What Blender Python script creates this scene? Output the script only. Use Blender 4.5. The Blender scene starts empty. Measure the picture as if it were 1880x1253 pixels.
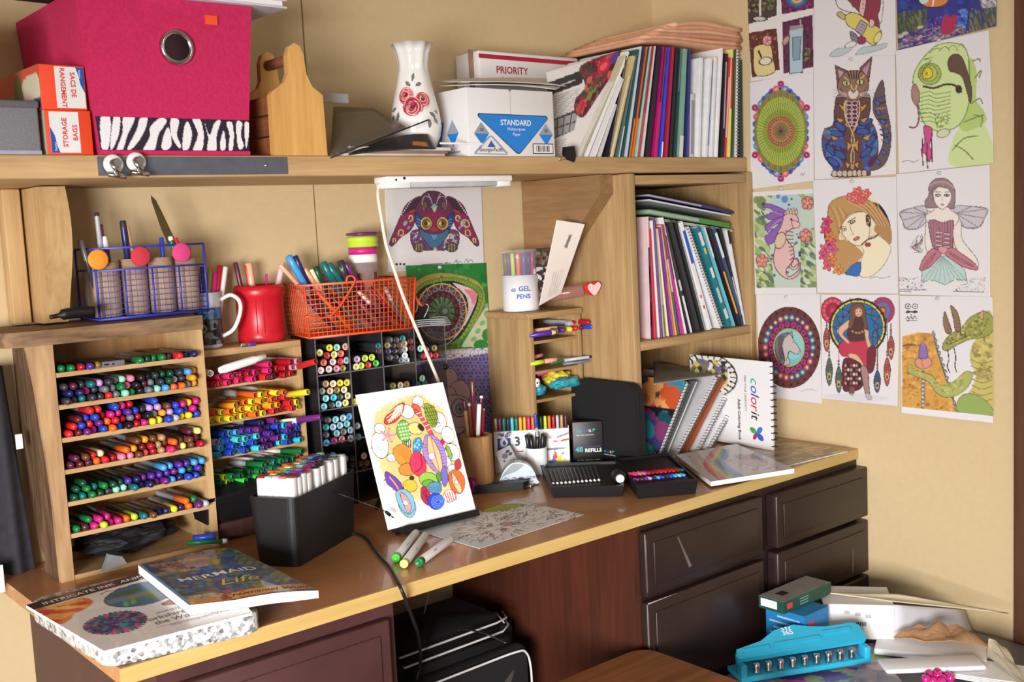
import bpy,bmesh,math,random
import numpy as np
from mathutils import Vector,Matrix
from math import sin,cos,pi,radians

S=bpy.context.scene
COL=S.collection

# ------------------------------------------------------------------ camera
CAM=np.array([-2.34199,-2.12788,1.34268]);FPX=1998.063
_yw,_pt,_rl=0.694612,0.106763,-0.048177
_f=np.array([sin(_yw)*cos(_pt),cos(_yw)*cos(_pt),-sin(_pt)])
_r0=np.array([cos(_yw),-sin(_yw),0.0]);_u0=np.cross(_r0,_f)
CR=cos(_rl)*_r0+sin(_rl)*_u0;CU=-sin(_rl)*_r0+cos(_rl)*_u0;CF=_f
cam=bpy.data.cameras.new('camera');camo=bpy.data.objects.new('camera',cam);COL.objects.link(camo)
camo.matrix_world=Matrix(((CR[0],CU[0],-CF[0],CAM[0]),(CR[1],CU[1],-CF[1],CAM[1]),(CR[2],CU[2],-CF[2],CAM[2]),(0,0,0,1)))
cam.sensor_width=36.0;cam.lens=FPX/1880*36.0;cam.clip_start=0.05
S.camera=camo

# ------------------------------------------------------------------ light
def srgb(c):
    if isinstance(c,str):c=tuple(int(c[i:i+2],16)for i in (0,2,4))
    return tuple(((v/255/12.92)if v/255<=0.04045 else ((v/255+0.055)/1.055)**2.4)for v in c)
world=bpy.data.worlds.new('world');S.world=world;world.use_nodes=True
bg=world.node_tree.nodes['Background'];bg.inputs[0].default_value=(1.0,0.96,0.92,1);bg.inputs[1].default_value=0.34
def area(name,loc,target,sx,sy,power,col):
    l=bpy.data.lights.new(name,'AREA');l.shape='RECTANGLE';l.size=sx;l.size_y=sy;l.energy=power;l.color=col
    o=bpy.data.objects.new(name,l);COL.objects.link(o);o.location=loc
    o.rotation_euler=(Vector(target)-Vector(loc)).to_track_quat('-Z','Y').to_euler()
    return o
area('window_light',(-3.7,-2.6,1.0),(-0.95,-0.5,0.45),1.1,0.9,35,(1.0,0.98,0.97)).data.spread=radians(72)
area('ceiling_lamp_light',(-1.6,-2.6,2.3),(-0.8,-0.5,0.7),0.5,0.5,5,(1.0,0.9,0.76))
S.view_settings.view_transform='Standard';S.view_settings.look='None'
S.view_settings.gamma=1.0;S.view_settings.use_curve_mapping=False
S.view_settings.exposure=0.08

# ------------------------------------------------------------------ helpers
def at(u,v,ax,val):
    d=CF+CR*(u-940)/FPX-CU*(v-626.5)/FPX
    t=(val-CAM[ax])/d[ax]
    return Vector(CAM+t*d)
rng=random.Random(7)
MATS={}
def mat(name,col,rough=0.55,metal=0.0,var=0.10,scale=40.0,bump=0.0,trans=0.0,alpha=1.0,coat=0.0):
    k=name
    if k in MATS:return MATS[k]
    m=bpy.data.materials.new(name);m.use_nodes=True;nt=m.node_tree;b=nt.nodes['Principled BSDF']
    c=srgb(col)
    b.inputs['Roughness'].default_value=rough;b.inputs['Metallic'].default_value=metal
    b.inputs['Transmission Weight'].default_value=trans;b.inputs['Alpha'].default_value=alpha
    b.inputs['Coat Weight'].default_value=coat
    tc=nt.nodes.new('ShaderNodeTexCoord');nz=nt.nodes.new('ShaderNodeTexNoise');nz.inputs['Scale'].default_value=scale
    nz.inputs['Detail'].default_value=3
    nt.links.new(tc.outputs['Object'],nz.inputs['Vector'])
    rp=nt.nodes.new('ShaderNodeValToRGB');rp.color_ramp.elements[0].position=0.3;rp.color_ramp.elements[1].position=0.7
    rp.color_ramp.elements[0].color=(*[v*(1-var)for v in c],1);rp.color_ramp.elements[1].color=(*[min(1,v*(1+var))for v in c],1)
    nt.links.new(nz.outputs['Fac'],rp.inputs[0]);nt.links.new(rp.outputs[0],b.inputs['Base Color'])
    if bump>0:
        bp=nt.nodes.new('ShaderNodeBump');bp.inputs['Strength'].default_value=bump;bp.inputs['Distance'].default_value=0.002
        nt.links.new(nz.outputs['Fac'],bp.inputs['Height']);nt.links.new(bp.outputs[0],b.inputs['Normal'])
    MATS[k]=m;return m
def wood(name,c1,c2,axis='X',scale=9.0,stretch=14.0,rough=0.5,contrast=(0.3,0.72),dist=3.0,coat=0.0):
    """grain lines running along one axis of the object"""
    if name in MATS:return MATS[name]
    m=bpy.data.materials.new(name);m.use_nodes=True;nt=m.node_tree;b=nt.nodes['Principled BSDF']
    b.inputs['Roughness'].default_value=rough;b.inputs['Coat Weight'].default_value=coat
    tc=nt.nodes.new('ShaderNodeTexCoord');mp=nt.nodes.new('ShaderNodeMapping')
    s={'X':(1/stretch,1,1),'Y':(1,1/stretch,1),'Z':(1,1,1/stretch)}[axis]
    mp.inputs['Scale'].default_value=s
    nt.links.new(tc.outputs['Object'],mp.inputs[0])
    n1=nt.nodes.new('ShaderNodeTexNoise');n1.inputs['Scale'].default_value=scale*6;n1.inputs['Detail'].default_value=5;n1.inputs['Distortion'].default_value=dist*0.2
    n2=nt.nodes.new('ShaderNodeTexNoise');n2.inputs['Scale'].default_value=scale*22;n2.inputs['Detail'].default_value=2
    nt.links.new(mp.outputs[0],n1.inputs['Vector']);nt.links.new(mp.outputs[0],n2.inputs['Vector'])
    mx=nt.nodes.new('ShaderNodeMix');mx.inputs[0].default_value=0.35
    nt.links.new(n1.outputs['Fac'],mx.inputs[2]);nt.links.new(n2.outputs['Fac'],mx.inputs[3])
    rp=nt.nodes.new('ShaderNodeValToRGB');e=rp.color_ramp.elements
    e[0].position,e[1].position=contrast;e[0].color=(*srgb(c2),1);e[1].color=(*srgb(c1),1)
    nt.links.new(mx.outputs[0],rp.inputs[0]);nt.links.new(rp.outputs[0],b.inputs['Base Color'])
    MATS[name]=m;return m
def vcol_mat(name='printed_paper',rough=0.6,coat=0.0):
    if name in MATS:return MATS[name]
    m=bpy.data.materials.new(name);m.use_nodes=True;nt=m.node_tree;b=nt.nodes['Principled BSDF']
    b.inputs['Roughness'].default_value=rough;b.inputs['Coat Weight'].default_value=coat
    a=nt.nodes.new('ShaderNodeVertexColor');a.layer_name='Print'
    nt.links.new(a.outputs[0],b.inputs['Base Color']);MATS[name]=m;return m
def clear_mat(name,col,alpha,rough=0.15):
    if name in MATS:return MATS[name]
    m=bpy.data.materials.new(name);m.use_nodes=True;b=m.node_tree.nodes['Principled BSDF']
    b.inputs['Base Color'].default_value=(*srgb(col),1);b.inputs['Alpha'].default_value=alpha;b.inputs['Roughness'].default_value=rough
    MATS[name]=m;return m

def tag(o,label=None,cat=None,group=None,kind=None):
    if label:o['label']=label
    if cat:o['category']=cat
    if group:o['group']=group
    if kind:o['kind']=kind
    return o
def thing(name,label,cat,loc=(0,0,0),rz=0.0,group=None):
    o=bpy.data.objects.new(name,None);COL.objects.link(o);o.empty_display_size=0.02
    o.location=loc;o.rotation_euler=(0,0,rz);return tag(o,label,cat,group)
def linkobj(name,me,parent=None,loc=None,rot=None):
    o=bpy.data.objects.new(name,me);COL.objects.link(o)
    if parent is not None:o.parent=parent
    if loc is not None:o.location=loc
    if rot is not None:o.rotation_euler=rot
    return o

def catmull(pts,n=6,closed=False):
    P=[Vector(p)for p in pts];out=[];N=len(P)
    rngi=range(N)if closed else range(N-1)
    for i in rngi:
        p0=P[(i-1)%N]if (closed or i>0)else P[i];p1=P[i];p2=P[(i+1)%N];p3=P[(i+2)%N]if (closed or i+2<N)else p2
        for k in range(n):
            t=k/n
            out.append(0.5*((2*p1)+(p2-p0)*t+(2*p0-5*p1+4*p2-p3)*t*t+(3*p1-p0-3*p2+p3)*t**3))
    if not closed:out.append(P[-1])
    return out

def roundpoly(pts,r,n=6):
    out=[];N=len(pts)
    for i in range(N):
        p,a,b=Vector(pts[i]),Vector(pts[i-1]),Vector(pts[(i+1)%N]);u,v=(a-p).normalized(),(b-p).normalized();t=r/math.tan(u.angle(v)/2);P,Q=p+u*t,p+v*t
        for k in range(n+1):s=k/n;out.append(tuple(P*(1-s)**2+p*2*s*(1-s)+Q*s*s))
    return out
class MB:
    def __init__(s):s.v=[];s.f=[];s.m=[];s.sm=[]
    def add(s,vs,fs,m=0,smooth=False):
        o=len(s.v);s.v+=[tuple(v)for v in vs]
        for f in fs:s.f.append([i+o for i in f]);s.m.append(m);s.sm.append(smooth)
        return s
    def box(s,a,b,m=0):
        (x0,y0,z0),(x1,y1,z1)=a,b
        x0,x1=min(x0,x1),max(x0,x1);y0,y1=min(y0,y1),max(y0,y1);z0,z1=min(z0,z1),max(z0,z1)
        vs=[(x0,y0,z0),(x1,y0,z0),(x1,y1,z0),(x0,y1,z0),(x0,y0,z1),(x1,y0,z1),(x1,y1,z1),(x0,y1,z1)]
        return s.add(vs,[(0,3,2,1),(4,5,6,7),(0,1,5,4),(1,2,6,5),(2,3,7,6),(3,0,4,7)],m)
    def rbox(s,a,b,r=0.003,m=0,seg=2):
        bm=bmesh.new();bmesh.ops.create_cube(bm,size=1)
        c=[(a[i]+b[i])/2 for i in range(3)];d=[abs(b[i]-a[i])for i in range(3)]
        for v in bm.verts:v.co=Vector((c[0]+v.co.x*d[0],c[1]+v.co.y*d[1],c[2]+v.co.z*d[2]))
        bmesh.ops.bevel(bm,geom=list(bm.edges),offset=min(r,min(d)*0.45),segments=seg,affect='EDGES',profile=0.5)
        bm.verts.index_update()
        s.add([v.co[:]for v in bm.verts],[[v.index for v in f.verts]for f in bm.faces],m,seg>1);bm.free();return s
    def hexa(s,p8,m=0):
        """8 corners: bottom four ccw, then top four"""
        return s.add(p8,[(0,3,2,1),(4,5,6,7),(0,1,5,4),(1,2,6,5),(2,3,7,6),(3,0,4,7)],m)
    def prism(s,pts,o,u,v,n,t,m=0,mside=None):
        """polygon pts (a,b) -> o+a*u+b*v, extruded by t along n"""
        o,u,v,n=Vector(o),Vector(u),Vector(v),Vector(n);k=len(pts)
        A=[o+u*a+v*b for a,b in pts];B=[p+n*t for p in A]
        base=len(s.v);s.v+=[tuple(p)for p in A+B]
        flip=u.cross(v).dot(n)*t<0
        ar=sum(pts[i][0]*pts[(i+1)%k][1]-pts[(i+1)%k][0]*pts[i][1]for i in range(k))
        if ar<0:flip=not flip
        fa=list(range(k));fb=list(range(k,2*k))
        s.f.append([i+base for i in (fa if flip else fa[::-1])]);s.m.append(m);s.sm.append(False)
        s.f.append([i+base for i in (fb[::-1]if flip else fb)]);s.m.append(m);s.sm.append(False)
        for i in range(k):
            j=(i+1)%k;q=[i,j,k+j,k+i]
            s.f.append([x+base for x in (q[::-1]if flip else q)]);s.m.append(m if mside is None else mside);s.sm.append(False)
        return s
    def tube(s,path,r,n=6,m=0,closed=False,cap=True):
        P=[Vector(p)for p in path];N=len(P);base=len(s.v);up=Vector((0,0,1));prev=None
        for i,p in enumerate(P):
            t=((P[(i+1)%N]-P[i-1])if closed else (P[min(i+1,N-1)]-P[max(i-1,0)])).normalized()
            if prev is None:a=t.cross(up if abs(t.z)<0.9 else Vector((1,0,0))).normalized()
            else:a=(prev-t*prev.dot(t)).normalized()
            prev=a;b=t.cross(a);rr=r[i]if isinstance(r,(list,tuple))else r
            for k in range(n):s.v.append(tuple(p+a*(rr*cos(2*pi*k/n))+b*(rr*sin(2*pi*k/n))))
        for i in range(N if closed else N-1):
            i2=(i+1)%N
            for k in range(n):
                k2=(k+1)%n;s.f.append([base+i*n+k,base+i*n+k2,base+i2*n+k2,base+i2*n+k]);s.m.append(m);s.sm.append(True)
        if cap and not closed:
            s.f.append([base+k for k in range(n)][::-1]);s.f.append([base+(N-1)*n+k for k in range(n)]);s.m+=[m,m];s.sm+=[False,False]
        return s
    def slab(s,pts,r,z0,z1,e=0.004,m=0):
        """rounded plate with softened upper and lower edges"""
        c=Vector((sum(p[0]for p in pts)/len(pts),sum(p[1]for p in pts)/len(pts)));P=roundpoly(pts,r);k=len(P);L=max((Vector(p)-c).length for p in P);f=1-e/L
        rings=[[(c.x+(x-c.x)*q,c.y+(y-c.y)*q,z)for x,y in P]for q,z in ((f,z0),(1-.3*(1-f),z0+.3*e),(1,z0+e),(1,z1-e),(1-.3*(1-f),z1-.3*e),(f,z1))]
        fs=[[i*k+j,i*k+(j+1)%k,(i+1)*k+(j+1)%k,(i+1)*k+j]for i in range(5)for j in range(k)]+[list(range(k))[::-1],[5*k+j for j in range(k)]]
        return s.add(sum(rings,[]),fs,m)
    def lathe(s,prof,n=24,o=(0,0,0),ax=(0,0,1),m=0,fm=None,sx=1.0,wob=None):
        """prof: (r, h) along axis; fm: material per segment"""
        ax=Vector(ax).normalized();u=ax.orthogonal().normalized();w=ax.cross(u);o=Vector(o);base=len(s.v)
        for i,(r,h)in enumerate(prof):
            for k in range(n):
                a=2*pi*k/n;rr=r*(wob(a,h)if wob else 1)
                s.v.append(tuple(o+ax*h+u*(rr*cos(a)*sx)+w*(rr*sin(a))))
        for i in range(len(prof)-1):
            for k in range(n):
                k2=(k+1)%n;s.f.append([base+i*n+k,base+i*n+k2,base+(i+1)*n+k2,base+(i+1)*n+k]);s.m.append(fm[i]if fm else m);s.sm.append(n>6)
        if prof[0][0]>1e-6:s.f.append([base+k for k in range(n)][::-1]);s.m.append(fm[0]if fm else m);s.sm.append(False)
        if prof[-1][0]>1e-6:s.f.append([base+(len(prof)-1)*n+k for k in range(n)]);s.m.append(fm[-1]if fm else m);s.sm.append(False)
        return s
    def mesh(s,name,mats):
        me=bpy.data.meshes.new(name);me.from_pydata(s.v,[],s.f)
        for mm in (mats if isinstance(mats,(list,tuple))else [mats]):me.materials.append(mm)
        me.polygons.foreach_set('material_index',s.m);me.polygons.foreach_set('use_smooth',s.sm)
        me.update();return me
    def build(s,name,mats,parent=None,loc=None,rot=None):return linkobj(name,s.mesh(name,mats),parent,loc,rot)

TXT={}
def lettering(parent,txt,o,u,v,size,m,name='lettering',align='CENTER',shear=0.0,off=0.0,sx=1.0,space=1.0,lift=0.0006,depth=0.0003):
    """flat letters built as a mesh: o origin (baseline), u reading direction, v up direction; in the parent's local frame"""
    key=(txt,align,shear,off,space)
    if key not in TXT:
        cu=bpy.data.curves.new('t','FONT');cu.body=txt;cu.align_x=align;cu.shear=shear;cu.offset=off;cu.space_character=space;cu.resolution_u=2
        ob=bpy.data.objects.new('t',cu);COL.objects.link(ob);dg=bpy.context.evaluated_depsgraph_get();dg.update()
        me=bpy.data.meshes.new_from_object(ob.evaluated_get(dg));bpy.data.objects.remove(ob)
        TXT[key]=([v_.co[:]for v_ in me.vertices],[list(p.vertices)for p in me.polygons]);bpy.data.meshes.remove(me)
    vs,fs=TXT[key];u=Vector(u).normalized();v=Vector(v).normalized();n=u.cross(v);o=Vector(o)+n*lift
    b=MB();b.add([o+u*(x*size*sx)+v*(y*size)for x,y,z in vs],fs,0)
    return b.build(name,m,parent)

# ------------------------------------------------------------------ printing on paper (flat print only)
class Canvas:
    """a grid of print colours; X, Y of each grid point are given in any drawing units"""
    def __init__(s,X,Y,bgc=(236,234,232)):
        s.X,s.Y=X,Y;s.C=np.empty(X.shape+(3,));s.C[:]=bgc;s.ox=s.oy=0.0;s.sc=1.0;s.R=np.random.RandomState(3);s.dx=max(abs(X[0,1]-X[0,0]),abs(Y[1,0]-Y[0,0]))
    def view(s,ox,oy,sc):s.ox,s.oy,s.sc=ox,oy,sc;return s
    def _t(s,pts):return np.array(pts,float)/s.sc+np.array([s.ox,s.oy])
    def _box(s,x0,y0,x1,y1):return (s.X>=x0)&(s.X<=x1)&(s.Y>=y0)&(s.Y<=y1)
    def mask(s,pts,smooth=False,raw=False):
        P=np.array([tuple(p)[:2]for p in catmull([(a,b,0)for a,b in pts],6,True)])if smooth else np.array(pts,float)
        if not raw:P=s._t(P)
        bx=s._box(P[:,0].min(),P[:,1].min(),P[:,0].max(),P[:,1].max());r=np.zeros(s.X.shape,bool);x,y=s.X[bx],s.Y[bx];ins=np.zeros(x.shape,bool)
        for i in range(len(P)):
            (x0,y0),(x1,y1)=P[i],P[i-1]
            if y0==y1:continue
            ins ^=((y0>y)!=(y1>y))&(x<(x1-x0)*(y-y0)/(y1-y0)+x0)
        r[bx]=ins;return r
    def put(s,m,c,al=1.0):
        s.C[m]=s.C[m]*(1-al)+np.array(c,float)*al;return s
    def poly(s,pts,c,smooth=False,line=None,w=1.5,al=1.0):
        if c is not None:s.put(s.mask(pts,smooth),c,al)
        if line is not None:
            P=[tuple(p)[:2]for p in catmull([(a,b,0)for a,b in pts],6,True)]if smooth else list(pts)
            s.line(P+[P[0]],line,w)
        return s
    def sp(s,pts,c,line=None,w=1.5,al=1.0):return s.poly(pts,c,True,line,w,al)
    def ell(s,cx,cy,rx,ry,c,rot=0.0,line=None,w=1.5,al=1.0,inner=0.0):
        (px,py),=s._t([(cx,cy)]);rx,ry,w=rx/s.sc,ry/s.sc,max(w/s.sc,1.1*s.dx);k=max(rx,ry)+w
        bx=s._box(px-k,py-k,px+k,py+k);x,y=s.X[bx]-px,s.Y[bx]-py;ca,sa=cos(rot),sin(rot)
        a,b=(x*ca+y*sa),(-x*sa+y*ca);d=np.sqrt((a/rx)**2+(b/ry)**2);m=np.zeros(s.X.shape,bool)
        if c is not None:m[bx]=(d<=1)&(d>=inner);s.put(m,c,al)
        if line is not None:m=np.zeros(s.X.shape,bool);m[bx]=np.abs(d-1)*min(rx,ry)<=w/2;s.put(m,line)
        return s
    def line(s,pts,c,w=1.5,al=1.0,smooth=False):
        if smooth:pts=[tuple(p)[:2]for p in catmull([(a,b,0)for a,b in pts],6)]
        P=s._t(pts);h=max(w/s.sc/2,0.56*s.dx)
        for i in range(len(P)-1):
            a,b=P[i],P[i+1]
            bx=s._box(min(a[0],b[0])-h,min(a[1],b[1])-h,max(a[0],b[0])+h,max(a[1],b[1])+h)
            if not bx.any():continue
            x,y=s.X[bx],s.Y[bx];d=b-a;L=d@d+1e-12;t=np.clip(((x-a[0])*d[0]+(y-a[1])*d[1])/L,0,1)
            m=np.zeros(s.X.shape,bool);m[bx]=(x-a[0]-t*d[0])**2+(y-a[1]-t*d[1])**2<=h*h;s.put(m,c,al)
        return s
    def sl(s,pts,c,w=1.5,al=1.0):return s.line(pts,c,w,al,True)
    def scatter(s,m,cols,n,r0,r1,seed=1,stretch=1.0,rot=0.0,al=1.0):
        """n blots of colour inside a mask"""
        R=np.random.RandomState(seed);idx=np.argwhere(m)
        if len(idx)==0:return s
        ca,sa=cos(rot),sin(rot)
        for k in range(n):
            i,j=idx[R.randint(len(idx))];px,py=s.X[i,j],s.Y[i,j];r=R.uniform(r0,r1)/s.sc;K=r*max(1,stretch)
            bx=s._box(px-K,py-K,px+K,py+K)&m;x,y=s.X[bx]-px,s.Y[bx]-py
            mm=np.zeros(s.X.shape,bool);mm[bx]=((x*ca+y*sa)/stretch)**2+(-x*sa+y*ca)**2<=r*r;s.put(mm,cols[R.randint(len(cols))],al)
        return s
    def mottle(s,m,amp=14,seed=2):
        R=np.random.RandomState(seed);s.C[m]+=R.randn(int(m.sum()),1)*amp;return s
    def ctext(s,txt,x,y,size,c,ang=0.0,w=None,sx=1.0,align='CENTER',off=0.0,shear=0.0):
        """small print: letters painted as flat colour"""
        key=(txt,align,shear,off,1.0)
        if key not in TXT:
            d=linkobj('t',bpy.data.meshes.new('t'));lo=lettering(d,txt,(0,0,0),(1,0,0),(0,1,0),1,mat('ink_black',(25,24,26)),align=align,off=off,shear=shear)
            bpy.data.objects.remove(lo);bpy.data.objects.remove(d)
        vs,fs=TXT[key];ca,sa=cos(ang),sin(ang)
        for f in fs:
            P=[(x+size*(vs[i][0]*sx*ca-(-vs[i][1])*sa),y+size*(vs[i][0]*sx*sa+(-vs[i][1])*ca))for i in f]
            s.put(s.mask(P),c)
        return s
def paper_mesh(name,posfn,nx,ny,cv,m,thick=None):
    """a sheet as a fine grid carrying its print; posfn(U, V) -> xyz arrays, U right 0..1, V down 0..1"""
    U,V=np.meshgrid(np.linspace(0,1,nx),np.linspace(0,1,ny));P=posfn(U,V)
    me=bpy.data.meshes.new(name);n=nx*ny
    i=np.arange(n).reshape(ny,nx);q=np.stack([i[:-1,:-1],i[1:,:-1],i[1:,1:],i[:-1,1:]],-1).reshape(-1,4)
    me.vertices.add(n);me.vertices.foreach_set('co',np.stack(P,-1).reshape(-1).astype(np.float32))
    me.loops.add(q.size);me.loops.foreach_set('vertex_index',q.reshape(-1).astype(np.int32))
    me.polygons.add(len(q));me.polygons.foreach_set('loop_start',np.arange(0,q.size,4,dtype=np.int32))
    me.polygons.foreach_set('use_smooth',np.ones(len(q),bool))
    me.update(calc_edges=True)
    c=np.clip(cv.C,0,255)/255;lin=np.where(c<=0.04045,c/12.92,((c+0.055)/1.055)**2.4)
    a=me.color_attributes.new('Print','FLOAT_COLOR','POINT');buf=np.ones((n,4),np.float32);buf[:,:3]=lin.reshape(-1,3)
    a.data.foreach_set('color',buf.reshape(-1));me.materials.append(m);return me
def quadgrid(c4,nx,ny):
    """bilinear coordinates between four corners TL TR BR BL"""
    U,V=np.meshgrid(np.linspace(0,1,nx),np.linspace(0,1,ny));TL,TR,BR,BL=[np.array(p,float)for p in c4]
    return [TL[k]*(1-U)*(1-V)+TR[k]*U*(1-V)+BR[k]*U*V+BL[k]*(1-U)*V for k in range(len(TL))]
def blank(w,h,nx,bgc=(236,234,232)):
    """canvas in units of 100 across"""
    ny=max(2,int(nx*h/w));X,Y=np.meshgrid(np.linspace(0,100,nx),np.linspace(0,100*h/w,ny));return Canvas(X,Y,bgc),nx,ny
# ------------------------------------------------------------------ materials
PI2=pi/2
WALL=mat('wall_paint',(208,184,142),0.75,var=0.025,scale=60,bump=0.12)
PINE=wood('pine_board',(206,172,124),(170,134,90),'X',7)
PINEZ=wood('pine_upright',(212,178,128),(176,138,90),'Z',7)
PINEY=wood('pine_brace',(164,128,88),(128,96,62),'Y',7)
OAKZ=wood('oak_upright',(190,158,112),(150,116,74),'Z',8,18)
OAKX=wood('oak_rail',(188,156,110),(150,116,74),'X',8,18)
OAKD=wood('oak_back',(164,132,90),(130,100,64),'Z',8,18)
BARK=wood('live_edge_wood',(128,96,66),(58,40,28),'Z',6,7,0.75,(0.34,0.66),6)
BARKX=wood('live_edge_top',(150,118,84),(76,52,36),'X',6,7,0.75,(0.34,0.66),6)
DESK=wood('desk_laminate',(194,138,88),(162,108,66),'X',5,16,0.32,(0.2,0.8),coat=0.25)
EDGE=wood('edge_band',(206,176,112),(180,146,82),'X',5,20,0.45)
ESP=mat('espresso_paint',(40,26,24),0.42,var=0.14,scale=14)
ESPL=mat('reddish_espresso',(70,40,39),0.5,var=0.14,scale=14)
SCUFF=mat('scuffed_paint',(104,88,82),0.6,var=0.2)
KNEE=wood('mahogany_panel',(86,43,28),(62,30,20),'Z',5,12,0.45)
BLACK=mat('black_plastic',(15,14,17),0.5,var=0.12)
BLACKM=mat('black_fabric',(14,13,15),0.85,var=0.2,scale=300,bump=0.3)
WHITE=mat('white_plastic',(238,238,238),0.35,var=0.01)
WPAP=mat('white_paper',(240,239,238),0.7,var=0.01)
GREYP=mat('grey_plastic',(176,178,182),0.4,var=0.03)
CARD=mat('white_cardboard',(226,224,224),0.7,var=0.02)
KRAFT=mat('kraft_paper',(170,132,92),0.8,var=0.1,scale=20)
STEEL=mat('polished_steel',(205,205,205),0.18,1.0,var=0.03)
INK=mat('ink_black',(25,24,26),0.6,var=0.0)
WINK=mat('ink_white',(240,240,240),0.6,var=0.0)
X3,Y3,Z3=Vector((1,0,0)),Vector((0,1,0)),Vector((0,0,1))

# ------------------------------------------------------------------ the room
fl=MB().box((-4.2,-4.2,-0.05),(0.1,0.1,0)).build('floor',wood('floor_boards',(120,90,64),(90,64,44),'X',3));tag(fl,kind='structure')
wb=MB().box((-4.2,0.004,0),(0.1,0.1,2.5)).build('wall_back',mat('panel_groove',(120,98,66),0.8));tag(wb,kind='structure')
for a,b in ((-4.2,-3.565),(-3.561,-2.345),(-2.341,-1.117),(-1.113,0.0)):
    MB().box((a,0,0),(b,0.012,2.5)).build('wall_panel',WALL,wb)
cl_=MB().box((-4.2,-4.2,2.5),(0.1,0.1,2.6)).build('ceiling',mat('ceiling_paint',(214,208,196),.8));tag(cl_,kind='structure')
wr=MB().box((0,-4.2,0),(0.1,0.0,2.5)).build('wall_right',WALL);tag(wr,kind='structure')
tr=MB().rbox((-0.022,-1.16,0),(0.0,-1.03,2.5),0.004).build('trim_1',wood('dark_trim',(104,68,48),(78,48,34),'Z',6));tag(tr,kind='structure')

# ------------------------------------------------------------------ desk top and drawer cabinets
dt=thing('desktop','long wood-look desktop with a yellowish front edge band running along the back wall','desktop',(-1.84,-0.635,0.725))
MB().box((0,0.004,0),(1.838,0.633,0.025)).build('board',DESK,dt)
MB().box((0,0,0),(1.838,0.004,0.0248)).build('edge_band',EDGE,dt)
def drawer(par,x0,x1,z0,z1,y,m,mi,pull=0.0):
    d=MB().rbox((x0,y-0.02-pull,z0),(x1,y,z1),0.004).build('drawer',m,par)
    MB().rbox((x0+0.022,y-0.0235-pull,z0+0.022),(x1-0.022,y-0.0195-pull,z1-0.022),0.003).build('raised_panel',mi,d)
    return d
rc=thing('drawer_cabinet','dark espresso drawer cabinet under the right end of the desktop','cabinet',(-0.80,0,0))
b=MB();b.box((0.016,-0.63,0),(0.798,-0.002,0.722));b.build('body',ESP,rc)
MB().box((0,-0.63,0),(0.016,-0.002,0.722)).build('side_panel',KNEE,rc)
drawer(rc,0.012,0.395,0.578,0.712,-0.63,ESP,ESP)
drawer(rc,0.012,0.395,0.12,0.566,-0.63,ESP,ESP)
drawer(rc,0.43,0.797,0.585,0.708,-0.63,ESP,ESP,0.012)
drawer(rc,0.43,0.797,0.445,0.575,-0.63,ESP,ESP,0.012)
drawer(rc,0.43,0.797,0.12,0.435,-0.63,ESP,ESP,0.012)
MB().prism([(0.014,0.5645),(0.10,0.566),(0.014,0.5675)],(0,-0.6495,0),X3,Z3,-Y3,0.0008).build('scuff',mat('bare_chip',(176,160,152),.6),rc)
MB().prism([(0.104,0.685),(0.107,0.686),(0.146,0.615),(0.138,0.612)],(0,-0.6533,0),X3,Z3,-Y3,0.0005).build('scuff',SCUFF,rc)
for a,b_ in (((0.0125,-0.6507,0.59),(0.0145,-0.6497,0.70)),((0.0125,-0.6507,0.20),(0.0142,-0.6497,0.55)),((0.72,-0.6662,0.46),(0.722,-0.6654,0.52))):MB().box(a,b_).build('scuff',SCUFF,rc)
lc=thing('drawer_cabinet','reddish dark drawer cabinet under the left end of the desktop','cabinet',(-1.785,0,0))
MB().box((0,-0.62,0),(0.41,-0.002,0.722)).build('body',ESPL,lc)
drawer(lc,0.02,0.39,0.47,0.70,-0.62,ESPL,ESPL);drawer(lc,0.02,0.39,0.12,0.455,-0.62,ESPL,ESPL)

# ------------------------------------------------------------------ wall shelf, posts and braces
sh=thing('wall_shelf','long pine shelf across the back wall carrying the pink cube and magazines','shelf',(-2.3,-0.318,1.45))
MB().rbox((0,0,0),(2.298,0.317,0.038),0.003).build('board',PINE,sh)
MB().box((0.603,-0.0025,0.004),(0.948,0.0,0.035)).build('metal_strip',mat('grey_metal',(112,116,128),0.4,0.5,var=0.12),sh)
b=MB();b.lathe([(0.0035,0),(0.0035,0.0012),(0,0.0018)],12,(0.905,-0.0025,0.02),(0,-1,0));b.build('screw',STEEL,sh)
kb=thing('knee_brace','thick pale pine bracket with curved front under the left end of the wall shelf','bracket',(-1.735,0,1.205))
b=MB();fr=catmull([(-0.125,0.243,0),(-0.14,0.19,0),(-0.136,0.13,0),(-0.112,0.07,0),(-0.08,0.0,0)],5)
b.prism([(0,0),(0,0.243)]+[(p.x,p.y)for p in fr],(0,-0.002,0),Y3,Z3,X3,0.045);b.build('plank',PINEZ,kb)
ps=thing('wall_post','narrow pine post fixed to the wall beside the left shelf bracket','post',(-1.772,0,1.204))
MB().rbox((0,-0.035,0.0),(0.032,-0.001,0.2455),0.003).build('upright',PINEZ,ps)

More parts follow.
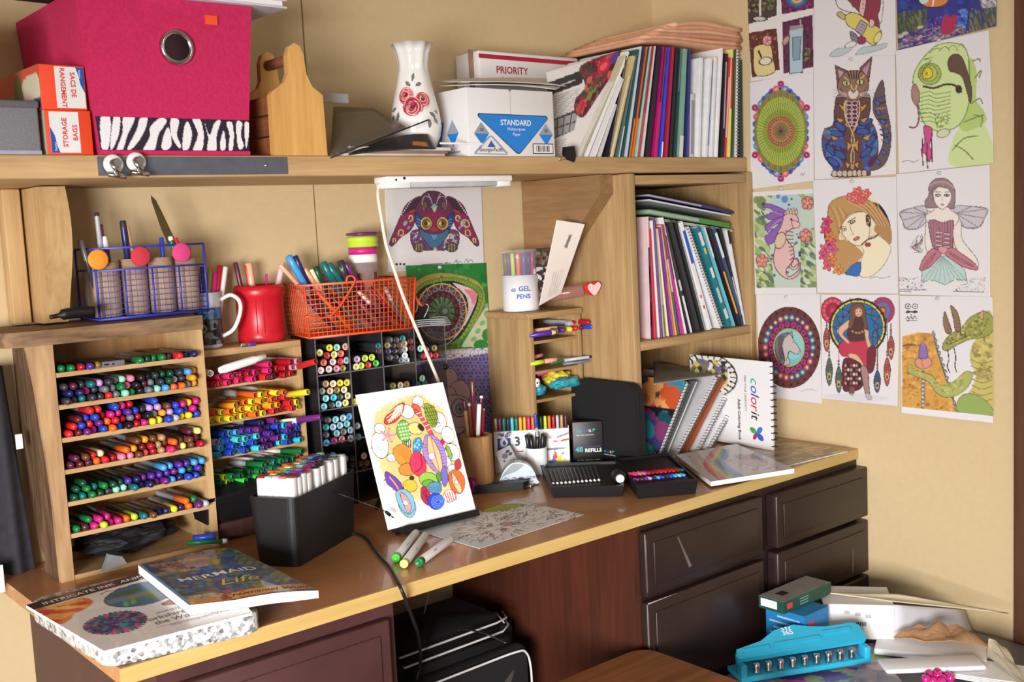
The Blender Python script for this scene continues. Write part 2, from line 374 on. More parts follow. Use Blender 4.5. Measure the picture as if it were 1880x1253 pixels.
bc=thing('bookcase','light oak two-level bookcase in the corner under the right end of the wall shelf','bookcase',(-0.47,-0.335,0.75))
MB().rbox((0,0,0),(0.022,0.333,0.698),0.002).build('side_panel',OAKZ,bc)
MB().rbox((0.446,0,0),(0.468,0.333,0.698),0.002).build('side_panel',OAKZ,bc)
MB().rbox((0.022,0.004,0.672),(0.446,0.333,0.694),0.002).build('top_board',OAKX,bc)
MB().rbox((0.022,0.002,0.275),(0.446,0.333,0.297),0.002).build('shelf_board',OAKX,bc)
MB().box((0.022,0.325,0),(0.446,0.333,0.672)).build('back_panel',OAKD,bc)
sb=thing('shelf_brace','dark pine gusset with a slanting lower edge fixed to the bookcase side','brace',(-0.515,0,1.2))
b=MB();b.prism([(-0.002,0.0),(-0.002,0.249),(-0.285,0.249),(-0.285,0.205),(-0.088,0.01),(-0.075,0.0)],(0,0,0),Y3,Z3,X3,0.044);b.build('plank',PINEY,sb)

# under-shelf lamp and its cord
ul=thing('under_shelf_lamp','white slim strip lamp with a grey diffuser fixed beneath the wall shelf','lamp',(-1.124,-0.305,1.426))
b=MB();b.rbox((0,0,0.010),(0.325,0.05,0.0235),0.003);b.box((0.06,-0.001,0.0165),(0.285,0,0.0180));b.build('housing',WHITE,ul)
for a,c in ((0.002,0.058),(0.286,0.322)):MB().rbox((a,0.002,-0.001),(c,0.048,0.012),0.003).build('end_cap',WHITE,ul)
MB().rbox((0.058,0.004,0.0),(0.286,0.046,0.011),0.004).build('diffuser',mat('frosted_diffuser',(186,188,192),0.3),ul)
b=MB();b.lathe([(0.003,0),(0.003,0.001),(0,0.0015)],10,(0.04,0,0.019),(0,-1,0));b.lathe([(0.0022,0),(0.0022,0.001),(0,0.0015)],10,(0.02,0,0.016),(0,-1,0));b.build('screw',BLACK,ul)
pth=[at(708,338,1,-0.28),at(697,341,1,-0.275),at(694,360,1,-0.26),at(701,405,1,-0.25),at(709,450,1,-0.24),at(722,490,1,-0.235),at(735,530,1,-0.23),at(750,570,1,-0.225),at(772,622,1,-0.22),at(788,660,1,-0.21),at(806,705,1,-0.205),at(818,750,1,-0.20),at(828,800,1,-0.18),at(832,850,1,-0.17)]
b=MB();b.tube(catmull(pth,5),0.0038,8)
tag(b.build('lamp_cord',mat('cream_cord',(228,222,205),0.45,var=0.02)),'white cord hanging from the strip lamp down behind the seashell picture','cord')

# magnetic clips on the metal strip
for i,(u,v,lab)in enumerate([(206,302,'chrome bulldog clip on the metal strip, nearer the left bracket'),(248,298,'chrome bulldog clip on the metal strip, nearer the screw')]):
    p=at(u,v,1,-0.323);c=thing('magnetic_clip',lab,'clip',p,0,'magnetic clips on the shelf edge')
    MB().lathe([(0.015,0),(0.016,-0.002),(0.016,-0.007),(0.013,-0.0085),(0,-0.0085)],24,(0,0,0),(0,1,0)).build('magnet_disc',mat('clip_white',(225,225,225),0.3),c)
    b=MB();b.tube(catmull([(0.004,-0.011,0.006),(-0.006,-0.014,0.002),(-0.002,-0.018,-0.008),(0.006,-0.015,-0.012)],4),0.004,8);b.lathe([(0.006,-0.003),(0.0075,0),(0.006,0.003)],12,(0.002,-0.013,0.001),(0,1,0));b.build('spring',STEEL,c)
    b=MB();b.tube([(-0.014,-0.015,-0.017),(0.016,-0.015,-0.021)],0.0042,8);b.rbox((-0.004,-0.0175,-0.018),(0.006,-0.0135,-0.008),0.001);b.build('jaw',STEEL,c)

# ------------------------------------------------------------------ things in the kneehole
bg_=thing('striped_bag','black bag with thin white piping standing in the kneehole','bag',(-1.03,-0.22,0))
b=MB();bm=bmesh.new();bmesh.ops.create_cube(bm,size=1)
for v in bm.verts:v.co=Vector((v.co.x*0.33+0.005,v.co.y*0.24,(v.co.z+0.5)*0.49))
bmesh.ops.bevel(bm,geom=list(bm.edges),offset=0.04,segments=4,affect='EDGES');bm.verts.index_update()
b.add([v.co[:]for v in bm.verts],[[v.index for v in f.verts]for f in bm.faces],0,True);bm.free();b.build('body',BLACKM,bg_)
MB().rbox((-0.155,-0.16,0.01),(0.155,-0.11,0.435),0.02,seg=3).build('front_pocket',BLACKM,bg_)
PIPE=mat('white_piping',(215,212,210),0.6)
for z,x1 in ((0.482,0.125),(0.465,0.13)):
    b=MB();b.tube([(-0.15,-0.122 if z<0.47 else-0.108,z-0.003),(x1-0.02,-0.122 if z<0.47 else-0.108,z),(x1+0.015,-0.10,z),(x1+0.035,-0.06,z-0.001)],0.0024,6);b.build('piping',PIPE,bg_)
b=MB();b.tube(catmull([(-0.15,-0.163,0.428),(0.0,-0.163,0.430),(0.11,-0.163,0.430),(0.14,-0.162,0.42),(0.157,-0.155,0.38),(0.158,-0.155,0.30),(0.158,-0.155,0.1)],5),0.0026,6);b.build('piping',PIPE,bg_)
b=MB();b.tube(catmull([(0.165,-0.03,0.47),(0.172,-0.06,0.44),(0.172,-0.06,0.40)],4),0.002,6);b.build('piping',PIPE,bg_)
b=MB();b.prism([(p.x,p.y)for p in catmull([(0,0,0),(0.03,0.03,0),(0.045,0.062,0),(0.02,0.045,0),(-0.005,0.03,0)],4,True)],(0.06,-0.1605,0.33),X3,Z3,-Y3,0.001);b.build('embroidered_leaf',mat('dark_thread',(62,56,54),0.8),bg_)
st=thing('wooden_chair','brown wooden chair seat pushed up to the kneehole','chair',(-0.985,-0.835,0.01))
b=MB();b.slab([(-.185,-.19),(.185,-.19),(.185,.19),(-.185,.19)],.05,.44,.472,.006);b.build('seat',wood('chair_wood',(150,98,60),(112,68,38),'X',5,14,0.35),st)
for sx in (-1,1):
    for sy in (-1,1):MB().tube([(sx*0.15,sy*0.15,0.445),(sx*0.165,sy*0.165,0)],[0.02,0.014],10).build('leg',MATS['chair_wood'],st)
def cable(name,pts,r,m,label,n=5):
    b=MB();b.tube(catmull(pts,n),r,7);return tag(b.build(name,m),label,'cable')
BCAB=mat('black_cable',(30,28,34),0.45)
cable('power_cable',[(-1.27,-0.30,0.755),at(666,985,2,0.754),at(695,1020,2,0.754),at(716,1043,2,0.755),at(733,1075,1,-0.645),at(744,1100,1,-0.648),at(757,1135,1,-0.60),at(768,1170,1,-0.5),at(772,1215,1,-0.41),at(764,1250,1,-0.40)],0.0032,BCAB,'thick black cable running from the marker box over the desk edge')
cable('thin_cable',[at(788,1068,1,-0.18),at(786,1095,1,-0.18),at(778,1130,1,-0.18),at(776,1150,1,-0.19),at(780,1165,1,-0.2)],0.0016,mat('grey_cable',(150,145,140),0.5),'thin grey wire hanging against the wall in the kneehole')
cable('thin_cable',[at(840,1157,1,-0.345),at(865,1158,1,-0.348),at(895,1166,1,-0.35),at(930,1182,1,-0.39)],0.002,BCAB,'thin black wire lying across the front of the striped bag')

# dark garment hanging left of the pen rack
g=thing('hanging_garment','dark charcoal garment hanging in folds left of the pen rack','garment',(-1.879,-0.055,0.715))
U,V=np.meshgrid(np.linspace(0,1,50),np.linspace(0,1,40))
xx=-0.14+U*(0.245-0.0*V)-0.03*(1-V);zz=0.42*(1-V)+0.012*np.sin(U*9)*V+0.05*(1-U)*V;yy=0.012*np.sin(U*17+V*2)*(0.4+V)+0.009*np.sin(U*31+V*3+1)+0.02*V
me=bpy.data.meshes.new('cloth');vs=np.stack([xx,yy,zz],-1).reshape(-1,3);i=np.arange(2000).reshape(40,50)
q=np.stack([i[:-1,:-1],i[1:,:-1],i[1:,1:],i[:-1,1:]],-1).reshape(-1,4);me.from_pydata(vs.tolist(),[],q.tolist());me.materials.append(mat('charcoal_cloth',(44,42,50),0.85,var=0.2,scale=60))
me.polygons.foreach_set('use_smooth',[True]*len(q));cl=linkobj('cloth',me,g);md=cl.modifiers.new('s','SOLIDIFY');md.thickness=0.004
MB().rbox((0.078,-0.028,0.27),(0.09,-0.024,0.297),0.001).build('tag',WPAP,g);MB().rbox((-0.02,-0.034,0.02),(0.035,-0.030,0.07),0.001).build('white_patch',WPAP,g);MB().lathe([(0.006,0),(0.006,0.054)],8,(-0.06,0,0.42),(0,1,0)).build('hook',STEEL,g)
# ------------------------------------------------------------------ tall live-edge pen rack
PAL={'crimson':(176,20,40),'red':(214,40,44),'coral':(232,96,80),'orange':(236,104,36),'amber':(238,158,40),'yellow':(240,222,48),'lime':(190,222,60),'bright green':(60,190,50),
       'green':(24,120,62),'dark green':(20,74,48),'teal':(20,110,110),'turquoise':(70,196,200),'sky blue':(70,160,226),'blue':(36,72,190),'navy':(34,36,92),'violet':(86,44,150),'purple':(110,40,120),
       'lilac':(192,150,214),'magenta':(206,36,128),'pink':(238,130,160),'plum':(90,36,60),'maroon':(104,28,36),'brown':(110,66,40),'tan':(178,140,96),'olive':(128,116,50),'grey':(112,116,122),
       'charcoal':(54,54,62),'black':(28,27,32),'white':(238,238,238),'silver':(176,182,190),'mint':(150,226,196),'cream':(232,222,176),'peach':(240,178,140),'aqua':(120,206,214),'pale blue':(160,200,226),'pale pink':(240,200,206),'lemon':(236,236,130),'hot pink':(226,44,110),'cyan':(40,190,220)}
PM={}
def pm(c,rough=0.3):
    if (c,rough)not in PM:PM[(c,rough)]=mat('plastic_'+c.replace(' ','_')+('' if rough==0.3 else '_m'),PAL[c],rough,var=0.03)
    return PM[(c,rough)]
rk=thing('pen_rack','tall live-edge wooden rack of seven bays packed with capped pens','rack',(-1.748,-0.165,0.75))
# side board with its wavy raw edge, local x<0 is outside
edge=[(0.0,0.0),(0.0,0.425),(0.17,0.425),(0.166,0.36),(0.168,0.28),(0.152,0.22),(0.138,0.15),(0.118,0.09),(0.11,0.05),(0.085,0.028),(0.095,0.01),(0.12,0.0)]
b=MB();sm_=[edge[0],edge[1]]+[(p.x,p.y)for p in catmull([(a,c,0)for a,c in edge[2:]],4)]
b.prism(sm_,(-0.022,0,0),Y3,Z3,X3,0.022);b.build('side_board',BARK,rk)
b=MB();st_=catmull([(-0.045,0.425,0),(-0.036,0.35,0),(-0.031,0.27,0),(-0.026,0.2,0),(-0.024,0.12,0),(-0.023,0.0,0)],4)
b.prism([(0,0),(0,0.425)]+[(p.x,p.y)for p in st_],(0,-0.002,0),X3,Z3,Y3,0.012);b.build('front_strip',wood('strip_wood',(206,170,126),(150,112,78),'Z',6,8),rk)
MB().box((0.262,0,0),(0.276,0.163,0.425)).build('side_board',PINEZ,rk)
MB().box((0,0.155,0),(0.262,0.163,0.425)).build('back_panel',wood('rack_back',(190,146,98),(150,108,66),'Z',6),rk)
b=MB();pl=catmull([(-0.085,-0.005,0),(-0.07,-0.022,0),(0.0,-0.03,0),(0.1,-0.026,0),(0.18,-0.03,0),(0.266,-0.028,0)],4)
b.prism([(p.x,p.y)for p in pl]+[(0.268,0.163),(-0.085,0.163)],(0,0,0.425),X3,Y3,Z3,0.026);b.build('top_board',BARKX,rk)
RSH=[0.372,0.315,0.256,0.199,0.141,0.083]
for z in RSH:MB().box((0,0.0,z-0.008),(0.262,0.156,z)).build('shelf',PINE,rk)
MB().box((0,0.0,0),(0.262,0.156,0.008)).build('shelf',PINE,rk)

ORD=['first','second','third','fourth','fifth','sixth','seventh','8th','9th','10th','11th','12th','13th','14th','15th','16th','17th','18th','19th','20th','21st','22nd','23rd','24th','25th','26th','27th','28th']
PENM={}
def pen_mesh(c):
    if c not in PENM:
        b=MB();b.lathe([(0.0,0),(0.003,0.0006),(0.0058,0.003),(0.0066,0.008),(0.0066,0.05),(0.006,0.0505),(0.006,0.128),(0.003,0.138),(0.001,0.142)],12,(0,0,0),(0,1,0),fm=[0,0,0,0,0,1,1,1,1])
        PENM[c]=b.mesh('pen',[pm(c),pm('black' if c in ('charcoal','black','grey')else 'silver')])
    return PENM[c]
def heap(x0,x1,z0,pitch,nlay,prof,y,mk,colf,name,labf,group,jit=0.002,protr=(0.0,0.02),tilt=0.05,r=0.0066,yaw=0.0):
    """hex-packed layers of pens lying on a board; prof(t) = how many layers stand at t along the board"""
    W_=x1-x0;n0=int(W_/pitch)
    for L in range(nlay):
        k=0;n=n0-(L%2)
        for i in range(n):
            t=(i+0.5+0.5*(L%2))/n0
            if L+0.5>prof(t)+rng.uniform(-0.3,0.3)and not (L==0 and prof(t)>0.6):continue
            if prof(t)<0.2:continue
            c=colf(t,L);k+=1
            o=linkobj(name,mk(c));o.location=(x0+t*W_+rng.uniform(-jit,jit)*0.3,y-rng.uniform(*protr),z0+r+L*pitch*0.87+rng.uniform(0,jit*0.3))
            o.rotation_euler=(rng.uniform(-tilt,tilt)*0.5-0.02,0,yaw+rng.uniform(-tilt,tilt))
            tag(o,labf(c,ORD[min(k-1,27)],L),'pen' if name=='capped_pen' else 'marker',group)
LAY=['bottom layer','second layer','third layer','fourth layer','fifth layer','sixth layer']
def zones(*zs):
    """zs: (t_end, [colours])"""
    def f(t,L):
        for te,cs in zs:
            if t<=te:return rng.choice(cs)
        return rng.choice(zs[-1][1])
    return f
DK=['charcoal','navy','grey','black']
rows=[
 (RSH[0],1,lambda t:1.2 if (t<0.30 or t>0.52)else 0.1,zones((0.12,['green','teal']),(0.2,['crimson','tan']),(0.32,['violet','magenta','olive']),(0.66,['dark green','green','black']),(0.8,['green','charcoal']),(0.9,['crimson','red']),(1,['navy','white']))),
 (RSH[1],4,lambda t:3.0 if t<0.9 else 3.2,zones((0.12,['coral','charcoal','plum','navy','silver']),(0.25,['purple','peach','teal','magenta','charcoal']),(0.38,['red','grey','lilac','lime','hot pink','charcoal']),(0.5,['bright green','pink','mint','green','grey','navy']),(0.65,['charcoal','black','navy','plum','grey','blue']),(0.82,['orange','sky blue','mint','grey','charcoal','dark green']),(1,['sky blue','grey','amber','silver','blue','charcoal','orange']))),
 (RSH[2],4,lambda t:2.2+2.0*min(1,t*6)if t<0.25 else (3.6 if t<0.6 else 3.4),zones((0.1,['crimson','red','maroon']),(0.25,['blue','magenta','red','blue','purple']),(0.42,['blue','olive','red','magenta','crimson','orange']),(0.6,['charcoal','violet','crimson','grey','blue','teal','black','magenta']),(0.78,['lilac','blue','amber','yellow','grey','brown']),(1,['blue','green','silver','yellow','grey','dark green','magenta']))),
 (RSH[3],3,lambda t:1.6+1.0*t+0.6*sin(t*14),zones((0.2,['maroon','brown','coral','plum','red']),(0.45,['red','peach','crimson','orange','pink','cream','maroon']),(0.62,['brown','coral','amber','crimson','maroon']),(0.8,['hot pink','brown','tan','orange','magenta']),(1,['maroon','lemon','brown','crimson','plum','amber']))),
 (RSH[4],3,lambda t:1.8+1.2*t+0.4*sin(t*11),zones((0.18,['dark green','teal','green']),(0.4,['dark green','teal','green','mint','charcoal']),(0.65,['violet','purple','navy','teal','blue']),(0.85,['blue','violet','navy','sky blue','purple']),(1,['blue','violet','navy','sky blue','dark green']))),
 (RSH[5],2,lambda t:1.1+0.5*sin(t*9),zones((0.2,['plum','green','magenta']),(0.45,['hot pink','lime','magenta','orange']),(0.6,['coral','green','teal','brown']),(0.8,['orange','yellow','navy','red','blue']),(1,['purple','orange','mint','green','silver']))),
]
RN=['top row','second row','third row','fourth row','fifth row','sixth row']
for ri,(z,nl,prof,cf)in enumerate(rows):
    heap(-1.742,-1.489,0.75+z,0.0141,nl,prof,-0.172,pen_mesh,cf,'capped_pen',(lambda c,o,L,ri=ri:f'{c} pen, {o} from left, {LAY[L]}, tall rack\'s {RN[ri]}'),'capped pens in the tall rack',protr=(-0.006,0.014))
# slim grey case lying in the top bay, and the black mesh, card and pens in the bottom bay
b=MB();b.rbox((0,0,0),(0.052,0.012,0.011),0.002);b.build('shell',mat('case_grey',(118,110,118),0.5),cs :=thing('pen_case','slim grey slotted case lying in the top bay of the tall rack','case',(-1.678,-0.172,0.75+RSH[0]),0.02))
MB().box((0.014,-0.0006,0.004),(0.022,0.0,0.007)).build('slot',INK,cs);MB().box((0.028,-0.0006,0.004),(0.032,0.0,0.007)).build('slot',INK,cs)
bm=bmesh.new();bmesh.ops.create_icosphere(bm,subdivisions=4,radius=1.0);R_=np.random.RandomState(5)
from mathutils import noise
for v in bm.verts:
    d=noise.noise(v.co*2.3)*0.28+noise.noise(v.co*6.1)*0.10;v.co=Vector((v.co.x*0.092*(1+d),v.co.y*0.046*(1+d),max(-0.028,v.co.z*0.028*(1+d))))
bm.verts.index_update();b=MB();b.add([v.co[:]for v in bm.verts],[[v.index for v in f.verts]for f in bm.faces],0,False);bm.free()
tag(b.build('black_netting',mat('black_net',(18,17,20),0.7,var=0.4,scale=200),None,(-1.622,-0.088,0.788)),'crumpled black netting stuffed in the bottom bay of the tall rack','netting')
b=MB();b.prism([(0,0),(0.045,0.004),(0.04,0.02),(0.018,0.03),(0.012,0.018)],(0,0,0),X3,(Y3*0.5+Z3*0.8),Y3,0.012);tag(b.build('clear_sharpener',mat('clear_grey',(150,152,156),0.2),None,(-1.705,-0.19,0.76)),'small grey translucent wedge at the bottom left of the tall rack','sharpener')
b=MB();b.lathe([(0.0,0),(0.006,0.001),(0.007,0.008),(0.0065,0.042)],12,(0,0,0),Vector((-1,0.25,0.06)));tag(b.build('blue_marker',pm('blue'),None,at(396,985,1,-0.19)),'short blue marker sticking out of the rack\'s bottom bay by the green pen','marker')
gp=thing('green_pen','thin green pen with a white end poking out under the blue marker','pen',at(412,994,1,-0.2))
b=MB();b.lathe([(0.0042,0),(0.0042,0.07)],10,(0,0,0),Vector((-1,0.25,0.12)));b.build('barrel',pm('green'),gp);b=MB();b.lathe([(0.0,-0.006),(0.0045,-0.005),(0.0045,0.004)],10,(0,0,0),Vector((-1,0.25,0.12)));b.build('end_cap',WHITE,gp)

# ------------------------------------------------------------------ small pine marker rack
r2=thing('marker_rack','small pine rack of four bays packed with bright markers beside the tall rack','rack',(-1.457,-0.10,0.75))
MB().box((0,0,0),(0.012,0.098,0.372)).build('side_board',PINEZ,r2);MB().box((0.216,0,0),(0.228,0.098,0.372)).build('side_board',PINEZ,r2)
MB().rbox((0,-0.002,0.36),(0.228,0.098,0.374),0.002).build('top_board',PINE,r2);MB().box((0.012,0.09,0),(0.216,0.098,0.36)).build('back_panel',MATS['rack_back'],r2)
R2=[0.300,0.228,0.158,0.085]
for z in R2:MB().box((0.012,0.0,z-0.005),(0.216,0.09,z)).build('shelf',PINE,r2)
MB().box((0.012,0,0),(0.216,0.09,0.008)).build('shelf',PINE,r2)
MKM={}
def marker_mesh(c):
    if c not in MKM:
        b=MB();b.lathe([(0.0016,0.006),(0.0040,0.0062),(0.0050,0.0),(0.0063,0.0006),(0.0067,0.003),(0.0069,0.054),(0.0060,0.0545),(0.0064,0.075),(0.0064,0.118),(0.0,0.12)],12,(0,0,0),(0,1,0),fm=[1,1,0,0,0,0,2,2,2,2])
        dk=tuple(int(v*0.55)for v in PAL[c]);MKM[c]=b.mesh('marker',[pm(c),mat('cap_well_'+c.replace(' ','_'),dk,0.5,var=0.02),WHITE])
    return MKM[c]
rows2=[
 (R2[0],4,lambda t:1.9+0.8*t,zones((0.2,['red','crimson','hot pink']),(0.5,['hot pink','magenta','crimson','hot pink']),(0.75,['red','crimson','hot pink','plum']),(1,['crimson','red','pink','maroon']))),
 (R2[1],5,lambda t:1.8+2.1*min(1,t*1.6)*(1 if t<0.85 else 0.7),zones((0.2,['yellow','coral','yellow']),(0.45,['yellow','yellow','amber','orange']),(0.72,['orange','red','amber','orange','yellow']),(0.9,['red','orange','red']),(1,['yellow','lemon','orange']))),
 (R2[2],5,lambda t:3.2+1.2*min(1,t*2),zones((0.2,['sky blue','blue','lilac','sky blue']),(0.45,['blue','navy','violet','turquoise','sky blue']),(0.75,['violet','navy','blue','purple','turquoise']),(1,['violet','purple','navy','cyan','blue']))),
 (R2[3],5,lambda t:2.6+1.8*t,zones((0.2,['green','lime','dark green']),(0.45,['bright green','green','green','dark green']),(0.75,['green','dark green','teal','green']),(1,['dark green','olive','teal','green','tan']))),
]
RN2=['red row','yellow and orange row','blue and violet row','green row']
for ri,(z,nl,prof,cf)in enumerate(rows2):
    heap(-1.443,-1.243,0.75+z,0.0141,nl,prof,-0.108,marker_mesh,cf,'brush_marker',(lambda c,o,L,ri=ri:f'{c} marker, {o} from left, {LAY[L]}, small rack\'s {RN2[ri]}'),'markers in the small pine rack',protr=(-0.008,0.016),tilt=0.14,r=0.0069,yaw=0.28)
wm=thing('white_marker','long white marker lying across the top of the red markers','marker',at(402,681,1,-0.13))
b=MB();b.lathe([(0.0,-0.002),(0.006,0),(0.0085,0.012),(0.0085,0.075),(0.0065,0.08),(0.0065,0.1)],14,(0,0,0),Vector((0.96,-0.05,0.17)));b.build('barrel',WHITE,wm)
o=linkobj('white_marker',marker_mesh('white'),None,at(387,686,1,-0.145));tag(o,'white marker cap above the left end of the red row','marker')
for (u,v,c,u2,v2,lab)in [(580,664,'red',552,672,'red marker jutting out at the right end of the red row'),(590,766,'purple',545,772,'purple marker jutting out at the right end of the blue and violet row'),(566,720,'yellow',536,724,'yellow marker jutting out at the right end of the yellow row')]:
    p=at(u,v,1,-0.165);o=linkobj('brush_marker',marker_mesh(c),None,p);d=(at(u2,v2,1,-0.12)-p).normalized();o.rotation_euler=Vector((0,1,0)).rotation_difference(d).to_euler();tag(o,lab,'marker')

# ------------------------------------------------------------------ smoky acrylic organizer with alcohol markers
AX0,AX1,AY,AD=-1.198,-0.858,-0.105,0.103
ac=thing('acrylic_organizer','smoky clear acrylic organizer of stacked bays holding alcohol markers','organizer',(AX0,AY,0.75))
SMOKE=clear_mat('smoky_acrylic',(58,54,56),0.42,0.12);SMOKE2=clear_mat('acrylic_edge',(130,128,130),0.6,0.2)
W_=AX1-AX0;XS=[0.0,0.082,0.167,0.254,W_];ZS=[0.0,0.071,0.144,0.217,0.2925,0.3725]
for i,x in enumerate(XS):b=MB();b.box((x-0.0012,0,0),(x+0.0012,AD,0.3725));b.box((x-0.0013,-0.0008,0),(x+0.0013,0,0.3725),1);b.build('divider',[SMOKE,SMOKE2],ac)
for z in ZS:b=MB();b.box((0,0,z-0.0012),(W_,AD,z+0.0012));b.box((0,-0.0008,z-0.0014),(W_,0,z+0.0014),1);b.build('shelf',[SMOKE,SMOKE2],ac)
MB().box((0,AD-0.002,0),(0.255,AD,0.3725)).build('back_panel',mat('dark_acrylic_back',(34,31,33),0.3),ac)
b=MB();b.lathe([(0.0,-0.004),(0.006,-0.0035),(0.0075,0)],14,(W_-0.004,-0.002,0.272),(0,1,0));b.build('knob',BLACK,ac)
ALM={}
def alcohol_mesh(c):
    if c not in ALM:
        r,g_,bl=PAL[c];lt=tuple(int(v*0.72+255*0.28)for v in (r,g_,bl))
        b=MB();b.lathe([(0.0,0.0012),(0.0016,0.0012),(0.0017,0.0010),(0.0048,0.0010),(0.0050,0.0),(0.0074,0.0004),(0.0079,0.002),(0.0079,0.0045),(0.0076,0.006),(0.0076,0.085)],16,(0,0,0),(0,1,0),fm=[2,2,1,1,0,0,3,3,3,3])
        ALM[c]=b.mesh('alcohol_marker',[pm(c),mat('cap_light_'+c.replace(' ','_'),lt,0.4,var=0.02),mat('cap_code_'+c.replace(' ','_'),tuple(int(v*0.4)for v in (r,g_,bl)),0.5,var=0.0),mat('barrel_shaded',(58,55,58),0.5)])  # cap sides and grey barrels darkened, bay shade put into the colour
    return ALM[c]
# (bay row, list of (x, y, colour)) read off the organizer's front
AL=[('top left bay',[(135,232,'lemon'),(222,188,'yellow'),(287,185,'mint'),(363,178,'peach'),(199,257,'red'),(263,248,'lemon'),(323,240,'coral'),(170,318,'coral'),(252,312,'pale pink'),(322,310,'red'),(372,300,'pale blue'),(145,388,'pale pink'),(217,377,'pale pink'),(285,372,'pink'),(341,370,'olive')]),
      ('second bay of the top row',[(466,290,'lilac'),(536,281,'lime'),(596,273,'lime'),(457,357,'lemon'),(503,347,'lime'),(565,340,'red'),(633,325,'bright green'),(660,215,'plum'),(655,172,'teal')]),
      ('third bay of the top row',[(758,118,'charcoal'),(815,120,'charcoal'),(870,105,'teal'),(735,165,'olive'),(790,170,'black'),(845,165,'brown'),(885,150,'tan'),(745,220,'navy'),(800,218,'black'),(850,212,'charcoal'),(888,200,'silver'),(760,275,'charcoal'),(810,270,'black'),(858,300,'grey'),(888,258,'white'),(905,300,'silver'),(940,130,'maroon'),(950,190,'maroon')]),
      ('right bay of the top row',[(1025,195,'mint'),(1055,262,'crimson'),(1112,255,'crimson'),(1163,255,'crimson'),(1080,205,'maroon'),(1150,190,'olive')]),
      ('left bay of the second row',[(190,508,'tan'),(254,506,'cream'),(315,500,'yellow'),(377,496,'yellow'),(158,572,'grey'),(228,570,'peach'),(289,563,'olive'),(351,559,'cream'),(190,636,'aqua'),(259,628,'cyan'),(318,622,'charcoal'),(383,613,'cream'),(173,710,'aqua'),(246,697,'charcoal'),(303,687,'pale blue'),(363,676,'lemon')]),
      ('second bay of the second row',[(447,668,'yellow')]),
      ('right bay of the second row',[(1042,460,'mint'),(1004,515,'teal'),(1065,505,'teal')]),
      ('third bay of the second row',[(785,525,'olive'),(850,520,'cream'),(905,512,'tan')]),
      ('left bay of the third row',[(212,828,'charcoal'),(276,824,'aqua'),(342,810,'pale blue'),(397,797,'sky blue'),(193,893,'teal'),(254,890,'pale blue'),(315,876,'pale blue'),(376,862,'aqua'),(194,960,'charcoal'),(287,946,'aqua'),(347,932,'grey'),(408,917,'pale blue'),(195,1030,'sky blue'),(266,1012,'magenta'),(331,997,'pink'),(410,990,'silver')]),
      ('second bay of the third row',[(468,880,'grey'),(478,978,'teal')]),
      ('left bay of the fourth row',[(253,1143,'sky blue'),(360,1170,'silver'),(428,1168,'charcoal'),(428,1225,'charcoal')]),
      ('second bay of the fourth row',[(525,1147,'pale pink'),(498,1215,'plum'),(550,1210,'brown'),(530,1262,'charcoal')])]
for bay,lst in AL:
    for k,(x,y,c)in enumerate(sorted(lst)):
        o=linkobj('alcohol_marker',alcohol_mesh(c),None,at(560+x/4.818,600+y/4.818,1,AY+0.006));o.rotation_euler=(0,rng.uniform(0,6),0)
        tag(o,f'{c} marker end, {ORD[k]} from left, organizer\'s {bay}','marker','alcohol markers in the acrylic organizer')

# ------------------------------------------------------------------ black box of white dual markers
A_=Vector((-1.437,-0.415,0.75));B_=Vector((-1.245,-0.303,0.75));ux=(B_-A_);L_=ux.length;ux.normalize();uy=Vector((-ux.y,ux.x,0));WB=0.088;HB=0.128
mbx=thing('marker_box','black plastic box full of white-bodied markers standing on the desk','box',A_,math.atan2(ux.y,ux.x))
b=MB();rings=[]
for e,z in ((0,0),(.006,HB),(.003,HB),(0.001,HB-.05)):rings.append([(x,y,z)for x,y in roundpoly([(-e,-e),(L_+e,-e),(L_+e,WB+e),(-e,WB+e)],.018)])
k=len(rings[0]);b.add(sum(rings,[]),[[i*k+q,i*k+(q+1)%k,(i+1)*k+(q+1)%k,(i+1)*k+q]for i in range(3)for q in range(k)]+[list(range(k))[::-1],[3*k+q for q in range(k)]]);b.build('shell',BLACK,mbx)
DM={}
def dual(c):
    if c not in DM:
        b=MB();b.rbox((-0.0078,-0.0078,0),(0.0078,0.0078,0.076),0.0028,seg=2);b2=MB();b2.rbox((-0.0066,-0.0066,0.0755),(0.0066,0.0066,0.0795),0.0024,seg=2);DM[c]=(b.mesh('body',WHITE),b2.mesh('cap_end',pm(c)))
    return DM[c]
cols=[['crimson','red','coral','peach','peach','orange','orange','coral','orange','coral','tan','brown'],['mint','yellow','amber','lemon','lemon','amber','cream','aqua','turquoise','sky blue','sky blue','mint'],
        ['lilac','green','turquoise','sky blue','mint','aqua','lilac','blue','navy','violet','navy','charcoal'],['coral','violet','magenta','lilac','magenta','hot pink','purple','plum','teal','charcoal','grey','silver'],['brown','purple','violet','magenta','magenta','black','black','grey','silver','grey','silver','silver']]
RNM=['rear','second','middle','fourth','front']
rot_=math.atan2(ux.y,ux.x)
for j in range(5):
    for i in range(12):
        if (j,i)in ((0,4),(0,7),(0,10)):continue
        me1,me2=dual(cols[4-j][i])
        p=A_+ux*(0.019+i*0.0168)+uy*(0.0135+j*0.0154);p.z=0.75+HB-0.045+rng.uniform(-0.002,0.002)
        o=thing('dual_marker',f'{cols[4-j][i]} ended white marker, {ORD[i]} from left in the black box\'s {RNM[4-j]} row','marker',p,rot_,'white markers in the black box')
        linkobj('body',me1,o);linkobj('cap_end',me2,o)
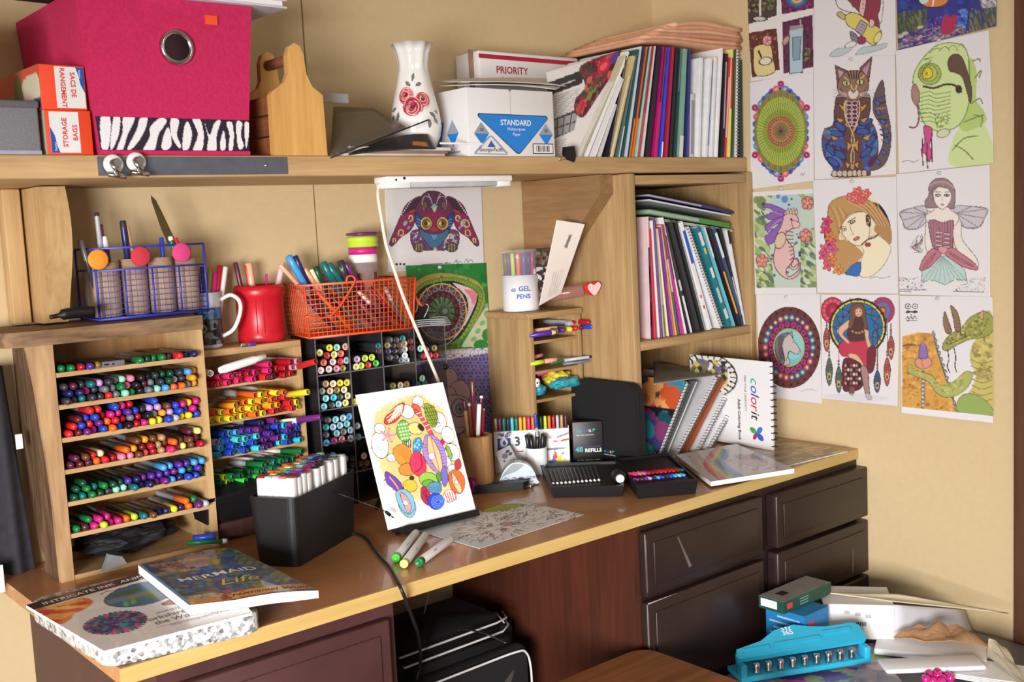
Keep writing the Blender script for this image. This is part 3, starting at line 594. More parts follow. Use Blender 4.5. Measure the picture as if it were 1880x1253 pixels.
# second, empty black tray behind it
tz=at(385,964,1,-0.158)
t2=thing('black_tray','empty black box lid wedged behind the marker box against the small rack','tray',(tz.x-0.005,-0.158,tz.z),0.06)
b=MB();b.hexa([(0,0,0),(0.13,0.0,-0.004),(0.13,0.05,0.0),(0,0.05,0.004),(-0.012,-0.006,0.046),(0.13,-0.006,0.056),(0.13,0.054,0.066),(-0.008,0.054,0.056)]);b.build('shell',BLACK,t2)
b=MB();b.hexa([(-0.016,-0.008,0.043),(0.132,-0.008,0.053),(0.132,-0.005,0.053),(-0.016,-0.005,0.043),(-0.016,-0.008,0.050),(0.132,-0.008,0.060),(0.132,-0.005,0.060),(-0.016,-0.005,0.050)]);b.build('rim',BLACK,t2)
b=MB();b.rbox((0,0,0),(0.115,0.042,tz.z-0.7545),0.004);tag(b.build('wooden_offcut',mat('dark_wood',(74,46,38),0.6,var=0.3,scale=60),None,(tz.x+0.01,-0.152,0.75)),'dark wooden offcut on the desk under the empty black box lid','offcut')
# ------------------------------------------------------------------ on top of the racks
BW=mat('blue_wire',(44,58,178),0.4,var=0.05);TZ=1.2025
bx0,bx1,by0,by1=-1.652,-1.443,-0.135,-0.035
bb=thing('wire_basket','blue wire basket holding four cardboard tubes on top of the tall rack','basket',(bx0,by0,TZ),0.0)
w_,d_=bx1-bx0,by1-by0
b=MB()
for z,r in ((0.132,0.0022),(0.092,0.0018),(0.003,0.003)):b.tube([(0,0,z),(w_,0,z),(w_,d_,z),(0,d_,z)],r,6,closed=True)
for x,y in ((0,0),(w_,0),(w_,d_),(0,d_)):b.tube([(x,y,0.003),(x,y,0.132)],0.0022,6)
for k in (1,2,3):b.tube([(w_*k/4,0,0.003),(w_*k/4,0,0.092)],0.0018,6)
b.build('frame',BW,bb)
b=MB()
for k in range(1,20):b.tube([(w_*k/20,0.0005,0.003),(w_*k/20,0.0005,0.092)],0.0005,4);b.tube([(w_*k/20,d_,0.003),(w_*k/20,d_,0.092)],0.0005,4)
for k in range(1,9):b.tube([(0,0.0005,0.092*k/9),(w_,0.0005,0.092*k/9)],0.0005,4);b.tube([(w_,0,0.092*k/9),(w_,d_,0.092*k/9)],0.0005,4)
tag(b.build('mesh_wires',BW,bb),kind='stuff')
b=MB()
for k in range(12):b.tube([(0,d_*k/11,0.003),(w_,d_*k/11,0.003)],0.001,4)
tag(b.build('base_wires',BW,bb),kind='stuff')
CT=mat('cardboard_tube',(176,148,122),0.8,var=0.08,scale=30)
tx=[0.029,0.082,0.133,0.183];th=[0.105,0.108,0.108,0.105]
for k in range(4):
    t=MB().lathe([(0.024,0.004),(0.0248,0.004),(0.0248,th[k]),(0.0225,th[k]),(0.0225,0.012),(0.0,0.012)],20,(0,0,0)).build('cardboard_tube',CT,None,(bx0+tx[k],by0+0.032+0.004*(k%2),TZ+0.002))
    tag(t,f'cardboard tube standing in the blue basket, {ORD[k]} from the left','tube','cardboard tubes in the blue basket')
for u,v,c,nm in ((180,477,(240,152,48),'orange'),(258,471,(200,56,70),'red'),(333,464,(214,68,130),'pink')):
    p=at(u,v,1,by0-0.004);b=MB();b.lathe([(0.0,-0.004),(0.016,-0.004),(0.0185,-0.002),(0.0185,0.001),(0,0.001)],28,(0,0,0),(0,1,0))
    b.build('felt_disc',mat('felt_'+nm,c,0.95,var=0.08,scale=300,bump=0.3),bb,(p.x-bx0,-0.004,p.z-TZ))
def stick(name,lab,cat,p0,p1,r,m,tip=None,tipm=None,cap=0.3,group=None,n=10,taper=1.0):
    """a pen or brush from p0 (bottom) to p1 (top); the top fraction can be another colour"""
    p0,p1=Vector(p0),Vector(p1);d=p1-p0;L=d.length
    b=MB();b.lathe([(r*taper,0),(r,L*(1-cap)),(r,L*0.985),(r*0.7,L),(0,L)],n,(0,0,0),d,fm=[0,1 if tipm else 0,1 if tipm else 0,1 if tipm else 0])
    return tag(b.build(name,[m,tipm]if tipm else [m],None,p0),lab,cat,group)
def inbasket(k,dx,dy):return Vector((bx0+tx[k]+dx,by0+0.034+dy,TZ+0.02))
pz=lambda u,v:at(u,v,1,by0+0.035)
stick('mechanical_pencil','grey capped pen at the far left of the blue basket','pen',inbasket(0,-0.012,0),pz(147,440),0.0045,pm('charcoal'),tipm=pm('grey'))
stick('mechanical_pencil','tall silver pen with a dark tip in the leftmost tube','pen',inbasket(0,0.0,0.004),pz(177,390),0.0045,pm('silver'),tipm=pm('charcoal'),cap=0.04)
stick('felt_pen','plum pen behind the tall silver pen','pen',inbasket(0,0.006,0.008),pz(184,412),0.0045,pm('plum'))
stick('felt_pen','white capped pen with a purple barrel beside the orange felt disc','pen',inbasket(0,0.012,-0.004),pz(191,434),0.0055,pm('violet'),tipm=pm('white'),cap=0.16)
stick('clip_pen','dark pen with a silver clip in the second tube','pen',inbasket(1,-0.004,0.0),pz(225,405),0.006,pm('navy'),tipm=pm('charcoal'),cap=0.1)
stick('wooden_stick','thin pale wooden stick leaning in the second tube','stick',inbasket(1,0.014,0),pz(234,415),0.0028,mat('stick_wood',(186,140,100),0.7))
stick('felt_pen','short blue pen in the third tube','pen',inbasket(2,0.008,0),pz(296,436),0.0042,pm('blue'))
sp_=thing('palette_knife','long brown palette knife slanting out of the rightmost tube','knife',inbasket(3,0.008,0.004)-Vector((0,0,0.0)))
p1=pz(286,376)-sp_.location;p0=pz(316,445)-sp_.location;d_n=(p1-p0).normalized();sd=d_n.cross(Y3).normalized();b=MB()
b.prism([(-0.0075,0),(-0.006,0.05),(-0.004,0.085),(0.001,0.096),(0.004,0.085),(0.0085,0.03),(0.008,0)],p0,sd,d_n,Y3,0.003);b.build('blade',mat('aged_bronze',(104,88,58),0.4,0.6),sp_)
b=MB();b.tube([(0,0,0),p0],0.004,8);b.build('handle',mat('dark_handle',(60,40,30),0.5),sp_)
stick('felt_pen','green capped pen beside the palette knife','pen',inbasket(3,0.002,-0.004),pz(312,434),0.005,pm('green'),tipm=pm('white'),cap=0.06)
stick('felt_pen','red tipped pen beside the palette knife','pen',inbasket(3,0.012,-0.006),pz(322,437),0.0045,pm('green'),tipm=pm('red'),cap=0.2)
b=MB();pp=[at(92,583,1,-0.165),at(115,578,1,-0.165),at(140,574,1,-0.165),at(172,572,1,-0.165)]
b.tube(catmull(pp,4),[0.004]*4+[0.010]*9,10);tag(b.build('black_sunglass_case',BLACK),'small black soft case lying left of the blue basket on the tall rack','case')

# mug, red canister, sharpener
mz=1.1245
mg=thing('travel_mug','tall white mug with a dark photo print, filled with pens, on the small rack','mug',(-1.412,-0.06,mz))
b=MB();b.lathe([(0.024,0),(0.0262,0.004),(0.027,0.07),(0.0285,0.112),(0.0265,0.112),(0.025,0.07),(0.023,0.006),(0,0.006)],32);b.build('body',mat('mug_glaze',(206,208,214),0.15),mg)
cv,nx,ny=blank(100,90,90,(34,38,46));al=np.ones(cv.X.shape,bool)
cv.scatter(al&(cv.Y<28),[(40,96,160),(90,160,210),(50,120,180)],60,4,12,3);cv.scatter(al&(cv.Y>=26),[(28,30,36),(70,76,84),(120,126,130),(44,46,56),(16,16,20)],160,2,9,4)
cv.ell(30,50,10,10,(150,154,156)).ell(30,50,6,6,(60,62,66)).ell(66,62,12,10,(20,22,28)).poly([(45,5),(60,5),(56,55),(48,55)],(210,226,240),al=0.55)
def cyl(r,z0,h,a0,a1):
    def f(U,V):a=a0+(a1-a0)*U;return [r*np.cos(a),r*np.sin(a),z0+h*(1-V)]
    return f
linkobj('photo_print',paper_mesh('photo_print',cyl(0.0278,0.008,0.074,-pi*1.02,-0.12*pi),nx,ny,cv,vcol_mat('glazed_print',0.2)),mg)
b=MB();b.tube(catmull([(0.024,-0.014,0.095),(0.042,-0.024,0.104),(0.056,-0.032,0.09),(0.055,-0.032,0.065),(0.042,-0.026,0.035),(0.023,-0.014,0.022)],5),0.0042,8);b.build('handle',WHITE,mg)
for k,(u,v,c,dx,cap,nm)in enumerate([(371,490,'charcoal',-0.014,0.3,'charcoal'),(386,490,'olive',-0.006,0.5,'olive green'),(395,500,'magenta',0.0,0.3,'magenta'),(404,487,'crimson',0.006,0.4,'crimson'),(414,490,'white',0.012,0.4,'white')]):
    stick('felt_pen',f'{nm} pen standing in the white mug','pen',(-1.412+dx,-0.06,mz+0.01),at(u,v,1,-0.055),0.0055,pm(c),n=10)
rj=thing('red_canister','red plastic canister of pens standing on the small rack','canister',(-1.288,-0.045,mz))
b=MB();b.lathe([(0.047,0),(0.049,0.004),(0.050,0.016),(0.048,0.02),(0.049,0.092),(0.0525,0.096),(0.0525,0.108),(0.0495,0.118),(0.047,0.118),(0.046,0.01),(0,0.01)],40);b.build('body',mat('red_plastic',(196,24,40),0.35,var=0.04),rj)
for a in (-2.2,-1.9):b=MB();b.box((-0.0008,-0.0008,0.02),(0.0008,0.0008,0.09));b.build('moulding_seam',mat('red_plastic'  ,(196,24,40)),rj,(0.049*cos(a),0.049*sin(a),0))
for k,(u,v,c,dx,r)in enumerate([(432,482,'plum',-0.03,0.005),(451,487,'red',-0.012,0.003),(456,483,'peach',-0.008,0.0075),(489,503,'magenta',0.014,0.0025),(519,483,'pale pink',0.02,0.0065)]):
    stick('felt_pen',f'{c} pen leaning in the red canister','pen',(-1.288+dx*0.8,-0.045,mz+0.02),at(u,v,1,-0.045),r,pm(c))
es=thing('small_sharpener','tiny steel and violet sharpener on the front edge of the small rack','sharpener',at(452,637,2,mz+0.0005),-0.1)
MB().rbox((-0.012,-0.006,0),(0.004,0.006,0.008),0.001).build('steel_body',STEEL,es);MB().rbox((0.004,-0.006,0),(0.02,0.006,0.008),0.002).build('grip',pm('violet'),es)

# orange wire basket on the organizer
OW=mat('orange_wire',(232,84,42),0.4,var=0.05);oz=1.1245
P0=Vector((-1.222,-0.128,oz));PX=Vector((-0.985,-0.165,oz));ang=math.atan2(PX.y-P0.y,PX.x-P0.x);OWD,ODP=0.238,0.135
ob_=thing('wire_basket','orange wire basket heaped with pens on top of the acrylic organizer','basket',P0,ang)
b=MB();t_=0.008;HZ=0.113
rimp=[(-t_,-t_,HZ),(OWD+t_,-t_,HZ),(OWD+t_,ODP+t_,HZ),(-t_,ODP+t_,HZ)];basep=[(0,0,0.003),(OWD,0,0.003),(OWD,ODP,0.003),(0,ODP,0.003)]
b.tube(rimp,0.0026,6,closed=True);b.tube(basep,0.0024,6,closed=True)
for p,q in zip(rimp,basep):b.tube([p,q],0.0024,6)
b.build('frame',OW,ob_);b=MB()
def lerp(p,q,t):return tuple(p[i]+(q[i]-p[i])*t for i in range(3))
for (i,j,n)in ((0,1,24),(3,2,24),(0,3,13),(1,2,13)):
    for k in range(1,n):b.tube([lerp(rimp[i],rimp[j],k/n),lerp(basep[i],basep[j],k/n)],0.0011,4)
    for k in range(1,11):b.tube([lerp(rimp[i],basep[i],k/11),lerp(rimp[j],basep[j],k/11)],0.0011,4)
for k in range(1,13):b.tube([lerp(basep[0],basep[3],k/13),lerp(basep[1],basep[2],k/13)],0.0011,4)
tag(b.build('mesh_wires',OW,ob_),kind='stuff')
for yy,nm in ((-0.010,'handle'),(ODP+0.010,'handle')):
    b=MB();b.tube(catmull([(0.085,yy,HZ),(0.088,yy,HZ+0.012),(0.100,yy,HZ+0.012),(0.100,yy-0.002,HZ-0.004),(0.045,yy-0.003,0.047),(-0.012,yy-0.003,0.05)],3),0.0024,6);b.build(nm,OW,ob_)
b=MB();b.tube([(OWD+0.012,0.03,HZ),(OWD+0.014,0.0,HZ-0.05),(OWD+0.02,-0.01,0.05)],0.0024,6);b.build('handle_end',OW,ob_)
ob_m=Matrix.Translation(P0)@Matrix.Rotation(ang,4,'Z')
k=0
for lay in range(3):
    for i in range(7):
        c=rng.choice(['navy','black','charcoal','plum','silver','orange','teal','silver','navy','maroon']);x=0.012+i*0.031+rng.uniform(-0.004,0.004);y=0.02+lay*0.04
        p0=ob_m @Vector((min(x+0.055,OWD-0.01),y,0.012+lay*0.012));p1=ob_m @Vector((x-0.008 if x>0.02 else 0.008,y+0.02,0.09+lay*0.006+rng.uniform(-0.012,0.008)))
        stick('mixed_pen',f'{c} pen inside the orange basket, {ORD[i]} from the left in its {["front", "middle", "back"][lay]} rank','pen',p0,p1,0.0045,pm(c),tipm=pm(rng.choice(['silver','white','coral','black',c])),cap=0.35,group='pens inside the orange basket')
for (u0,v0,u1,v1,c,r,lab)in [(513,486,556,520,'peach',0.005,'peach pen leaning over the left end of the orange basket'),(529,470,565,520,'sky blue',0.0075,'fat blue marker with a pocket clip rising from the orange basket'),(541,470,570,520,'navy',0.006,'navy pen beside the fat blue marker in the orange basket'),
      (558,494,600,540,'peach',0.006,'peach highlighter rising from the orange basket'),(571,495,590,520,'cream',0.005,'cream pen next to the peach highlighter'),(592,482,625,530,'teal',0.0085,'fat teal marker in the middle of the orange basket'),(578,490,600,525,'dark green',0.007,'dark green pen left of the fat teal marker'),
      (602,485,640,530,'teal',0.0085,'second fat teal marker right of the first one'),(622,488,660,530,'dark green',0.007,'dark green pen right of the fat teal markers'),(632,482,665,520,'purple',0.006,'purple pen leaning right of the teal markers'),(625,478,640,520,'charcoal',0.008,'charcoal marker behind the purple pen')]:
    stick('felt_pen',lab,'pen',at(u1,v1+12,1,-0.09),at(u0,v0,1,-0.085),r,pm(c))
tj=thing('tumbler_jar','clear tumbler with lime bands and a purple lid behind the orange basket','jar',(-1.034,-0.055,oz+0.002))
b=MB();b.lathe([(0.030,0),(0.034,0.006),(0.0345,0.06),(0.031,0.095),(0.031,0.19)],32);b.build('glass',clear_mat('clear_tumbler',(214,206,204),0.35,0.08),tj)
b=MB();b.lathe([(0.0325,0.182),(0.035,0.184),(0.0325,0.192),(0.035,0.194),(0.035,0.202),(0.032,0.206)],32);b.build('lime_band',pm('lime'),tj)
b=MB();b.lathe([(0.0,0.208),(0.034,0.208),(0.0355,0.211),(0.034,0.214),(0,0.215)],32);b.build('lid',pm('purple'),tj)
b=MB();b.lathe([(0.0317,0.166),(0.0317,0.181)],32);b.build('purple_band',pm('magenta',0.4),tj)
b=MB();b.lathe([(0.0315,0.148),(0.0315,0.166)],32);b.build('white_band',WPAP,tj)
b=MB();b.lathe([(0.0,0.008),(0.031,0.008),(0.0305,0.07),(0.0305,0.125),(0.024,0.142),(0,0.147)],24,wob=lambda a,h:1+0.04*sin(5*a+h*90));b.build('beads',mat('copper_beads',(120,66,44),0.35,0.3,var=0.5,scale=120,bump=0.6),tj)
cw=thing('clip_and_wire','black clip with a loose coil of white wire on the right end of the organizer','clip',at(775,600,2,oz))
b=MB();b.rbox((-0.03,-0.004,0),(0.022,0.012,0.018),0.003);b.hexa([(-0.02,0,0.016),(0.02,0,0.016),(0.015,0.01,0.016),(-0.02,0.01,0.016),(0.0,0.002,0.045),(0.008,0.002,0.045),(0.008,0.006,0.045),(0,0.006,0.045)]);b.build('clip_body',BLACK,cw)
b=MB()
for k in range(4):b.tube(catmull([(0.045*cos(a)+0.02,-0.02+0.02*sin(a)+0.004*k,0.003+0.004*k+0.002*sin(a*2))for a in np.linspace(0,2*pi,10)],2),0.0013,5)
b.tube(catmull([(0.005,-0.002,0.02),(0.012,-0.006,0.034),(0.018,-0.004,0.045),(0.013,0,0.05)],3),0.0013,5);b.build('wire_coil',pm('silver'),cw)

# ------------------------------------------------------------------ pen cubby left of the bookcase
cb=thing('pen_cubby','narrow oak cubby with three shelves standing against the bookcase side','cubby',(-0.652,-0.165,0.75))
MB().rbox((0,0,0),(0.014,0.163,0.372),0.001).build('side_board',OAKZ,cb);MB().rbox((0.16,0,0),(0.172,0.163,0.372),0.001).build('side_board',OAKZ,cb)
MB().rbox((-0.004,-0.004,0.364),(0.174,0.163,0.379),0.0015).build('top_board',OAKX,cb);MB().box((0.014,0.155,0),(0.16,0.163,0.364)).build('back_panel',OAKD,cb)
for z in (0.31,0.237,0.167,0.06):MB().box((0.014,0.001,z-0.007),(0.16,0.155,z)).build('shelf',OAKX,cb)
def lay(name,lab,u,v,y,L,r,c,ang=0.06,rise=0.0,cat='pen',c2=None,cap=0.35):
    p=at(u,v,1,y);d=Vector((cos(ang)*cos(rise),sin(ang),sin(rise)))*L;stick(name,lab,cat,p,p+d,r,pm(c),tipm=pm(c2)if c2 else None,cap=cap)
lay('felt_pen','violet pen lying on the top shelf of the oak cubby',970,617,-0.16,0.075,0.006,'violet',-0.2,0.03,c2='cream',cap=0.16)
lay('felt_pen','orange pen lying behind the violet one on the top cubby shelf',975,609,-0.13,0.07,0.0055,'peach',-0.3,0.05)
for k,(u,c)in enumerate([(1024,'olive'),(1037,'violet'),(1050,'yellow'),(1060,'red'),(1070,'maroon')]):
    o=linkobj('felt_pen',pen_mesh(c),None,at(u,608-k*1.5,1,-0.172));tag(o,f'{c} pen end pointing forward on the top cubby shelf','pen')
b=MB();b.rbox((0,0,0),(0.05,0.02,0.014),0.005);tag(b.build('clear_sharpener',clear_mat('clear_plastic',(214,214,216),0.6,0.1),None,at(1045,601,1,-0.15)),'clear plastic sharpener above the pen ends on the top cubby shelf','sharpener')
for k,(u,v,c)in enumerate([(1084,592,'crimson'),(1090,600,'blue')]):
    o=linkobj('felt_pen',pen_mesh(c),None,at(u,v,1,-0.195));tag(o,f'{c} pen jutting out at the right of the top cubby shelf','pen');o.rotation_euler=(0,0,0.25)
lay('felt_pen','pink pen lying on the middle shelf of the oak cubby',970,660,-0.14,0.05,0.005,'pink',0.1,0.1)
lay('felt_pen','lime highlighter at the front left of the middle cubby shelf',972,669,-0.16,0.045,0.006,'lime',-0.05,0.03)
lay('felt_pen','peach pen right of the lime highlighter',988,666,-0.16,0.055,0.006,'peach',-0.1,0.03)
lay('felt_pen','green pen lying behind the clear ones on the middle cubby shelf',1010,667,-0.15,0.05,0.004,'green',0,0.02)
lay('ball_pen','blue capped ball pen jutting out to the right of the middle cubby shelf',1036,662,-0.16,0.11,0.0042,'silver',-0.35,0.04,c2='navy',cap=0.4)
lay('ball_pen','silver ball pen lying below the blue capped one',1034,669,-0.16,0.09,0.0035,'grey',-0.3,0.02)
def bag(name,lab,loc,sx,sy,sz,cols,seed):
    bm=bmesh.new();bmesh.ops.create_icosphere(bm,subdivisions=4,radius=1.0)
    for v in bm.verts:
        d=noise.noise(v.co*2.1+Vector((seed,0,0)))*0.35+noise.noise(v.co*5+Vector((seed,3,0)))*0.14;v.co=Vector((v.co.x*sx*(1+d),v.co.y*sy*(1+d),max(-sz*0.8,v.co.z*sz*(1+d))))
    bm.verts.index_update();b=MB();b.add([v.co[:]for v in bm.verts],[[v.index for v in f.verts]for f in bm.faces],0,True);bm.free()
    return tag(b.build(name,cols,None,loc),lab,'bag')
bag('foil_bag','yellow crinkled foil bag on the lowest cubby shelf',at(1022,695,1,-0.13),0.036,0.03,0.022,mat('yellow_foil',(226,204,60),0.25,var=0.25,coat=0.6),1)
bag('foil_bag','turquoise crinkled foil bag hanging over the edge of the lowest cubby shelf',at(1040,703,1,-0.165),0.048,0.02,0.014,mat('turquoise_foil',(40,160,176),0.2,var=0.3,coat=0.6),2)
bag('foil_bag','teal foil bag at the left end of the lowest cubby shelf',at(987,717,1,-0.15),0.022,0.02,0.014,mat('teal_foil',(30,136,160),0.25,var=0.3,coat=0.6),3)
sk=thing('skull_bead','white round trinket with two dark eyes on the lowest cubby shelf','trinket',at(983,703,1,-0.155))
b=MB();b.lathe([(0.0,-0.012),(0.009,-0.01),(0.013,0),(0.009,0.01),(0,0.012)],16);b.build('body',WHITE,sk)
for dx in (-0.005,0.004):MB().lathe([(0.0025,0),(0.0025,0.001),(0,0.0015)],10,(dx,-0.0125,0.001),(0,-1,0)).build('eye',INK,sk)
lay('felt_pen','magenta pen lying above the foil bags on the lowest cubby shelf',985,690,-0.13,0.055,0.005,'magenta',0.0,0.12)
# on the cubby: gel pen can, folded notes, envelope, heart tube
gc=thing('pen_can','clear topped white can of gel pens on top of the oak cubby','can',(-0.605,-0.085,1.1305))
MB().lathe([(0.0,0),(0.044,0),(0.045,0.003),(0.045,0.088),(0.0,0.088)],32).build('body',mat('can_white',(230,230,232),0.25,var=0.01),gc)
MB().lathe([(0.0445,0.088),(0.0445,0.146),(0.043,0.150),(0.0,0.150)],32).build('clear_lid',clear_mat('clear_lid',(226,222,224),0.22,0.06),gc)
for s_,x,z,sz in (('60',-0.023,0.049,0.012),('GEL',0.014,0.050,0.017),('PENS',0.010,0.032,0.015)):
    a=-pi/2-0.72+x*16;lettering(gc,s_,(0.0452*cos(a),0.0452*sin(a),z),(-sin(a),cos(a),0),Z3,sz,mat('ink_blue',(40,96,176),0.5,var=0),off=0.02)
for k in range(16):
    a=k*2*pi/16;r=0.034;c=['teal','blue','hot pink','crimson','silver','maroon','green','olive','purple','lime','orange','violet','navy','magenta','cyan','plum'][k]
    stick('gel_pen',f'{c} gel pen standing in the clear topped can','pen',(-0.605+r*cos(a),-0.085+r*sin(a),1.1305+0.089),(-0.605+r*cos(a)*1.05,-0.085+r*sin(a)*1.05,1.1305+0.142),0.0052,pm(c),group='gel pens in the clear topped can')
# (dark print card, envelope)
def sheet3(name,lab,cat,c4,nx,ny,paint,bgc=(236,234,232),thick=0.0008,m=None,group=None,parent=None,bend=0.0):
    """flat sheet between four 3-D corners TL TR BR BL (real thickness by a solidify modifier)"""
    c4=[Vector(p)for p in c4];o0=c4[3].copy();G=quadgrid([tuple(p-o0)for p in c4],nx,ny);U,V=np.meshgrid(np.linspace(0,1,nx),np.linspace(0,1,ny))
    w=(c4[1]-c4[0]).length;h=(c4[3]-c4[0]).length;cv=Canvas(U*100,V*100*h/w,bgc)
    if paint:paint(cv,100*h/w)
    nn=(c4[1]-c4[0]).cross(c4[3]-c4[0]).normalized()*-1
    if bend:
        bb_=bend*4*U*(1-U);G=[G[k]+bb_*nn[k]for k in range(3)]
    me=paper_mesh(name,lambda U_,V_:G,nx,ny,cv,m or vcol_mat());o=linkobj(name,me,parent,o0)
    md=o.modifiers.new('thickness','SOLIDIFY');md.thickness=thick;md.offset=-1
    if lab:tag(o,lab,cat,group)
    return o
def card_paint(cv,H):
    al=np.ones(cv.X.shape,bool);cv.scatter(al&(cv.Y<H*0.3),[(96,78,66),(60,48,44),(130,110,92)],60,3,9,1);cv.scatter(al&(cv.Y>H*0.33)&(cv.Y<H*0.6),[(30,26,28),(220,216,214),(200,196,196)],60,3,7,2);cv.scatter(al&(cv.Y>H*0.62),[(60,40,44),(34,26,30),(150,130,128)],60,3,8,3)
tz_=1.131
sheet3('print_card','dark patterned card leaning behind the envelope on the oak cubby','card',[at(985,456,1,-0.13),at(1035,458,1,-0.145),at(1012,552,1,-0.12),at(972,562,1,-0.11)],40,60,card_paint,(60,48,46))
def env_paint(cv,H):
    cv.ctext('fish',63,H*0.30,15,(50,48,50),ang=-1.25,off=0.01);
    for k in range(4):cv.line([(52+k*2.4,H*0.32),(58+k*2.4,H*0.16)],(120,116,112),1.0)
    for k in range(5):cv.line([(34+k*10,H*0.62),(38+k*9,H*0.95)],(188,182,184),2.0)
en=sheet3('torn_envelope','long torn white envelope leaning out of the oak cubby top','envelope',[at(1022,404,1,-0.215),at(1074,412,1,-0.24),at(1030,540,1,-0.175),at(990,562,1,-0.165)],40,80,env_paint,(224,214,204),0.002)
ht=thing('clear_tube','clear plastic tube with a red heart shaped end lying on the oak cubby','tube',at(1010,543,1,-0.14))
d_t=at(1084,530,1,-0.215)-at(1010,543,1,-0.14)
b=MB();b.lathe([(0.015,0),(0.016,0.004),(0.016,d_t.length*.82),(0.015,d_t.length*.84)],20,(0,0,0),d_t);b.build('tube',clear_mat('rosy_plastic',(176,120,116),0.4,0.1),ht)
b=MB();hp=[(0,-0.016),(0.013,-0.002),(0.016,0.008),(0.009,0.015),(0,0.009),(-0.009,0.015),(-0.016,0.008),(-0.013,-0.002)]
b.prism([(p.x,p.y)for p in catmull([(a_,c_,0)for a_,c_ in hp],3,True)],d_t*0.97,d_t.normalized(),Z3,-Y3,0.018);b.build('heart',mat('red_heart',(214,54,40),0.35),ht)
# ------------------------------------------------------------------ desk top: left end
DZ=0.7505
stn=thing('granite_slab','thick speckled grey granite slab under the colouring books at the desk\'s left end','slab',(-1.872,-0.668,DZ))
m=bpy.data.materials.new('speckled_granite');m.use_nodes=True;nt=m.node_tree;bsd=nt.nodes['Principled BSDF'];bsd.inputs['Roughness'].default_value=0.4
tc=nt.nodes.new('ShaderNodeTexCoord');vo=nt.nodes.new('ShaderNodeTexVoronoi');vo.inputs['Scale'].default_value=170;nz=nt.nodes.new('ShaderNodeTexNoise');nz.inputs['Scale'].default_value=110
rp=nt.nodes.new('ShaderNodeValToRGB');e=rp.color_ramp.elements;e[0].position=0.28;e[0].color=(*srgb((92,92,95)),1);e[1].position=0.6;e[1].color=(*srgb((206,206,204)),1)
mx=nt.nodes.new('ShaderNodeMix');mx.inputs[0].default_value=0.5;nt.links.new(tc.outputs['Object'],vo.inputs[0]);nt.links.new(tc.outputs['Object'],nz.inputs[0]);nt.links.new(vo.outputs['Color'],mx.inputs[2]);nt.links.new(nz.outputs['Fac'],mx.inputs[3]);nt.links.new(mx.outputs[0],rp.inputs[0]);nt.links.new(rp.outputs[0],bsd.inputs['Base Color'])
MB().slab([(0.017,0.043),(0.242,0.008),(0.272,0.338),(0.002,0.348)],0.03,0,0.034,0.006).build('slab',m,stn)
def book(name,lab,corners,z,th,cover,nx,ny,sag=None,cat='book',group=None,coat=0.3,rough=0.35,cm=None,texts=()):
    """a soft book lying flat: printed cover grid + page block. corners TL TR BR BL as (x, y)"""
    c=[Vector((x,y,z+th))for x,y in corners];t=thing(name,lab,cat,(c[3].x,c[3].y,z),0,group);o0=t.location
    G=quadgrid([(p.x-o0.x,p.y-o0.y,th)for p in c],nx,ny);U,V=np.meshgrid(np.linspace(0,1,nx),np.linspace(0,1,ny));w=(c[1]-c[0]).length;h=(c[3]-c[0]).length
    S_=sag(U,V)if sag else 0*U;G[2]=G[2]+S_
    cv=Canvas(U*100,V*100*h/w);cover(cv,100*h/w);linkobj('cover',paper_mesh('cover',lambda a,b_:G,nx,ny,cv,vcol_mat('glossy_print',rough,coat)),t)
    for tx,tu,tv,ts,tm,sh,of in texts:
        d_=lettering(t,tx,(0,0,0),X3,Y3,1,tm,off=of,shear=sh)
        for vv in d_.data.vertices:
            u=tu+vv.co.x*ts;v=tv-vv.co.y*ts*w/h;p=c[0]*(1-u)*(1-v)+c[1]*u*(1-v)+c[2]*u*v+c[3]*(1-u)*v;vv.co=(p.x-o0.x,p.y-o0.y,th+0.0006+(float(sag(np.array([[u]]),np.array([[v]]))[0,0])if sag else 0))
    b=MB();k=14;us=[i/k for i in range(k+1)];ring=[(u,0)for u in us]+[(1,u)for u in us[1:]]+[(1-u,1)for u in us[1:]]+[(0,1-u)for u in us[1:-1]]
    pts=[]
    for (u,v_)in ring:
        p=c[0]*(1-u)*(1-v_)+c[1]*u*(1-v_)+c[2]*u*v_+c[3]*(1-u)*v_;s_=float(sag(np.array([[u]]),np.array([[v_]]))[0,0])if sag else 0
        pts.append((p.x-o0.x,p.y-o0.y,th-0.0006+s_,max(0.0,s_)if s_>-th else s_))
    n=len(pts);vs=[(x,y,zt)for x,y,zt,zb in pts]+[(x,y,min(zb,zt-0.002)if s_is else 0)for (x,y,zt,zb),s_is in zip(pts,[sag is not None]*n)]
    b.add(vs,[[(i+1)%n,i,n+i,n+(i+1)%n]for i in range(n)],0);b.build('pages',cm or WPAP,t);return t
GTX=mat('ink_grey',(92,88,92),.5,var=0)
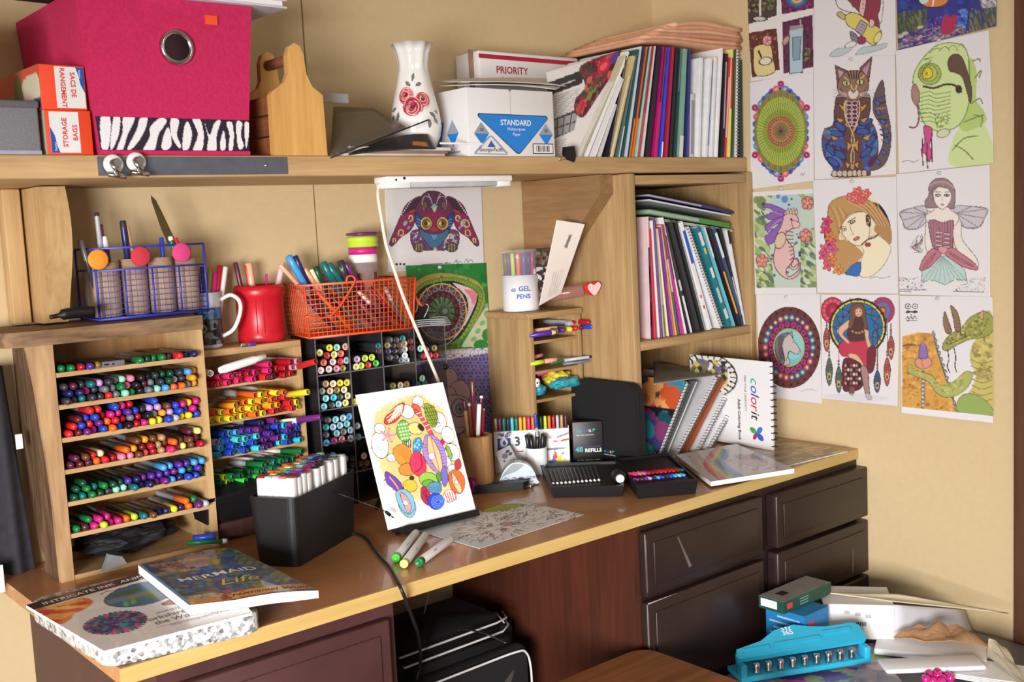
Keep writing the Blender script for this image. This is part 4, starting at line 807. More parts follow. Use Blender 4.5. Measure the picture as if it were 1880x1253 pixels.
def ink_cover(cv,H):
    R_=cv.R
    cv.poly([(0,0),(100,0),(100,H*0.115),(0,H*0.115)],(62,44,40))
    cv.sp([(0,H*.13),(16,H*.16),(24,H*.13),(27,H*.24),(20,H*.33),(12,H*.36),(8,H*.42),(0,H*.44)],(230,120,50));m_=cv.mask([(0,H*.13),(24,H*.13),(24,H*.3),(0,H*.42)]);cv.scatter(m_,[(240,170,70),(214,70,44),(226,60,70),(250,190,90)],60,1,4,3,2.5,0.5)
    for a in range(36):
        t=a/36*2*pi;cv.line([(24,H*0.66),(24+17*cos(t),H*0.66+15*sin(t))],[(220,40,110),(40,60,130),(30,120,130)][a%3],2.6)
    cv.scatter(cv.mask([(12,H*.56),(36,H*.56),(36,H*.76),(12,H*.76)],True),[(30,70,140),(40,150,160),(90,40,130),(20,40,80)],120,0.8,2.0,5)
    cv.ell(52,H*0.34,21,17,(44,110,150),line=(40,60,80),w=0.8);cv.scatter(cv.mask([(34,H*.24),(70,H*.24),(70,H*.44),(34,H*.44)],True),[(70,130,60),(96,120,50),(60,100,70)],14,2,5,6)
    cv.sp([(56,H*.56),(86,H*.48),(92,H*.54),(84,H*.62),(64,H*.64)],(150,56,44));cv.sp([(60,H*.46),(68,H*.44),(76,H*.47),(78,H*.52),(70,H*.55),(62,H*.52)],(124,66,50))
    cv.line([(40,H*0.875),(96,H*0.875)],(150,148,150),0.6)
    cv.sl([(34,H*.17),(38,H*.15),(42,H*.17),(46,H*.15),(40,H*.19)],(60,58,60),0.7)
book('colouring_book','large white colouring book with a painted globe cover lying on the granite slab',[(-1.885,-0.368),(-1.578,-0.335),(-1.652,-0.668),(-1.866,-0.655)],DZ+0.0345,0.005,ink_cover,170,170,texts=[('INTRICATE INK  ANIMALS IN DETAIL',.52,.085,.056,WINK,0,.01),('FROM PETS TO WILD ONES',.66,.70,.03,GTX,0,0),('Yorkshire Terriers &',.66,.775,.072,GTX,0,0),('the World Colour',.68,.845,.072,GTX,0,0),('Stress relieving colouring book',.68,.905,.032,GTX,0,0)])
def mer_cover(cv,H):
    al=np.ones(cv.X.shape,bool);cv.C[:]=(44,84,130)
    cv.scatter(al,[(40,74,130),(50,104,150),(36,66,110),(66,120,150),(52,84,120)],260,2,7,1,1.8,0.6);cv.scatter(al&(cv.X>55)&(cv.Y<H*.85),[(110,120,40),(140,140,50),(80,96,44),(40,60,120)],110,1,3.4,2,3.4,-0.9)
    cv.scatter(al&(cv.X<40)&(cv.Y>H*.25),[(96,110,50),(140,128,60),(70,90,60),(50,80,110)],120,1,3.5,3,2,0.7);cv.scatter(cv.mask([(12,0),(62,0),(58,H*.26),(36,H*.34),(14,H*.22)],True),[(150,96,64),(170,120,84),(120,80,60),(190,150,110)],120,1.2,4,4)
    cv.sp([(44,H*.06),(56,H*.03),(66,H*.10),(60,H*.22),(46,H*.28),(36,H*.2)],(176,140,108),al=0.7)
    cv.poly([(0,H*.885),(100,H*.86),(100,H*.965),(0,H)],(222,160,72));cv.scatter(al&(cv.Y>H*.72)&(cv.X>26)&(cv.X<50),[(160,40,70),(190,60,90)],26,1,3,7);cv.ell(20,H*.86,14,6.5,(188,170,150));cv.scatter(cv.mask([(8,H*.82),(32,H*.82),(32,H*.9),(8,H*.9)]),[(90,90,96),(220,214,204)],40,0.5,1.4,8)
    cv.poly([(0,0),(2.6,0),(2.6,H),(0,H)],(110,170,226));cv.poly([(96.5,0),(100,0),(100,H),(96.5,H)],(150,120,70),al=0.5)
book('colouring_book','dark blue sea-themed softcover book with a pale lower edge on top of the globe book',[(-1.700,-0.352),(-1.540,-0.372),(-1.552,-0.690),(-1.724,-0.612)],DZ+0.0400,0.016,mer_cover,130,190,texts=[('MERMAID',.50,.53,.165,WINK,0,.008),('Life',.56,.72,.24,mat('ink_gold',(222,204,84),.5,var=0),.35,0),('Nathaniel Wulu',.66,.945,.095,mat('ink_brown',(52,30,24),.5,var=0),.4,0)],sag=lambda U,V:0.006*np.sin(np.clip((U-0.35)/0.65,0,1)*pi)*0.6-0.004*U,rough=0.28)

# easel with the seashell drawing
EY,EA,EW,EH=-0.061,0.368,0.207,0.274;EO=Vector((-1.221,-0.380,0.765));ed=Vector((cos(EY),sin(EY),0));en_=Vector((-sin(EY),cos(EY),0));eu=Z3*cos(EA)+en_*sin(EA);eb=ed.cross(eu)*-1
ez=thing('desk_easel','black desk easel holding up the seashell picture','easel',(EO.x,EO.y,DZ))
oo=EO-Vector((EO.x,EO.y,DZ));b=MB();b.prism([(0.012,-0.008),(EW-0.012,-0.008),(EW-0.012,EH*0.8),(0.012,EH*0.8)],oo+eb*0.004,ed,eu,eb,0.004);b.build('board',BLACK,ez)
b=MB();b.prism([(0.018,-0.014),(EW-0.002,-0.014),(EW-0.002,-0.0015),(0.018,-0.0015)],oo-eb*0.013,ed,eu,eb,0.022);b.build('ledge',BLACK,ez)
b=MB();b.prism([(0.03,-0.018),(0.045,-0.018),(0.045,0.0),(0.03,0.0)],oo-eb*0.014,ed,eu,eb,0.004);b.build('paper_stop',BLACK,ez)
b=MB();b.tube([oo+ed*EW/2+eu*EH*0.6+eb*0.01,Vector((EW/2*cos(EY),0.20,0.004))],0.006,8);b.build('rear_leg',BLACK,ez)
def shell_paint(cv,H):
    def outline(pts,c,**k):cv.sp(pts,c,line=(60,56,60),w=0.55,**k)
    al=np.ones(cv.X.shape,bool);blob=[(14,26),(22,19),(36,15),(50,12),(62,9),(74,13),(82,22),(90,28),(93,45),(95,62),(96,78),(93,92),(84,102),(72,111),(56,113),(42,112),(28,104),(16,94),(9,80),(8,62),(9,45)]
    m_=cv.mask(blob,True);cv.put(m_,(246,208,140));cv.mottle(m_,9);
    for k in range(150):
        i=cv.R.randint(len(blob));x,y=blob[i];x2,y2=blob[(i+1)%len(blob)];t=cv.R.rand();px,py=x+(x2-x)*t,y+(y2-y)*t;dx,dy=px-50,py-62;L=math.hypot(dx,dy);cv.line([(px-dx/L*2,py-dy/L*2),(px+dx/L*2.5,py+dy/L*2.5)],(246,212,150),1.3)
    cv.sp([(20,30),(36,18),(58,14),(76,24),(86,40),(90,60),(88,84),(76,100),(60,106),(40,104),(24,92),(16,70),(15,48)],(240,200,130))
    W_=(250,250,252)
    # white shells
    for (x,y,rx,ry,r)in [(51,24,8,7,.5),(66,16,6,6,0),(83,40,9,11,.2),(90,54,7.5,8.5,0),(90,72,8,9,-.3),(13,52,9,13,.1),(17,36,6,5,0),(22,66,5,4,0),(80,80,6,6,0),(72,97,6,4,.2),(28,104,3,4,0),(86,88,6,4,.3)]:
        cv.ell(x,y,rx,ry,W_,r,line=(70,66,78),w=0.6);cv.sl([(x-rx*.4,y),(x,y+ry*.4),(x+rx*.5,y)],(150,160,180),0.5)
    outline([(26,26),(40,17),(50,15),(46,24),(36,32),(24,33)],(196,70,50))
    for k in range(7):cv.line([(28+k*2.6,32-k),(42+k*1.0,17)],(250,240,220),0.8)
    for k in range(3):cv.sl([(27,30-k*3),(36,26-k*3),(47,20-k*2)],(250,240,220),0.6)
    outline([(58,18),(66,20),(66,30),(60,28)],(230,96,60));outline([(72,20),(80,22),(84,32),(78,44),(71,38)],(150,170,50))
    for k in range(5):cv.line([(70+k*3,22),(76+k*2,42)],(60,80,30),0.7);cv.line([(70,24+k*4),(84,24+k*4)],(60,80,30),0.6)
    outline([(38,34),(46,32),(50,40),(46,52),(38,52),(34,44)],(110,180,70));
    for i in range(5):
        for j in range(4):cv.ell(38+j*3.2,36+i*3.4,1.1,1.1,(226,244,200))
    for a in range(5):t=a*2*pi/5-1.2;cv.line([(24,44),(24+8*cos(t),44+7*sin(t))],(190,110,150),2.0);cv.line([(24,44),(24+7*cos(t),44+6*sin(t))],(236,190,210),0.9)
    outline([(48,38),(58,36),(64,42),(60,48),(50,46)],(240,216,130));cv.ell(62,42,3,4.2,(60,40,40),-.5)
    outline([(60,24),(64,26),(71,40),(74,52),(70,52),(66,40)],(226,80,90));
    for k in range(5):cv.line([(61+k*2,28+k*4.5),(66+k*2,27+k*4.5)],(255,220,220),0.9)
    outline([(36,58),(46,52),(46,56),(40,60)],W_);[cv.line([(36+k*2.2,60),(38+k*2.2,53)],(40,40,46),1.0)for k in range(5)]
    outline([(50,54),(58,52),(58,60),(50,70),(46,68)],(50,150,214));cv.scatter(cv.mask([(48,55),(57,53),(55,62),(49,68)]),[(180,226,250)],14,0.5,0.9,4)
    outline([(66,50),(76,54),(82,68),(80,84),(72,92),(62,84),(57,70),(60,58)],(176,140,214))
    for k in range(9):cv.line([(59+k*.4,58+k*3.4),(66,62+k*3)],(120,90,180),0.5);cv.line([(74,56+k*3.6),(81-k*.2,60+k*3)],(120,90,180),0.5)
    outline([(67,52),(72,56),(76,72),(73,90),(67,84),(63,68)],(248,200,140));cv.sl([(70,54),(70,72),(70,90)],(230,120,110),1.2);cv.ell(66,72,3.6,3.8,W_,line=(120,100,110),w=.5)
    outline([(26,58),(38,55),(44,62),(42,72),(32,76),(26,68)],(236,150,56));[cv.line([(28+k*3,58),(38+k*1.5,73)],(200,110,40),0.6)for k in range(5)]
    outline([(28,76),(38,74),(44,84),(34,86),(27,82)],(214,140,60));outline([(42,70),(50,64),(57,72),(56,84),(48,90),(40,82)],(226,56,96));cv.sl([(44,84),(52,80),(54,68)],(150,24,60),1.3)
    outline([(46,90),(54,86),(64,90),(66,98),(58,96),(48,98)],(150,200,80));cv.ell(54,97,6.5,3.5,(110,170,60),line=(60,90,40),w=.5);outline([(66,90),(72,90),(72,97),(66,97)],(96,150,50))
    outline([(12,78),(20,84),(26,94),(24,104),(16,96),(10,88)],(110,70,170));[cv.line([(14+k*2.4,84+k*3.4),(8+k*2.4,86+k*3.4)],(110,70,170),1.2)for k in range(6)];cv.sl([(15,84),(20,94),(22,102)],(230,170,90),1.4)
    outline([(28,92),(38,90),(42,98),(36,102),(28,100)],(244,190,60));cv.ell(38,89,3,2.4,(70,44,40))
    outline([(72,88),(78,84),(78,96),(72,104),(70,98)],(120,110,200));outline([(53,100),(60,97),(68,100),(66,108),(57,109)],(90,150,190));[cv.sl([(54,101+k*2.4),(60,103+k*2.2),(67,101+k*2.2)],(50,100,150),.6)for k in range(3)]
    outline([(46,100),(52,102),(54,114),(48,118),(43,110)],(180,40,80));cv.scatter(cv.mask([(45,102),(52,104),(52,114),(47,115)]),[(120,20,50)],18,.5,.9,6)
    outline([(18,108),(26,104),(34,110),(34,120),(26,126),(18,118)],(130,190,214))if H>128 else None
    outline([(17,100),(27,98),(34,106),(33,118),(25,122),(18,114)],(130,190,214));outline([(22,100),(28,106),(30,116),(25,121),(22,110)],(240,160,160));cv.ell(25,111,2.6,2.8,W_,line=(120,100,110),w=.5)
    outline([(80,92),(90,90),(96,98),(94,108),(86,114),(78,106)],(236,110,50));outline([(84,92),(88,100),(90,110),(86,113),(82,102)],(252,200,160));cv.ell(86,102,2.2,2.4,W_,line=(120,90,80),w=.5)
    cv.ell(58,116,9,8,(40,70,206),line=(30,40,120),w=.6);[cv.ell(60,117,7-k*2,6-k*2,None,line=(110,150,240),w=.8)for k in range(3)]
    outline([(69,110),(78,108),(82,116),(74,120),(68,117)],(250,246,246));[cv.line([(70+k*2.6,110),(71+k*2.4,119)],(200,50,50),1.1)for k in range(5)];outline([(90,82),(96,80),(96,88),(89,90)],(190,60,70));outline([(84,66),(88,66),(89,76),(85,78)],(140,180,70));cv.ell(82,60,2.4,3.2,(190,30,110))
sw=[EO+eu*EH,EO+ed*EW+eu*EH,EO+ed*EW,EO]
sheet3('seashell_drawing','bright seashell drawing propped upright on the black easel','drawing',sw,190,250,lambda cv,H:shell_paint(cv.view(0,0,1.0),H),(246,246,247),0.001)

# the lion drawing and three markers in front
def lion_paint(cv,H):
    cv.C[:]=(206,216,220);m_=cv.mask([(18,18),(40,8),(64,4),(84,10),(97,30),(97,70),(80,74),(60,72),(40,76),(22,66),(12,44)],True);cv.put(m_,(222,219,217));cv.mottle(m_,5)
    R_=np.random.RandomState(4);K=(104,96,100)
    for k in range(170):
        a=R_.uniform(0,2*pi);r=R_.uniform(9,34);x,y=42+r*cos(a),40+r*0.82*sin(a);t=a+R_.uniform(-.3,.3);L=R_.uniform(3,8);cv.sl([(x,y),(x+L*.5*cos(t)-1.2*sin(t),y+L*.4*sin(t)+1.2*cos(t)),(x+L*cos(t),y+L*.8*sin(t))],K,0.65)
    for k in range(60):
        x,y=R_.uniform(68,96),R_.uniform(12,70);cv.sl([(x,y),(x+3,y-2),(x+6,y+R_.uniform(-2,4))],K,0.55)
    for s_ in (-1,1):cv.ell(40,40+s_*7,2.4,1.7,(150,110,90),line=K,w=.7)
    cv.ell(50,40,4,5,(190,150,140),line=K,w=.7);cv.sl([(34,36),(44,37),(48,38)],K,.8);cv.sl([(34,44),(44,43),(48,42)],K,.8)
    cv.sp([(62,2),(76,-2),(88,4),(94,14),(84,16),(74,12),(66,10)],(164,182,66),line=(70,90,40),w=.8);[cv.line([(66+k*4,4),(70+k*4,12)],(80,110,40),.7)for k in range(6)]
lz=DZ+0.001;sheet3('lion_drawing','half-coloured lion line drawing lying flat on the desk front','drawing',[at(765,975,2,lz),at(945,918,2,lz),at(1073,945,2,lz),at(880,1008,2,lz)],170,130,lion_paint,thick=0.0006)
for (u,v,u2,v2,c,lab)in [(726,1027,764,979,'bright green','marker with a light green end lying leftmost of the three beside the easel'),(741,1038,781,984,'lemon','marker with a pale yellow end lying between the two green ended ones'),(768,1035,828,990,'green','marker with a dark green end lying rightmost of the three, on the lion drawing')]:
    r=0.0078;p=at(u,v-1,2,DZ+r);q_=at(u2,v2,2,DZ+r+0.0018);d=q_-p;t=thing('desk_marker',lab,'marker',p)
    MB().lathe([(0.0072,0.012),(0.0078,0.013),(0.0078,d.length*0.96),(0.007,d.length),(0,d.length)],18,(0,0,0),d,m=0).build('barrel',mat('marker_barrel_grey',(208,206,204),0.4,var=0.02),t)
    MB().lathe([(0.0,0.0012),(0.0052,0.001),(0.0056,0.0),(0.0074,0.0006),(0.0079,0.003),(0.0079,0.0128)],18,(0,0,0),d).build('end_cap',pm(c),t)
    dn=d.normalized();up_=(Z3-dn*dn.z).normalized();side=dn.cross(up_)
    o_=up_*0.0079*0.8-side*0.0;
    lettering(t,'sketch',dn*d.length*0.42+(up_*0.62+side*0.78).normalized()*0.0079-up_*0.0006,dn,up_,0.006,INK)
cable('usb_cable',[at(592,897,1,-0.30),at(625,908,1,-0.36),at(662,922,1,-0.375),at(690,932,1,-0.392),at(706,939,1,-0.395)],0.0011,BCAB,'thin black lead with a small plug crossing the corner of the seashell picture')
up=thing('cable_plug','tiny black plug with a silver tip in front of the seashell picture corner','plug',at(708,940,1,-0.396));d=at(722,951,1,-0.397)-up.location
MB().lathe([(0.0022,0),(0.0032,0.001),(0.0032,d.length*.6),(0.0025,d.length*.62)],10,(0,0,0),d).build('plug_body',BLACK,up);MB().lathe([(0.0018,d.length*.62),(0.0018,d.length)],8,(0,0,0),d).build('tip',STEEL,up)

# log pencil cup
lg=thing('log_pencil_cup','rough light wood pencil cup right of the seashell picture','pencil cup',(-0.868,-0.215,DZ),0.6)
MB().lathe([(0.0,0),(0.036,0),(0.0375,0.03),(0.0365,0.09),(0.0372,0.124),(0.030,0.127),(0.029,0.05),(0,0.05)],28,wob=lambda a,h:1+0.03*cos(4*a)+0.015*sin(7*a+1)).build('cup',wood('log_wood',(196,150,98),(140,96,56),'Z',7,8,0.6),lg)
for k,(u,v,u0,c,tip,r,lab,cap)in enumerate([(867,700,872,'maroon','brown',0.0042,'brown brush handle at the left of the log pencil cup',.2),(861,740,868,'brown','silver',0.004,'brown brush with a pale tip in the log pencil cup',.06),(872,735,874,'grey','grey',0.0045,'grey pencil in the log pencil cup',.2),(880,742,876,'white','white',0.0052,'fat white pen in the log pencil cup',.4),(884,727,879,'maroon','white',0.0042,'tall rust pen with a white tip in the log pencil cup',.04),(887,750,883,'crimson','silver',0.0042,'rust pen with a silver collar in the log pencil cup',.05),(852,735,862,'tan','plum',0.0042,'slanting brush at the front left of the log pencil cup',.2)]):
    stick('brush_pen',lab,'pen',at(u0,830,1,-0.215),at(u,v,1,-0.215+0.01*(k%3-1)),r,pm(c),tipm=pm(tip),cap=cap)
pk=thing('pink_sharpener','magenta translucent sharpener half hidden behind the easel corner','sharpener',at(868,905,2,DZ))
MB().lathe([(0.012,0),(0.016,0.006),(0.017,0.022),(0.013,0.034),(0,0.038)],20).build('body',mat('magenta_plastic',(150,24,92),0.2,var=0.15),pk);MB().lathe([(0.0125,-0.0),(0.0145,0.001),(0.0145,0.007)],20).build('base_ring',pm('violet'),pk)
sc_=thing('slim_black_case','slim black knife-shaped case with a bright tip in front of the tape dispenser','case',at(872,908,2,DZ));d=at(980,898,2,DZ)-sc_.location;dl=d.length;dn=d.normalized();sd=Vector((-dn.y,dn.x,0))
b=MB();b.prism([(0,0),(dl*.82,-0.002),(dl*.93,0.008),(dl*.9,0.02),(dl*.1,0.026),(0,0.022)],(0,0,0),dn,sd,Z3,0.018);b.build('case_body',BLACK,sc_);b=MB();b.rbox((-0.004,-0.004,0),(0.006,0.004,0.007),0.001);b.build('metal_tip',STEEL,sc_,dn*dl*.96+sd*0.008)
# 36 marker carton
Q0,Q1=Vector((-0.741,-0.121,DZ)),Vector((-0.597,-0.230,DZ));qd=(Q1-Q0);QW=qd.length;qd.normalize();qn=Vector((-qd.y,qd.x,0));qa=math.atan2(qd.y,qd.x)
ct=thing('marker_carton','white carton of fineliners with a row of coloured caps showing','carton',Q0,qa)
def cart_paint(cv,H):
    cv.C[:]=(232,232,234);cv.poly([(0,0),(24,0),(26,H*.2),(24,H)],(214,216,222));cv.poly([(4,H*.16),(22,H*.16),(22,H*.64),(4,H*.64)],(34,44,104));cv.ell(13,H*.27,5,6,(200,204,216));cv.ell(13.5,H*.28,2.2,3.0,(34,44,104));cv.line([(7,H*.37),(19,H*.37)],(170,176,200),1.3)
    cv.scatter(cv.mask([(4,H*.03),(24,H*.01),(24,H*.15),(4,H*.14)]),[(90,92,100),(150,120,100),(60,64,80)],26,.8,2,2);cv.ctext('3',31,H*.36,17,(44,44,48),off=0.03)
    cv.poly([(28,H*.5),(38,H*.485),(38,H*.52),(30,H*.525)],(176,40,44));cv.line([(62,H*.50),(72,H*.495),(92,H*.485)],(120,122,126),2.8);cv.line([(88,H*.485),(95,H*.48)],(160,160,164),1.2)
    cv.line([(84,H*.21),(99,H*.13)],(110,110,116),2.0);cv.line([(90,H*.3),(99,H*.27)],(200,44,50),2.4);cv.line([(78,H*.315),(90,H*.3)],(226,120,140),1.0);cv.ell(75,H*.2,2.4,2,(238,150,170));cv.ell(81,H*.31,2.2,1.8,(236,110,140))
    for pts,c in (([(76,H*.78),(78,H*.62),(82,H*.58),(84,H*.72)],(206,60,76)),([(70,H*.78),(80,H*.74),(84,H*.8),(74,H*.84)],(40,110,190)),([(82,H*.84),(84,H*.66),(90,H*.64),(88,H*.8)],(226,206,60)),([(86,H*.82),(94,H*.72),(95,H*.8),(90,H*.86)],(244,228,110)),([(78,H*.6),(80,H*.52),(83,H*.6)],(90,120,110)),([(88,H*.62),(92,H*.56),(92,H*.64)],(96,130,120))):cv.poly(pts,c)
    cv.ell(68,H*.84,4,3.4,None,line=(120,120,130),w=1);cv.poly([(62,H*.87),(97,H*.865),(97,H*.985),(62,H*.99)],(54,52,130));[cv.line([(64,H*(.89+k*.028)),(95,H*(.885+k*.028))],(170,168,214),.9)for k in range(3)];cv.poly([(56,H*.1),(62,H*.1),(62,H*.99),(57,H*.99)],(206,208,214))
HC=0.100
b=MB();b.box((0,0.0012,0),(QW,0.0115,0.003));b.box((0,0.0103,0),(QW,0.0115,HC));b.box((0,0.0012,0),(0.0012,0.0115,HC));b.box((QW-0.0012,0.0012,0),(QW,0.0115,HC+0.006));b.build('carton_shell',CARD,ct)
cv,nx,ny=blank(QW,HC,130);cart_paint(cv,100*HC/QW);linkobj('printed_front',paper_mesh('printed_front',lambda U,V:[U*QW,0*U,HC*(1-V)],nx,ny,cv,vcol_mat()),ct)
fc=['tan','purple','green','navy','turquoise','teal','amber','amber','hot pink','orange','charcoal','dark green','lime','orange','crimson','silver','tan','plum']
for k,c in enumerate(fc):
    p=Q0+qd*(0.006+k*(QW-0.012)/17)+qn*0.0058+Z3*0.004
    f=MB().lathe([(0.0,0),(0.0038,0.001),(0.0040,0.122),(0.0034,0.127),(0.0,0.128)],10).build('fineliner',[pm(c)],None,p);tag(f,f'{c} fineliner cap, {ORD[k]} from the left in the white carton','pen','fineliners in the white carton')
wc=thing('white_pen_cup','white cylindrical cup of black pens in front of the fineliner carton','cup',(-0.681,-0.204,DZ))
MB().lathe([(0.0,0),(0.0245,0),(0.0255,0.003),(0.0255,0.064),(0.024,0.065),(0.023,0.01),(0,0.01)],32).build('cup',WHITE,wc);b=MB();b.lathe([(0.0,-0.0),(0.0262,0.0),(0.0262,0.0045)],32,(0,0,0.0));b.build('base_ring',GREYP,wc)
BO=sorted(range(9),key=lambda k:.764*cos(k*2*pi/9)-.643*sin(k*2*pi/9))
for k in range(9):
    a=k*2*pi/9;stick('black_pen',f'black capped pen, {ORD[BO.index(k)]} from left in the white cup','pen',(-0.681+0.012*cos(a),-0.204+0.012*sin(a),DZ+0.012),(-0.681+0.023*cos(a),-0.204+0.023*sin(a),DZ+0.093+0.004*sin(k*2.1)),0.0046,pm('black'),group='black pens in the white cup')
stick('blue_pen','blue capped pen standing among the black ones in the white cup','pen',(-0.677,-0.214,DZ+0.012),at(982,760,1,-0.225),0.0035,pm('silver'),tipm=pm('blue'),cap=0.25)
def stick_card(cv,H):
    cv.C[:]=(196,194,200);[cv.ell(x,H*y,rx,ry,c,line=(90,86,96),w=1)for x,y,rx,ry,c in [(44,.32,16,14,(122,118,130)),(70,.2,12,8,(84,80,92)),(78,.34,11,7,(84,80,92)),(28,.5,6,5,(110,106,118)),(30,.75,7,5,(120,116,126))]]
    for k in range(10):a=k*.63;cv.sp([(72,H*.66),(72+16*cos(a)+3,H*.66+14*sin(a)),(72+20*cos(a+.2),H*.66+17*sin(a+.2))],(150,170,90),line=(90,110,60),w=.8)
sheet3('sticker_card','small grey sticker card with dark blots leaning on the fineliner carton','card',[at(909,831,1,-0.165),at(936,817,1,-0.165),at(957,858,1,-0.215),at(927,872,1,-0.215)],50,60,stick_card,thick=0.0012)
td=thing('tape_dispenser','pale dome-shaped tape dispenser with scribbled print before the white cup','dispenser',at(952,893,2,DZ));d=(at(985,889,2,DZ)-at(918,893,2,DZ));dn=d.normalized();tw=d.length;sd=Vector((-dn.y,dn.x,0))
pr_=[(-.5,0),(.5,0),(.5,.18),(.44,.42),(.3,.62),(.1,.72),(-.14,.72),(-.34,.55),(-.47,.28)]
b=MB();b.prism([(p.x*tw,p.y*tw*.86)for p in catmull([(a_,c_,0)for a_,c_ in pr_],3,True)],(0,0,0.002),dn,Z3,sd,0.026);b.build('body',mat('pale_shell',(190,202,208),0.25,var=0.02),td)
b=MB();b.prism([(p.x*tw,p.y*tw*.86)for p in catmull([(a_,c_,0)for a_,c_ in [(-.44,.3),(-.3,.36),(-.05,.45),(.16,.62),(.08,.68),(-.14,.68),(-.3,.52)]],3,True)],sd*-0.0008+Z3*0.002,dn,Z3,sd,0.003);b.build('smoky_window',mat('smoky_window',(150,158,162),0.2),td)
b=MB();R_=np.random.RandomState(8)
for k in range(26):
    x,z=R_.uniform(-.42,.44)*tw,R_.uniform(.1,.34)*tw*.72;L=R_.uniform(.06,.16)*tw;b.tube([dn*x+Z3*z+sd*-0.0008,dn*(x+L)+Z3*(z+R_.uniform(-.03,.05)*tw)+sd*-0.0008],0.0007,4)
tag(b.build('scribble_print',mat('violet_ink',(72,66,104),0.5),td),kind='stuff')

# black zip case, refill box, two trays, rainbow book, glossy sheet
C0,C1=Vector((-0.510,-0.150,DZ)),Vector((-0.510,-0.368,DZ));cd_=(C1-C0);CW=cd_.length;cd_.normalize();cn_=Vector((-cd_.y,cd_.x,0));CHT=0.203
zc=thing('zip_case','tall black zip case with rounded top corners standing against the bookcase side','case',C0,math.atan2(cd_.y,cd_.x))
rr_=.034;ol=[(0.004,0),(CW-.004,0),(CW,.004)]+[(CW-rr_+rr_*cos(a),CHT-rr_+rr_*sin(a))for a in np.linspace(0,pi/2,7)]+[(rr_+rr_*cos(a),CHT-rr_+rr_*sin(a))for a in np.linspace(pi/2,pi,7)]+[(0,.004)]
b=MB();b.prism(ol,(0,0,0),X3,Z3,Y3,.0155);b.prism(ol,(0,0.0175,0),X3,Z3,Y3,.0155);b.prism([(CW/2+(x-CW/2)*.985,z*.99+.001)for x,z in ol],(0,.0155,0),X3,Z3,Y3,.002);b.build('shell',BLACKM,zc)
b=MB();b.tube([(0.004,0.016,0.01),(0.004-0.006,0.016,0.02),(-0.001,0.016,0.13)],0.002,6);b.build('zip',BLACK,zc)
LB={'c':(70,160,190),'o':(60,90,200),'l':(60,70,190),'r':(200,60,80),'i':(235,235,235),'t':(235,235,235)}
TEAL_I,BLUE_I,RED_I,GREEN_I=mat('ink_teal',(60,176,170),.5,var=0),mat('ink_royal',(70,90,214),.5,var=0),mat('ink_red',(190,60,90),.5,var=0),mat('ink_green',(80,160,110),.5,var=0)
def colorit(par,o,u,v,s,last):
    for txt,m_,x in (('co',TEAL_I,0),('lo',BLUE_I,1.05),('r',RED_I,1.85),('it',last,2.35)):lettering(par,txt,Vector(o)+Vector(u)*s*x,u,v,s,m_,align='LEFT')
    b=MB()
    for a in (0.6,1.6,2.5,3.7):b.prism([(0,0),(.28*cos(a-.35),.28*sin(a-.35)),(.42*cos(a),.42*sin(a)),(.28*cos(a+.35),.28*sin(a+.35))],Vector(o)+Vector(u)*s*3.4+Vector(v)*s*.35,Vector(u)*s,Vector(v)*s,Vector(u).cross(Vector(v)),0.0007)
    b.build('butterfly_mark',TEAL_I,par)
colorit(zc,(0.105,-0.0005,0.030),(1,0,0),(0,0,1),0.0105,WINK);lettering(zc,'COLORING ACCESSORIES',(0.104,-0.0005,0.024),(1,0,0),(0,0,1),0.0038,WINK,align='LEFT')
G0,G1=Vector((-0.573,-0.216,DZ)),Vector((-0.515,-0.262,DZ));gd=(G1-G0);GW=gd.length;gd.normalize()
rb=thing('refill_box','black carton of pen refills printed in white and teal before the black zip case','carton',G0,math.atan2(gd.y,gd.x));GH=0.108
MB().rbox((0,0,0),(GW,0.024,GH),0.0012).build('carton',mat('carton_black',(20,19,22),0.45),rb)
colorit(rb,(0.010,-0.0004,0.082),(1,0,0),(0,0,1),0.0125,WINK);lettering(rb,'FREE YOUR CREATIVITY',(GW*.42,-0.0004,0.074),(1,0,0),(0,0,1),0.004,WINK)
lettering(rb,'48',(0.006,-0.0004,0.034),(1,0,0),(0,0,1),0.0185,TEAL_I,align='LEFT',off=0.02);lettering(rb,'GLITTER GEL PEN',(0.032,-0.0004,0.045),(1,0,0),(0,0,1),0.0045,mat('ink_purple',(110,60,140),.5),align='LEFT');lettering(rb,'REFILLS',(0.029,-0.0004,0.033),(1,0,0),(0,0,1),0.0125,WINK,align='LEFT',off=0.025);lettering(rb,'GLITTER . METALLIC . NEON',(GW/2,-0.0004,0.012),(1,0,0),(0,0,1),0.0045,WINK)
def tray(name,lab,corners,z0,h,m_):
    c=[Vector(p)for p in corners];o0=Vector((c[0].x,c[0].y,z0));t=thing(name,lab,'tray',o0);cen=sum(c,Vector())/4;b=MB()
    lo=[(cen+(p-cen)*0.93-o0)for p in c];hi=[(p-o0)for p in c];inn=[(cen+(p-cen)*0.92-o0)for p in c]
    for L_ in (lo,hi,inn):
        for p in L_:p.z=0
    vs=[p.copy()for p in lo]+[p+Z3*h for p in hi]+[p+Z3*h for p in inn]+[p+Z3*(h-0.006)for p in inn]
    fs=[(3,2,1,0)]+[(i,(i+1)%4,4+(i+1)%4,4+i)for i in range(4)]+[(4+i,4+(i+1)%4,8+(i+1)%4,8+i)for i in range(4)]+[(8+i,8+(i+1)%4,12+(i+1)%4,12+i)for i in range(4)]+[(12,13,14,15)]
    b.add(vs,fs,0);b.build('tray_body',m_,t);return t,o0
t1,o1=tray('pen_tray','empty black pen insert tray with rows of slots on the desk',[at(1011,896,2,0.775),at(1146,893,2,0.775),at(1138,846,2,0.775),at(990,852,2,0.775)],DZ,0.025,BLACK)
b=MB();b2=MB()
